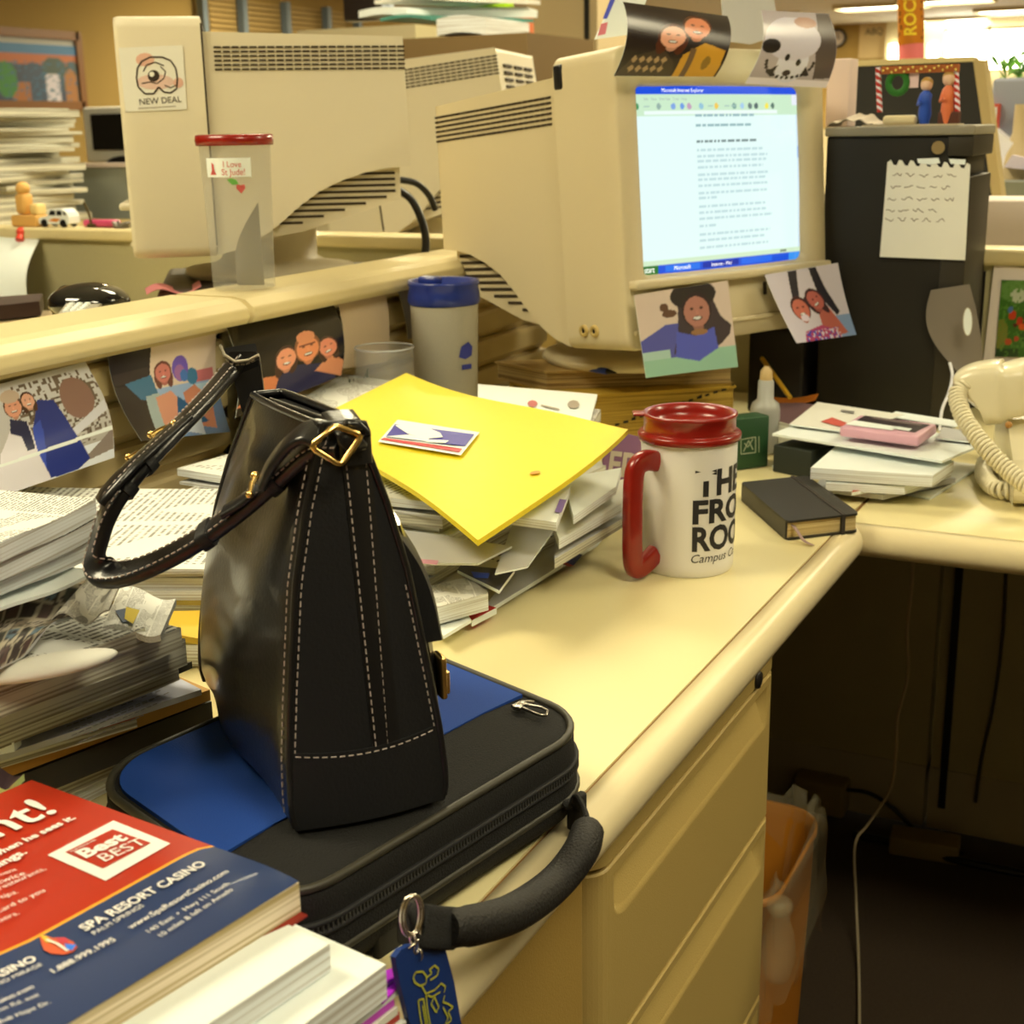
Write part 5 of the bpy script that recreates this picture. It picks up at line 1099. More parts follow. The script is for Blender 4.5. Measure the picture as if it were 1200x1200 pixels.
e1=Vector((math.cos(a0-1.45),math.sin(a0-1.45),0));m.tube([c+e1*(rm*.9)+Vector((0,0,H_+.021)),c+e1*(rm*1.13)+Vector((0,0,H_+.0215)),c+e1*(rm*1.18)+Vector((0,0,H_+.021))],1,10,flat=(.020,.003),up=(0,0,1));m.build('lid_tab',red,t)
ha=a0-.74;hd=Vector((math.cos(ha),math.sin(ha),0));hp=[(.99,.116),(1.3,.119),(1.54,.115),(1.64,.100),(1.66,.055),(1.64,.022),(1.52,.012),(1.3,.014),(.98,.022)]
m=MB();m.tube(bez([c+hd*(rm*a)+Vector((0,0,h)) for a,h in hp],6),1,14,flat=(.021,.0125),up=hd.cross(Vector((0,0,1))));
m.V=[v for v in m.V];m.build('handle',red,t,subsurf=1)
m=MB()
cm=lambda s,h:c+Vector((math.cos(a0+s/rm)*(rm*(.985+.015*(h-.06)/.06)+.0005),math.sin(a0+s/rm)*(rm*(.985+.015*(h-.06)/.06)+.0005),h))
def cyltext(txt,s0,h0,w_,hgt,bold,k,shear=0,clip=None):
    V,Fc=textgeo(txt,bold,2,shear);x0=min(v[0] for v in V);ww=max(v[0] for v in V)-x0;y1=max(v[1] for v in V)
    keep=[f for f in Fc if clip is None or not clip(sum(V[i][0]-x0 for i in f)/len(f)/ww,sum(V[i][1] for i in f)/len(f)/y1)]
    m.add([cm(s0+(x-x0)/ww*w_,h0+y/y1*hgt) for x,y in V],keep,k)
bk=ink((44,40,34))
# lettering starts at image-left of text: s grows to the right of the view
cyltext('THE',.0062,.0845,.064,.0255,.035,0,clip=lambda x,y:x<.30 and y>.62 and not (x<.03 and y>.9))
cyltext('FRO',.0045,.0570,.066,.0235,.035,0)
cyltext('ROO',.0045,.0290,.068,.0245,.035,0)
cyltext('Campus Co',.0040,.0165,.060,.0085,.0,0,.25)
m.build('lettering',bk,t)
# ================================================================== BLACK NOTEBOOK
A_=PZ(921,634,DZ);B_=PZ(1006,624,DZ);T0=PZ(868,566,.765);T1=PZ(937,557,.765);z1=onplane(922,606,A_,Vector((-1,-.3,0)).normalized()).z
A2=Vector((A_.x,A_.y,0));zN=.022
t=thing('notebook','black hardback notebook with an elastic band and ribbon marker beside the mug','notebook',A_)
u=(B_-A_);topA=A_+Vector((0,0,zN));back=(PZ(868,565,DZ+zN)-topA)
v=Vector((back.x,back.y,0))
cov=mat('black_notebook_cover',(52,46,30),.45,bump=.2,bscale=500);pg=pagestack('notebook_pages',(240,206,120),(200,160,80),1500)
def nbp(a,b,z):return A_+u*a+v*b+Vector((0,0,z))
m=MB();m.add([nbp(a,b,z) for z in(.0025,zN-.0025) for a,b in((.03,.02),(.97,.02),(.97,.99),(.03,.99))],[(0,1,5,4),(1,2,6,5),(2,3,7,6),(3,0,4,7),(4,5,6,7),(3,2,1,0)]);m.build('page_block',pg,t)
rr2=rrect(1,1,.05,4)
m=MB();P=[(x+.5,y+.5) for x,y in rr2]
m.prism(P,zN-.0025,zN,lambda x,y,h:nbp(x,y,h));m.prism(P,.0003,.0025,lambda x,y,h:nbp(x,y,h))
m.add([nbp(a,b,z) for z in(.0005,zN-.0002) for a,b in((0.0,.02),(.03,.02),(.03,.98),(.0,.98))],[(0,1,5,4),(1,2,6,5),(2,3,7,6),(3,0,4,7),(4,5,6,7),(3,2,1,0)])
m.build('cover',cov,t,bevel=.0008)
m=MB();m.add([nbp(a,b,z) for z in(-.0001+.0003,zN+.0008) for a,b in((.755,-.012),(.80,-.012),(.80,1.01),(.755,1.01))],[(0,1,5,4),(1,2,6,5),(2,3,7,6),(3,0,4,7),(4,5,6,7),(3,2,1,0)]);m.build('elastic_band',mat('black_elastic',(62,52,36),.8),t)
m=MB();m.tube(bez([nbp(.10,.03,.016),nbp(.12,-.04,.012),nbp(.17,-.10,.004),nbp(.24,-.17,.0018)],5),1,8,flat=(.006,.0009),up=(0,-.5,1));m.build('ribbon',mat('ribbon',(176,140,110),.7),t)
# ================================================================== MIDDLE PAPER PILES
def leafw(name,c,w_,d_,an,z,th,mats,lab,cat,grp=None,curl=.003,pl=None,nu=12,nv=8):
    M_=Matrix.Translation((c[0],c[1],z))@Matrix.Rotation(an,4,'Z');ph_=R.uniform(0,6)
    cs=[R.uniform(-.4,1) for _ in range(4)]
    def bd(u,v): return Vector((0,0,curl*(cs[0]*((1-u)*(1-v))**3+cs[1]*(u*(1-v))**3+cs[2]*(u*v)**3+cs[3]*((1-u)*v)**3)))
    g=quad(*[M_@Vector((sx*w_/2,sy*d_/2,0)) for sx,sy in((-1,-1),(1,-1),(1,1),(-1,1))],bd)
    m=MB();m.sheet(g,nu,nv,th,0,1,0);o=m.build(name,mats);return tag(o,lab,cat,grp)
GB='loose papers stacked under the yellow envelope'
GL='loose paper sheet or booklet stacked under the yellow envelope'
dim=[doc_a,paper_w,paper_g,news_a,paper_c,doc_b,news_b]
z=DZ+.001;i=0
spec=[(.004,'w'),(.012,'n'),(.004,'w'),(.008,'g'),(.010,'n'),(.003,'w'),(.014,'n'),(.004,'w'),(.006,'g'),(.010,'n'),(.003,'w'),(.008,'w')]
for k,(th,ty) in enumerate(spec):
    z+=th+.0006;f=k/len(spec)
    w_,d_=R.uniform(.36,.44),R.uniform(.29,.34);w_-=.06*f
    cx=1.235+R.uniform(-.02,.02)-.01*f;cy=.755+R.uniform(-.012,.012)+.015*f
    leafw('paper_sheet' if ty=='w' else 'newspaper' if ty=='n' else 'folder',(cx,cy),w_,d_,R.uniform(-.10,.12),z,th,[dim[(k*3)%7],pages_n if ty!='w' else pages_w],GL,'paper',GB,.006 if k>10 else .0012)
zB=z
# odd ones sticking out of the front of the pile, each its own look
flat('magazine',[(560,722),(700,636),(736,590),(620,640)],.7475,.004,[paper_g,paper_w,ink((50,56,110)),ink((190,60,40))],'glossy grey magazine with a small blue panel, at the very bottom front of the pile','magazine',[('p',[(652,655),(664,646),(683,650),(672,663)],2),('p',[(652,658),(666,664),(672,663),(656,655)],3)]) 
flat('red_booklet',[(553,727),(582,712),(560,706),(545,716)],.752,.006,[ink((206,40,24)),paper_w],'red booklet corner poking out at the bottom of the middle pile','booklet')
flat('letter',[(520,745),(552,726),(520,704),(480,712)],.757,.003,[paper_w,paper_w],'white letter corner beside the handbag clasp','letter')
flat('folded_newspaper',[(510,712),(572,695),(565,672),(480,692)],.776,.016,[news_a,pages_w],'rolled newspaper sticking out right of the handbag flap','newspaper',sag=.004)
flat('dark_envelope',[(536,668),(585,692),(603,668),(540,662)],.782,.003,[mat('slate_envelope',(90,84,74),.5),paper_w,ink((60,90,170))],'dark slate envelope corner with a blue mark in the middle pile','envelope',[('p',[(552,670),(574,672),(572,678),(556,677)],2)])
flat('letter',[(440,660),(560,660),(600,640),(470,620)],.806,.002,[paper_g,paper_w,ink((220,150,140))],'grey-white letter with a faint red stamp, right of the handbag','letter',[('p',[(490,655),(514,657),(512,662),(490,660)],2)])
flat('letter',[(580,672),(618,664),(660,606),(600,615)],.800,.0015,[paper_g,paper_w],'grey sheet slanting out below the envelope tip','letter')
flat('booklet',[(592,604),(652,612),(668,570),(620,570)],.838,.008,[paper_w,pages_w,ink((150,120,160))],'white booklet with a purple patch under the right edge of the yellow envelope','booklet',[('p',[(650,600),(658,601),(664,586),(656,585)],2)])
flat('catalogue',[(655,632),(728,590),(735,560),(640,590)],.800,.010,[paper_c,pages_w],'fanned cream catalogue at the right end of the middle pile','catalogue',sag=.006)
flat('catalogue',[(650,655),(732,606),(738,580),(650,600)],.782,.010,[paper_g,pages_n],'dull cream catalogue below the fanned one, right end of the pile','catalogue')
flat('catalogue',[(672,605),(722,570),(728,548),(660,560)],.822,.008,[paper_w,pages_w],'bright catalogue topmost at the right end of the pile','catalogue')
# white printed cards behind/right of the envelope
flat('printed_sheet',[(560,468),(690,500),(700,462),(560,450)],.852,.004,[paper_w,pages_w,ink((206,110,90)),ink((180,160,120))],'white printed sheet with small red emblems beyond the yellow envelope','paper',[('p',circ(624,473,6,8,4),2),('p',circ(672,474,7,8,5),3),('p',[(634,474),(655,479),(656,481),(634,476)],3)])
flat('newspaper',[(640,500),(690,503),(704,480),(640,470)],.848,.014,[news_b,pages_n],'folded grey newspaper under the white printed sheet','newspaper') 
flat('printed_sheet',[(335,478),(470,490),(520,455),(402,438)],.852,.003,[doc_b,paper_w],'cream printed sheet beyond the left corner of the yellow envelope','paper')
flat('printed_sheet',[(290,510),(400,520),(440,462),(330,462)],.845,.003,[news_a,paper_w],'newspaper page under the cream sheet, behind the handbag top','newspaper')
# second stack, left part, behind the handles: straight printed pages
z=DZ+.001
GL2='printed page in the neat stack behind the handbag handles'
GB2='printed pages stacked behind the handbag handles'
for k in range(13):
    th=(.004,.007,.010,.006)[k%4];z+=th+.0006
    yel=k in(3,5,8)
    leafw('printed_page' if not yel else 'folder',(.905+.004*math.sin(k*2)-.001*k,.845+.006*math.cos(k*3)),.25,.33,.42+R.uniform(-.05,.05),z,th,[mat('ochre_folder',(190,160,60),.7) if yel else paper_c if k%2 else doc_b,mat('ochre_folder',(190,160,60),.7) if yel else pages_w],GL2,'paper',GB2,.005 if k>10 else .001)
zA=z
0 and flat('printed_page',[(120,596),(196,640),(300,600),(228,572)],zA+.006,.002,[doc_b,paper_w],'topmost printed listing behind the looped bag handle','paper')
flat('printed_page',[(130,632),(240,690),(300,640),(190,600)],zA+.003,.002,[doc_a,paper_w,ink((70,60,44))],'printed letter with a round logo under the topmost listing','paper',[('p',circ(178,636,9,10,5),2)]) if 0 else None
flat('yellow_folder',[(196,742),(232,748),(245,715),(200,716)],.800,.005,[ink((240,190,50)),ink((240,190,50))],'bright yellow folder corner left of the handbag','folder')
# ================================================================== YELLOW ENVELOPE
zs=[.848,.880,.862,.862]
E1,E2,E3,E4=PZ(365,492,.868),PZ(560,633,.852),PZ(736,517,.866),PZ(476,437,.874)
def eb(u,v): return Vector((0,0,.010*math.sin(pi*u)*math.sin(pi*v)+.012*(u*v)**4-.004*math.sin(pi*u*2)))
g=quad(E1,E2,E3,E4,eb)
ym=mat('yellow_envelope',(250,214,26),.5,bump=.25,bscale=25)
t=thing('envelope','large yellow mailing envelope with a blue eagle postage sticker on the pile','envelope',(E1+E3)/2)
m=MB();m.sheet(g,30,24,.005,nrm=(0,0,1));m.build('envelope',ym,t)
nE=(E2-E1).cross(E4-E1).normalized()
def locE(x,y,off=0):
    # intersect with bent surface by iteration
    P=g(.5,.5);n=nE
    for _ in range(4):
        p=onplane(x,y,P,n);d1=(E2-E1);d2=(E4-E1)
        # solve u,v
        A11=d1.dot(d1);A12=d1.dot(d2);A22=d2.dot(d2);b=p-E1;b1=b.dot(d1);b2=b.dot(d2);D=A11*A22-A12*A12
        uu=(b1*A22-b2*A12)/D;vv=(A11*b2-A12*b1)/D;uu=min(.99,max(.01,uu));vv=min(.99,max(.01,vv));P=g(uu,vv)
    return p
def subpoly(m,pts,k,off,n=6):
    # subdivide outline edges then fan-fill so decals follow the bend
    Q=[]
    for i in range(len(pts)):
        a,b=pts[i],pts[(i+1)%len(pts)]
        for j in range(n):Q.append((a[0]+(b[0]-a[0])*j/n,a[1]+(b[1]-a[1])*j/n))
    cx=sum(q[0] for q in Q)/len(Q);cy=sum(q[1] for q in Q)/len(Q)
    W=[locE(*q)+nE*off for q in Q];V=W+[locE(cx,cy)+nE*off];N_=len(Q)
    fs=[(i,(i+1)%N_,N_) for i in range(N_)];a,b,c_=V[0],V[1],V[N_]
    if (b-a).cross(c_-a).dot(nE)<0:fs=[f[::-1] for f in fs]
    m.add(V,fs,k)
m=MB();o_=.0022
subpoly(m,[(443,520),(466,494),(562,509),(540,536)],0,o_)
subpoly(m,[(452,515),(463,500),(556,512),(545,526)],1,o_+.0006)
subpoly(m,[(446,518),(450,516),(542,529),(538,533)],2,o_+.0006)
subpoly(m,[(463,502),(490,500),(516,511),(519,516),(500,518),(478,512)],0,o_+.0012)
subpoly(m,[(452,515),(480,513),(503,518),(500,521)],0,o_+.0012)
subpoly(m,[(500,519),(526,520),(522,523),(498,522)],0,o_+.0012)
m.build('postage_sticker',[paper_w,ink((60,50,130)),ink((214,50,50))],t)
m=MB();q=locE(627,556)+nE*.002;m.add([q+Vector((math.cos(a)*.007,math.sin(a)*.004,0)) for a in [2*pi*i/12 for i in range(12)]],[tuple(range(12))],0);m.build('clasp_hole',ink((226,150,20)),t)
# ================================================================== LEFT NEWSPAPER PILE
def pile(name,pL,pR,z,th,depth,mats,lab,cat,an=0,decal=None,curl=0,grp=None,nu=14):
    FL,FR=PZ(*pL,z),PZ(*pR,z);d=(FR-FL);pr=Vector((-d.y,d.x,0)).normalized()
    if pr.y<0:pr=-pr
    pr=Matrix.Rotation(an,3,'Z')@pr*depth
    g=quad(FL,FR,FR+pr,FL+pr,lambda u,v:Vector((0,0,curl*math.sin(u*6+v*2)+.0*v)))
    m=MB();m.sheet(g,nu,6,th,0,1,0)
    if decal:
        pf=lambda x,y:PZ(x,y,z)
        for dd in decal:
            if dd[0]=='p':put_poly(m,dd[1],pf,(0,0,1),dd[2],.0008+abs(curl))
            else:
                for q in dd[1]:put_line(m,q,dd[3],pf,(0,0,1),dd[2],.0010+abs(curl))
    return tag(m.build(name,mats),lab,cat,grp)
blk=mat('black_magazine_cover',(40,36,26),.35)
pile('magazine',(25,958),(242,851),.753,.012,.26,[paper_w,pages_w],'white magazine lowest in the left pile, touching the blue bag','magazine')
pile('magazine',(0,948),(245,842),.766,.011,.27,[paper_g,pages_n],'dull cream magazine second from the bottom of the left pile','magazine')
pile('magazine',(-30,930),(248,822),.786,.018,.27,[blk,mat('black_page_edges',(62,54,36),.7)],'thick black covered magazine in the lower left pile','magazine')
pile('catalogue',(-40,915),(246,808),.796,.008,.26,[ink((206,150,60)),ink((196,140,50))],'ochre edged catalogue above the black magazine','catalogue')
pile('booklet',(-50,905),(160,842),.803,.006,.22,[ink((196,90,40)),pages_n],'red-brown booklet under the big typed envelope','booklet')
# typed envelope
ez=.811
q4=[PZ(*k,ez) for k in((-60,905),(240,810),(196,788),(60,815))]
lines=[]
for i,(x0,y0,x1,y1) in enumerate(((78,852,190,809),(80,858,190,815),(84,863,200,811),(88,867,186,824),(92,871,170,838))): lines.append([(x0,y0),(x1,y1)])
m=MB();g=quad(PZ(-60,905,ez),PZ(236,808,ez),PZ(190,784,ez),PZ(-40,850,ez));m.sheet(g,8,4,.004,0,1,0)
for l in lines:
    n_=14
    for k in range(n_):
        if R.random()<.8:
            a=(l[0][0]+(l[1][0]-l[0][0])*k/n_,l[0][1]+(l[1][1]-l[0][1])*k/n_);b=(l[0][0]+(l[1][0]-l[0][0])*(k+.75)/n_,l[0][1]+(l[1][1]-l[0][1])*(k+.75)/n_);put_line(m,[a,b],.0012,lambda x,y:PZ(x,y,ez),(0,0,1),2)
tag(m.build('typed_envelope',[mat('dull_envelope',(214,206,184),.7),paper_g,ink((150,140,118))]),'large grey-white envelope with typed address lines in the left pile','envelope')
flat('letter',[(-30,880),(16,870),(24,862),(-30,852)],.822,.006,[paper_w,paper_w],'white rounded envelope tip at the left edge of the pile','letter')
flat('black_folder',[(-60,880),(100,830),(225,775),(60,800)],.818,.005,[blk,blk],'black folder between envelope and newspapers in the left pile','folder')
news=[(.836,.016,(-60,872),(208,770),'newspaper lowest of the folded ones in the left pile',news_b),(.856,.018,(-60,852),(217,748),'newspaper with crisp folded layers, middle of the left pile',news_a),(.872,.014,(-60,838),(212,735),'newspaper lying above the crisp folded one in the left pile',news_b),(.884,.010,(-60,815),(170,735),'newspaper with a rounded fold under the comics page',news_a)]
for z_,th,a,b,lab,mt in news: pile('newspaper',a,b,z_,th,.24,[mt,pages_n],lab,'newspaper',an=.1,curl=.001)
m=MB();a,b=PZ(-30,800,.884),PZ(138,762,.886);q=(b-a);m.ball((0,0,0),1,sc=(q.length/2,.013,.0055),M=Matrix.Translation(a.lerp(b,.5))@Matrix.Rotation(math.atan2(q.y,q.x),4,'Z'));tag(m.build('newspaper_fold',[paper_c]),'rounded cream newspaper fold jutting from the left pile','newspaper')
p=Pic((200,180,130));
for i in range(7):
    for j in range(5):
        p.rect(i/7+.01,j/5+.01,i/7+.12,j/5+.17,((60,44,34),(150,130,90),(110,130,120),(90,60,46),(206,186,140),(70,70,50))[(i*3+j*5)%6])
p.speck(0,0,1,1,(50,36,28),.3,2)
m=MB();A_,B_,C_,D_=PZ(-40,835,.888),PZ(40,745,.896),PZ(122,680,.905),PZ(-30,690,.905);m.sheet(quad(A_,B_,C_,D_,lambda u,v:Vector((0,0,.005*math.sin(u*5)+.004*math.sin(v*7)))),50,34,.001,0,1,1,pic=p);tag(m.build('comics_page',[printmat(.5),paper_g]),'crumpled colour comics page, dark panels, at the left edge','newspaper')
m=MB();A_,B_,C_,D_=PZ(60,725,.900),PZ(128,722,.900),PZ(150,668,.91),PZ(112,668,.912);m.sheet(quad(A_,B_,C_,D_,lambda u,v:Vector((0,0,.004*math.sin(u*8)))),14,8,.001);tag(m.build('crumpled_page',news_b),'small crumpled grey page below the white sheet tip','newspaper')
m=MB();A_,B_,C_,D_=PZ(120,735,.884),PZ(188,742,.884),PZ(206,700,.884),PZ(140,690,.884);m.sheet(quad(A_,B_,C_,D_,lambda u,v:Vector((0,0,.003*math.sin(u*6)))),14,8,.004)
pf=lambda x,y:PZ(x,y,.8875);put_poly(m,[(135,716),(152,712),(160,725),(144,730)],pf,(0,0,1),1);put_poly(m,[(148,712),(164,716),(156,732),(146,726)],pf,(0,0,1),2,.0006)
tag(m.build('colour_supplement',[news_a,ink((70,84,90)),ink((226,190,40))]),'newspaper page with a yellow and blue picture left of the bag','newspaper')
pile('white_sheet',(-60,742),(110,668),.916,.002,.10,[paper_w,paper_w,ink((226,120,90)),ink((240,190,140))],'big white sheet curling at its tip, over the comics page','paper',curl=.002,decal=[('p',[(55,661),(64,658),(72,668),(62,670)],2),('p',[(64,659),(80,664),(84,669),(70,669)],3)])
for k,(a,b,z_,lab) in enumerate((((-60,705),(118,626),.930,'lowest newspaper of the top fan at the left edge'),((-60,690),(114,606),.942,'middle newspaper of the top fan at the left edge'),((-60,668),(112,584),.954,'topmost newspaper of the fan at the left edge'))):
    pile('newspaper',a,b,z_,.011,.12,[news_a,pages_w],lab,'newspaper',an=-.1*k+.15,curl=.0015)
m=MB();A_,B_,C_,D_=[PZ(*q,.925) for q in((76,640),(92,641),(94,628),(80,628))];m.sheet(quad(A_,B_,C_,D_),2,2,.001);tag(m.build('sticky_tab',ink((216,196,40))),'small yellow-green sticky tab at the edge of the newspaper fan','sticky note')
#PART7
# ================================================================== BLUE AND BLACK PORTFOLIO BAG
FLc,Rc,Lc=Vector((.469,.375,0)),Vector((.746,.321,0)),Vector((.543,.574,0))
U_=(Rc-FLc);V_=(Lc-FLc);ul,vl=U_.length,V_.length
def lb(x,y,z): return FLc+U_*(x/ul+.5)+V_*(y/vl+.5)+Vector((0,0,z))
t=thing('laptop_bag','blue and black zipped laptop bag lying flat under the handbag','bag',lb(0,0,DZ))
nyl=mat('black_nylon',(18,16,10),.85,bump=.5,bscale=900);blu=mat('blue_neoprene',(12,62,118),.8,bump=.2,bscale=900)
def rg(s,z,r=.045):
    return [lb(x*s if abs(x)<1 else x,y*s,z) for x,y in rrect(ul,vl,r,8)]
def inset(d,z): return [lb(x,y,z) for x,y in rrect(ul-2*d,vl-2*d,max(.012,.045-d),8)]
TB=.801
lv=[(.012,.7405),(.003,.747),(-.002,.757),(-.001,.766),(.0,.778),(.001,.788),(.001,.795),(.004,.7995),(.012,TB),(.05,TB+.0012)]
m=MB();rs=[inset(d,z) for d,z in lv];k=len(rs[0]);Vv=[v for r_ in rs for v in r_]
m.add(Vv,[(i*k+j,i*k+(j+1)%k,(i+1)*k+(j+1)%k,(i+1)*k+j) for i in range(len(rs)-1) for j in range(k)],0,True);m.add(rs[0],[list(range(k))[::-1]]);m.add(rs[-1],[list(range(k))]);m.build('body',nyl,t)
m=MB();O_=[(x,y) for x,y in rrect(ul-.018,vl-.018,.038,8)]
yb_=-vl/2+.066;O2=[]
for x,y in O_:
    O2.append((x,max(y,yb_+ .006*math.sin((x/ul+.5)*pi))))
m.prism(O2,TB-.0005,TB+.0022,lambda x,y,h:lb(x,y,h));m.build('blue_panel',blu,t)
pip=mat('black_piping',(60,54,34),.45)
m=MB();m.tube(inset(.0035,.8003),.0026,8,closed=True);m.tube(inset(-.0006,.7620),.0024,8,closed=True);m.build('piping',pip,t)
m=MB();m.tube(inset(-.0005,.7815),.0018,6,closed=True);m.tube(inset(-.0005,.7755),.0018,6,closed=True)
zr=inset(-.0012,.7785);zt=bez(zr+[zr[0]],1)
for a,b in zip(zr,zr[1:]+zr[:1]):
    n_=max(1,int((b-a).length/.0026))
    for i in range(n_): m.box(a.lerp(b,(i+.5)/n_),(.0014,.0014,.0042),1,rz=0)
m.build('zipper',[mat('zip_tape',(34,32,26),.7),mat('zip_teeth',(60,56,42),.5)],t)
m=MB();z_=TB+.004;P_=lambda x,y,h=z_:PZ(x,y,h)
m.tube(bez([P_(600,828),P_(612,823),P_(626,823)],4),.0013,6);m.tube([P_(604,826),P_(632,838),P_(640,838),P_(642,833),P_(634,829),P_(608,824)],.0011,6,closed=True);m.bbox(P_(608,828),(.008,.006,.003),.001)
m.build('zip_pull',mat('dark_chrome',(.45,.42,.38),.25,1,raw=True),t)
# carry handle
m=MB();gp=[PY(524,1088,.306),PY(560,1083,.300),PY(605,1068,.296),PY(650,1036,.296),PY(680,998,.292),PY(690,970,.297)]
m.tube(bez(gp,6),[.0085]+[.0098]*3+[.0104]*(len(bez(gp,6))-7)+[.0100]*2+[.008],16);m.build('handle_grip',mat('padded_grip',(30,26,18),.6,bump=.5,bscale=600),t)
for q in([PY(470,1082,.345),PY(485,1084,.310),PY(510,1087,.304),PY(532,1088,.306)],[PY(668,938,.326),PY(680,945,.318),PY(688,962,.306),PY(690,975,.297)]):
    m=MB();m.tube(bez(q,5),1,10,flat=(.021,.004),up=(0,-1,.25));m.build('webbing_tab',mat('black_webbing',(28,26,20),.8,bump=.8,bscale=1200),t)
m=MB();m.bbox(PY(457,1085,.362),(.026,.006,.030),.002,rz=-.19);m.build('anchor_patch',mat('anchor_patch',(34,31,23),.7),t);m=MB();m.bbox(PY(676,950,.3245),(.016,.006,.022),.002,rz=-.19);m.build('anchor_patch',MATS['anchor_patch'],t)
# ================================================================== KEY RING + TAG
t=thing('key_ring','silver ring with a blue tag bearing a yellow line drawing, on the bag handle','key ring',PY(505,1190,.296))
yk=.304
c=PY(481,1073,yk);m=MB();m.tube([c+Vector((math.cos(a)*.0052,-math.cos(a)*.002,math.sin(a)*.0105)) for a in [2*pi*i/28 for i in range(28)]],.0009,8,closed=True);m.tube([c+Vector((.001+math.cos(a)*.005,-.001-math.cos(a)*.002,math.sin(a)*.0102)) for a in [2*pi*i/28 for i in range(28)]],.0008,8,closed=True);m.build('ring',chrome,t)
m=MB()
for i,(x,y) in enumerate(((484,1102),(488,1110),(491,1118))):
    c=PY(x,y,yk);m.tube([c+Vector((math.cos(a)*(.0022 if i%2 else .0006),(.0 if i%2 else math.cos(a)*.002),math.sin(a)*.0033)) for a in [2*pi*k/14 for k in range(14)]],.0006,6,closed=True)
m.tube([PY(494,1066,yk),PY(492,1100,yk),PY(478,1112,yk)],.0007,6);m.build('chain',chrome,t)
pf=lambda x,y:PY(x,y,yk);ny=Vector((0,-1,0))
o=[(470,1113),(480,1108),(505,1104),(516,1105),(522,1112),(532,1150),(540,1195),(546,1230),(538,1238),(500,1244),(490,1238),(478,1190),(468,1150),(463,1122)]
m=MB();W=[pf(*q) for q in o];k=len(W);m.add(W+[w_+Vector((0,.0028,0)) for w_ in W],[list(range(k)),list(range(2*k-1,k-1,-1))]+[(i,k+i,k+(i+1)%k,(i+1)%k) for i in range(k)]);m.build('tag',mat('blue_tag',(28,56,100),.4),t)
m=MB()
for L_ in ([(483,1145),(486,1139),(494,1138),(499,1144),(498,1152),(491,1155),(485,1151),(483,1145)],[(498,1146),(505,1140),(502,1136),(508,1131),(513,1135),(511,1143),(503,1148)],[(493,1155),(498,1164),(508,1160),(516,1152),(521,1156),(519,1163)],[(500,1166),(505,1168),(515,1162)],[(498,1165),(500,1184),(504,1205)],[(489,1172),(495,1170),(500,1200),(503,1215)],[(489,1172),(492,1195),(496,1215)],[(494,1178),(498,1202)],[(508,1168),(504,1176),(510,1186),(513,1180),(508,1168)],[(520,1166),(518,1174),(524,1176),(530,1180),(524,1185),(528,1195),(522,1200),(514,1204)],[(518,1180),(524,1192),(520,1202),(508,1208)]):
    put_line(m,L_,.0009,pf,ny,0,.0006)
m.build('line_drawing',ink((206,196,40)),t)
# ================================================================== HANDBAG
HZ=TB+.0034
P0=Vector((.5715,.384,HZ));wv=Vector((.7771,-.6293,0));lvv=Vector((.6293,.7771,0))
t=thing('handbag','black leather handbag with tan stitching and gold fittings, standing on the laptop bag','handbag',P0+lvv*.12)
Wt=[(0,.043),(.012,.0455),(.04,.044),(.074,.040),(.134,.032),(.173,.023),(.218,.0095)]
def Wh(h):
    for (a,b),(c_,d) in zip(Wt,Wt[1:]):
        if h<=c_: return b+(d-b)*(h-a)/(c_-a)
    return Wt[-1][1]
HT=.218
def BP(a,s,h): return P0+wv*a+lvv*s+Vector((0,0,h))
def ends(h): return .105*h,.236-.135*h-.03*(h/HT)**2
def bulge(tt,h,side):
    e=math.sin(pi*min(1,max(0,tt)))
    return e**.7*(.013*math.sin(pi*(h/HT)**.75)+.002)*(1.0 if side<0 else .8)
def htop(s): return HT-.012*(s/.2)
def ring(f,n=26,ne=10):
    h0=f*HT;s0,s1=ends(h0);W=Wh(h0);P=[]
    def pt(a,s): 
        return BP(a,s,h0+(htop(s)-HT)*f*f)
    for i in range(ne): # near gusset, from left to right, slightly puffed
        q=i/ne;a=-W+2*W*q;P.append(pt(a,s0-.005*math.sin(pi*q)*(1-f*.6)+.0015))
    for i in range(n):
        q=i/n;P.append(pt(W+bulge(q,h0,1),s0+(s1-s0)*q))
    for i in range(ne):
        q=i/ne;a=W-2*W*q;P.append(pt(a,s1+.004*math.sin(pi*q)*(1-f*.6)))
    for i in range(n):
        q=1-i/n;P.append(pt(-W-bulge(q,h0,-1)+.0035*math.sin(q*9+h0*30)*math.sin(pi*q)*(f<.9),s0+(s1-s0)*q))
    return P
NR=34;rs=[ring(i/NR) for i in range(NR+1)];k=len(rs[0]);ne=10;n_=26
m=MB();g_=MB()
Vv=[v for r_ in rs for v in r_];F1=[];F2=[]
for i in range(NR):
    for j in range(k):
        f=(i*k+j,i*k+(j+1)%k,(i+1)*k+(j+1)%k,(i+1)*k+j)
        (F2 if (j<ne or ne+n_<=j<2*ne+n_) else F1).append(f)
m.add(Vv,F1,0,True);bt=[BP(v.dot(wv)-P0.dot(wv),v.dot(lvv)-P0.dot(lvv),0)*1 for v in rs[0]];m.add(rs[0],[list(range(k))[::-1]],0)
cen=[v+(P0+lvv*.12-v).normalized()*.004 for v in rs[-1]]
m.build('body',leather,t)
g_.add(Vv,F2,0,True);g_.build('gusset',leather2,t)
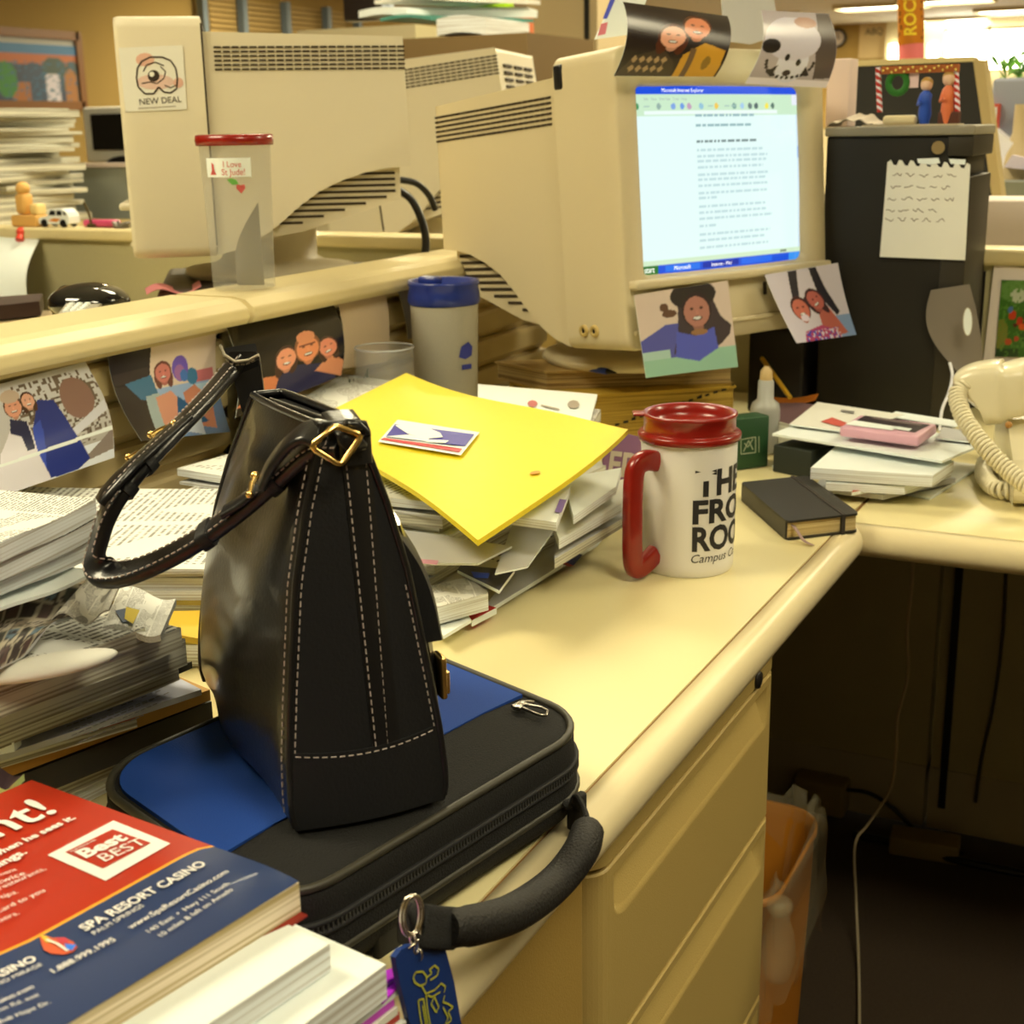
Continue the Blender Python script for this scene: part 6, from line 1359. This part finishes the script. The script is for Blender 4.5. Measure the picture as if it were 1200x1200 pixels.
# recessed zip top
m=MB();top=rs[-1];ctr=sum(top,Vector((0,0,0)))/k;inn=[ctr+(v-ctr)*.99-Vector((0,0,.003)) for v in top];m.add(inn,[list(range(k))]);m.build('top_panel',mat('black_lining',(24,22,18),.6),t)
m=MB();m.tube([v+Vector((0,0,.001)) for v in top],.0022,8,closed=True);m.build('top_rim',leather,t)
m=MB();a,b=BP(0,ends(HT)[0]+.01,HT-.006),BP(0,ends(HT)[1]-.01,htop(.18)-.002);a.z+=.004;m.tube([a,b],1,8,flat=(.006,.002));m.build('top_zipper',mat('dark_zip',(60,52,34),.5),t)
# seams (piping) at the near gusset and stitches
def gs(a,h,o=.0012): # point just outside near gusset
    f=h/HT;W=Wh(h);q=(a+W)/(2*W);s0=ends(h)[0]
    return BP(a,s0-.005*math.sin(pi*min(1,max(0,q)))*(1-f*.6)+.0015-o,h)
for sd in(-1,1):
    m=MB();m.tube([gs(sd*(Wh(h)-.0005),h,.0006) for h in [max(.003,HT*i/24) for i in range(25)]],.0021,8);m.build('seam_piping',leather,t)
m=MB()
m.tube([BP(-Wh(h)-.0,ends(h)[1]+.001,h+(htop(ends(h)[1])-HT)*(h/HT)**2) for h in [HT*i/24 for i in range(25)]],.002,8);m.build('seam_piping',leather,t)
def stitches(m,P,sp=.0048,ln=.0030,r=.00045,up=None):
    L=[0]
    for a,b in zip(P,P[1:]):L.append(L[-1]+(b-a).length)
    def at(d):
        for i in range(len(P)-1):
            if d<=L[i+1]: return P[i].lerp(P[i+1],(d-L[i])/max(1e-9,L[i+1]-L[i]))
        return P[-1]
    d=0
    while d+ln<L[-1]: m.tube([at(d),at(d+ln)],r,5,caps=False);d+=sp
m=MB()
stitches(m,[gs(-(Wh(h))+.0035,h,.0008) for h in [.005+.21*i/30 for i in range(31)]])
stitches(m,[gs((Wh(h))-.0035,h,.0008) for h in [.01+.12*i/20 for i in range(21)]])
stitches(m,[gs(.0010+.004*(1-h/.2),h,.0008) for h in [.036+.176*i/30 for i in range(31)]])
stitches(m,[gs(.0125-.002*(1-h/.2),h,.0008) for h in [.036+.176*i/30 for i in range(31)]])
stitches(m,[gs(a,.0385+.004*(abs(a)/.04)**2,.0012) for a in [-.040+.080*i/20 for i in range(21)]])
# left big face, along its near seam and top
stitches(m,[BP(-Wh(h)-.0022,ends(h)[0]+.006,h) for h in [.01+.2*i/30 for i in range(31)]])
stitches(m,[v+Vector((0,0,-.004))-wv*.001 for v in rs[-1][2*ne+n_+1:]])
m.build('stitching',stitch_m,t)
# bottom patch on the gusset and centre strap
m=MB();nu,nv=14,6;g=lambda u,v:gs(-Wh(.02)*.97+2*Wh(.02)*.97*u,.001+(.040+.004*(abs(u-.5)*2)**2)*v,.0013);m.sheet(g,nu,nv,.0012,nrm=-lvv);m.build('base_patch',leather2,t)
m=MB();g=lambda u,v:gs(-.0015+.004*(1-v)+(.0170-.006*v*0)*u*.95,.040+.176*v,.0006+.0006*math.sin(pi*u));m.sheet(g,6,20,.0012,nrm=-lvv);m.build('centre_strap',leather,t)
# flap pocket on the far-right face
def rs_(s,h,o): 
    s0,s1=ends(h);q=(s-s0)/(s1-s0);return BP(Wh(h)+bulge(q,h,1)+o,s,h)
m=MB();g=lambda u,v:rs_(.026+.150*u,.042+.115*v,.003+.009*math.sin(pi*min(1,max(0,u)))**.5*math.sin(pi*(.08+.84*v))**.6);m.sheet(g,20,16,.016,nrm=wv);m.build('pocket',leather,t)
m=MB();g=lambda u,v:rs_(.018+.166*u,.077+.092*v+.012*(abs(2*u-1)**3)*(1-v)-.010*abs(2*u-1)**4*v,-.004+.022*math.sin(pi*(.14+.72*u))**.5*math.sin(pi*.5*min(1,.02+1.25*(1-v)))**.75);m.sheet(g,20,16,.013,nrm=wv);m.build('pocket_flap',leather2,t)
m=MB();c=rs_(.030,.053,.0065);q=rs_(.030,.077,.0065);ax=(q-c)
M_=Matrix(((lvv.x,wv.x,0,c.x),(lvv.y,wv.y,0,c.y),(0,0,1,c.z),(0,0,0,1)))
m.bbox((.0,0,.010),(.014,.004,.026),.0015,M=M_);m.bbox((.0,.003,.006),(.009,.003,.014),.001,M=M_);m.build('gold_clasp',gold,t)
# gold rings at the near top
def PS(x,y,s): return onplane(x,y,BP(0,s,.2),lvv)
m=MB();rp=[PS(392,499,.010),PS(424,510,.010),PS(399,546,.006),PS(364,524,.006)]
def roundpath(P,r=.3):
    o=[]
    for i,p in enumerate(P):
        a,b=P[i-1],P[(i+1)%len(P)];o+=[p.lerp(a,r*.5),p.lerp(p.lerp(a,r*.5).lerp(p.lerp(b,r*.5),.5),.6),p.lerp(b,r*.5)]
    return o
m.tube(roundpath(rp),.0017,10,closed=True);m.build('gold_ring',gold,t)
m=MB();m.tube(bez([gs(.006,.196,.002),gs(.006,.212,.003),PS(415,513,.012),PS(412,506,.016),BP(.004,.040,HT+.002)],5),1,10,flat=(.019,.0035),up=-lvv);m.build('ring_tab',leather,t)
# handle loop
hp=[(400,522,.585),(370,524,.583),(335,552,.582),(300,583,.578),(262,613,.572),(225,638,.566),(185,659,.560),(150,672,.555),(124,672,.552),(113,655,.553),(117,632,.556),(128,600,.562),(148,568,.574),(176,536,.596),(208,503,.625),(240,470,.658),(266,440,.69),(283,418,.70)]
HPt=bez([PX(x,y,X) for x,y,X in hp],6)
upv=(-wv*.55+Vector((0,0,.8))).normalized()
m=MB();m.tube(HPt,1,14,flat=(.0195,.0085),up=upv);m.build('handle_strap',leather,t,subsurf=1)
m=MB()
for sd in(-1,1):
    Q=[]
    for i,p in enumerate(HPt):
        tg=(HPt[min(i+1,len(HPt)-1)]-HPt[max(i-1,0)]).normalized();nr=(upv-tg*tg.dot(upv)).normalized();bn=tg.cross(nr);Q.append(p+bn*sd*.0074+nr*.0040-lvv*.0)
    stitches(m,Q,.0044,.0026,.0005)
    Q=[]
    for i,p in enumerate(HPt[:60]):
        tg=(HPt[min(i+1,len(HPt)-1)]-HPt[max(i-1,0)]).normalized();nr=(upv-tg*tg.dot(upv)).normalized();bn=tg.cross(nr);v_=bn*(-1 if bn.z<0 else 1);Q.append(p-v_*.0062*1 - nr*.0002 if sd<0 else p-v_*.0066)
m.build('handle_stitching',stitch_m,t)
# doubled strap ends with keepers and buckles
m=MB();Q=[PX(x,y,X) for x,y,X in((384,512,.580),(360,506,.578),(338,520,.577),(318,545,.575),(308,566,.574))];m.tube(bez(Q,5),1,12,flat=(.0200,.005),up=upv);m.build('strap_end',leather,t)
m=MB();Q=[PX(x,y,X) for x,y,X in((300,574,.573),(282,588,.570),(262,600,.567))];m.tube(bez(Q,4),1,12,flat=(.0125,.0035),up=upv);m.build('strap_end',leather,t)
m=MB();Q=[PX(x,y,X) for x,y,X in((214,492,.618),(180,522,.590),(150,550,.566),(126,576,.552),(117,588,.548))];m.tube(bez(Q,4),1,12,flat=(.0185,.0045),up=upv);m.build('strap_end',leather,t)
m=MB()
Q2=bez(Q,6);stitches(m,[q-upv*0+Vector((0,0,.0025))+lvv*-.004 for q in Q2],.0044,.0026,.0005);m.build('tip_stitching',stitch_m,t)
for x,y,X,nm in((172,545,.585,'k'),(150,566,.565,'k'),(232,618,.563,'k'),(318,572,.574,'k')):
    c=PX(x,y,X);i=min(range(len(HPt)),key=lambda i:(HPt[i]-c).length);p=HPt[i];tg=(HPt[min(i+1,len(HPt)-1)]-HPt[max(0,i-1)]).normalized()
    m=MB();m.tube([p-tg*.0035,p+tg*.0035],1,12,flat=(.0212,.0120),up=upv);m.build('strap_keeper',leather2,t)
for x,y,X in((206,504,.612),(186,522,.590),(288,572,.570)):
    c=PX(x,y,X);i=min(range(len(HPt)),key=lambda i:(HPt[i]-c).length);p=HPt[i];tg=(HPt[min(i+1,len(HPt)-1)]-HPt[max(0,i-1)]).normalized();nr=(upv-tg*tg.dot(upv)).normalized();bn=tg.cross(nr)
    m=MB();m.tube([p+nr*.006+bn*.0105,p+nr*.007,p+nr*.006-bn*.0105],.0016,8);m.ball(p+nr*.0065+bn*.0105,.0026,n=8);m.ball(p+nr*.0065-bn*.0100,.0022,n=8);m.build('gold_buckle',gold,t)
# far-end folded tab
m=MB();Q=[PX(286,446,.70),PX(282,428,.70),PX(279,410,.698),PX(284,404,.706),PX(292,412,.712),PX(296,440,.712)];A_,B_,C_,D_=[PX(*q) for q in((262,408,.694),(277,430,.690),(304,421,.700),(300,402,.706))];m.sheet(quad(A_,B_,C_,D_,lambda u,v:Vector((0,0,-.003*math.sin(pi*u)))),8,8,.006,nrm=(-.3,-.2,.93));A_,B_,C_,D_=[PX(*q) for q in((284,486,.690),(312,482,.700),(303,412,.702),(266,412,.690))];m.sheet(quad(A_,B_,C_,D_),6,6,.008,nrm=(-.8,-.5,.2));m.build('end_tab',leather,t,subsurf=1)
m=MB();stitches(m,[PX(x,y,.690) for x,y in((259,406),(262,418),(272,428),(288,427),(302,421))],.0044,.0028,.0006);m.tube([PX(x,y,.689) for x,y in((258,404),(263,416),(276,424),(292,422),(303,416))],.0010,6);m.build('tab_edging',mat('pale_edge',(190,170,120),.5),t)
# ================================================================== MAGAZINES, LOWER LEFT
mz=.836
BR=PZ(350,1028,mz);TR=PZ(37,914,mz);BLd=(PZ(60,1200,mz)-BR).normalized()*.34
def mg(u,v):  # u 0 right..1 left ; v 0 bottom..1 top
    p=BR+BLd*u+(TR-BR)*v;e=max(0,1-v*7);return p+Vector((0,0,-.002*e*e*(1+1.2*math.sin(u*3))+.0015*math.sin(v*3)*math.sin(u*4)))
t=thing('magazine','thick red and navy casino magazine with gold curve, topmost in the lower left','magazine',(BR+TR)/2+BLd*.3)
redm=mat('magazine_red',(190,46,16),.28,coat=.2);navy=mat('magazine_navy',(48,62,84),.28,coat=.2);gld=mat('magazine_gold_line',(250,170,40),.3);ivory=mat('magazine_ivory_ink',(252,236,190),.4)
# cover with navy below a curve: boundary v as function of u
pfm=lambda x,y:PZ(x,y,mz)
def inv(x,y):
    p=pfm(x,y)-BR;a=BLd;b=TR-BR;a11=a.dot(a);a12=a.dot(b);a22=b.dot(b);D=a11*a22-a12*a12;b1=p.dot(a);b2=p.dot(b);return (b1*a22-b2*a12)/D,(a11*b2-a12*b1)/D
cv=[(262,994),(252,992),(238,994),(218,1003),(190,1019),(150,1042),(90,1076),(40,1104),(0,1122),(-60,1150)]
cu=[inv(*q) for q in cv]
def vb(u):
    for (a,b),(c_,d) in zip(cu,cu[1:]):
        if a<=u<=c_:return b+(d-b)*(u-a)/(c_-a)
    return cu[0][1] if u<cu[0][0] else cu[-1][1]
m=MB();NU=60
for r_i in range(3):
    V=[];nv=10
    for i in range(NU+1):
        u=i/NU;b=vb(u);w_=.010
        lo,hi=((0,b),(b,b+w_),(b+w_,1))[r_i]
        if u<cu[0][0]: # right of the curve start: navy wraps to edge
            lo,hi=((0,b),(b,b+w_*.6),(b+w_*.6,1))[r_i]
        for j in range(nv+1): V.append(mg(u,lo+(hi-lo)*j/nv))
    Wd=nv+1;m.add(V,[(i*Wd+j,i*Wd+j+1,(i+1)*Wd+j+1,(i+1)*Wd+j) for i in range(NU) for j in range(nv)],r_i,True)
m.F=[f[::-1] for f in m.F] if (m.V[m.F[0][1]]-m.V[m.F[0][0]]).cross(m.V[m.F[0][2]]-m.V[m.F[0][0]]).z<0 else m.F
m.build('cover',[navy,gld,redm],t)
m=MB();g=lambda u,v:mg(u,v)-Vector((0,0,.0006));m.sheet(g,40,12,.0155,0,0,0);m.build('page_block',pagestack('glossy_cut_pages',(250,222,160),(190,160,90),500),t)
m=MB();m.sheet(lambda u,v:mg(u,v)+(BR-TR).normalized()*.004-Vector((0,0,.0164)),4,4,.001);m.build('back_cover',mat('dark_red_cover',(150,40,20),.4),t)
nz=Vector((0,0,1));m=MB();pt_=lambda x,y:mg(*inv(x,y))
T=lambda s,p0,p1,b=0,hs=1,sh=0,k=0:put_text(m,s,p0,p1,pt_,nz,k,.0014,b,hs,sh)
T('nt!',(-2,986),(68,954),.012,1.0)
T('when he sees it.',(-6,1010),(90,962),.03,1.0)
T('things.',(-12,1028),(33,1004),.03,1.0)
T('movement',(-26,1042),(21,1025),.0);T('you twice',(-26,1052),(31,1030),.0);T('winning restaurants,',(-40,1067),(55,1024),.0);T('slots tips.',(-26,1069),(23,1052),.0);T('Club Card to you',(-30,1090),(54,1050),.0);T('members.',(-26,1098),(24,1077),.0)
put_poly(m,[(56,1005),(133,963),(200,990),(124,1035)],pt_,nz,0,.0006);put_poly(m,[(77,1002),(132,974),(177,990),(121,1021)],pt_,nz,1,.0009)
T("PALM SPRINGS LIFE'S",(84,1003),(114,988),.02,1,0,0);T('Best',(101,1010),(151,986),.04,.95);T('OF THE',(133,1003),(147,996),.0,1);T('BEST',(124,1014),(174,991),.0,1.0)
T('SPA RESORT CASINO',(101,1096),(243,1016),.025,1.15);T('PALM SPRINGS',(112,1100),(170,1066),.0,1);T('www.SpaResortCasino.com',(154,1093),(269,1025),.01,1);T('140 East  •  Hwy 111 South',(176,1096),(270,1039),.0,1);T('10 miles & left on Amado',(190,1099),(274,1045),.0,1)
T('1.888.999.1995',(64,1145),(137,1106),.015,1);T('CASINO',(-18,1160),(45,1130),.03,1.1);T('RANCHO MIRAGE',(-30,1174),(51,1136),.0,1);T('SpaResortCasino.com',(-60,1208),(41,1162),.01,1);T('Bob Hope Dr.',(0,1202),(60,1176),.0,1);T('from Rd. exit',(-10,1194),(47,1170),.0,1)
m.build('cover_lettering',[ivory,redm],t)
m=MB()
dr=[(47,1101),(53,1100),(62,1103),(75,1102),(86,1107),(91,1113),(86,1119),(75,1122),(60,1121),(52,1117),(49,1110)]
put_poly(m,dr,pt_,nz,0,.0007);put_poly(m,[(66,1103),(78,1103),(82,1109),(70,1110)],pt_,nz,1,.001);put_poly(m,[(76,1110),(90,1111),(85,1118),(78,1116)],pt_,nz,2,.001);put_poly(m,[(48,1101),(54,1101),(66,1110),(54,1109)],pt_,nz,3,.001);put_line(m,[(55,1106),(68,1111),(80,1119)],.0012,pt_,nz,4,.0013)
m.build('drop_logo',[ink((220,90,40)),ink((210,60,60)),ink((50,120,190)),ink((246,190,50)),ink((250,230,180))],t)
# lower layers: corner pixel of right end, direction parallel
def under(name,rc,z,th,depth,mats,lab,cat,ln=.36,rot=0,off=0):
    c=PZ(*rc,z);d=(Matrix.Rotation(rot,3,'Z')@BLd.normalized())*ln;p=Vector((-d.y,d.x,0)).normalized()
    if p.dot(TR-BR)<0:p=-p
    p=p*depth
    m=MB();m.sheet(quad(c,c+d,c+d+p,c+p),8,4,th,0,1,0);return tag(m.build(name,mats),lab,cat)
under('white_booklet',(386,1106),.8175,.014,.20,[paper_w,pages_w],'plain white booklet directly under the casino magazine','booklet')
under('white_pad',(452,1130),.8025,.018,.13,[paper_w,pages_w],'white pad of paper under the plain white booklet','papers',rot=.02)
under('magenta_folder',(464,1142),.7838,.0035,.13,[ink((236,120,170)),ink((240,150,190))],'pink folder with a magenta tab below the white pad','folder',rot=.03)
under('white_folder',(466,1160),.7795,.003,.12,[paper_w,paper_w],'white folder just under the pink one, lower left','folder',rot=.03)
under('magenta_folder',(462,1172),.7755,.003,.12,[ink((226,90,180)),ink((226,90,180))],'narrow magenta folder, second of the bright ones','folder',rot=.02)
under('cream_folder',(466,1180),.7715,.004,.12,[paper_c,paper_c],'cream folder under the narrow magenta one','folder',rot=.02)
under('red_folder',(468,1186),.7665,.004,.12,[ink((216,70,40)),ink((216,70,40))],'red-orange folder edge near the bottom of the front pile','folder',rot=.01)
under('white_papers',(476,1196),.7615,.020,.13,[paper_w,pages_w],'thick white papers at the bottom of the front pile','papers',rot=.0)
for q,z_,lab in(([(444,1140),(460,1134),(468,1142),(452,1150)],.7855,'upper magenta index tab beside the key ring tag'),([(442,1168),(462,1150),(466,1156),(448,1174)],.781,'lower magenta index tab beside the key ring tag')):
    flat('index_tab',q,z_,.0015,[ink((206,50,190)),ink((206,50,190))],lab,'index tab')
m=MB();A_,B_,C_,D_=[PZ(*q,.839) for q in((-20,925),(14,918),(28,905),(-20,900))];m.sheet(quad(A_,B_,C_,D_,lambda u,v:Vector((0,0,.003*math.sin(u*6)))),8,4,.004,0,1);tag(m.build('booklet',[mat('dark_glossy',(70,50,44),.3),ink((220,226,120))]),'dark glossy booklet corner at the top left of the casino magazine','booklet')
# ================================================================== CAMERA
cd=bpy.data.cameras.new('camera');cam=bpy.data.objects.new('camera',cd);C.objects.link(cam)
cd.sensor_width=36;cd.lens=F/1200*36;cd.clip_start=.02;cd.clip_end=100
rot=Matrix([list(MC[:,0]),list(MC[:,1]),list(MC[:,2])])
rot=Matrix(((MC[0,0],MC[1,0],MC[2,0]),(MC[0,1],MC[1,1],MC[2,1]),(MC[0,2],MC[1,2],MC[2,2])))
cam.matrix_world=Matrix.Translation(CAM)@rot.to_4x4()
cd.dof.use_dof=True;cd.dof.focus_distance=1.0;cd.dof.aperture_fstop=15
sc=bpy.context.scene;sc.camera=cam
w=bpy.data.worlds.new('world');sc.world=w;w.use_nodes=True;w.node_tree.nodes['Background'].inputs[0].default_value=(1,.88,.6,1);w.node_tree.nodes['Background'].inputs[1].default_value=.3
sc.view_settings.view_transform='Standard';sc.view_settings.look='None';sc.view_settings.exposure=0;sc.view_settings.gamma=1;sc.view_settings.use_curve_mapping=False
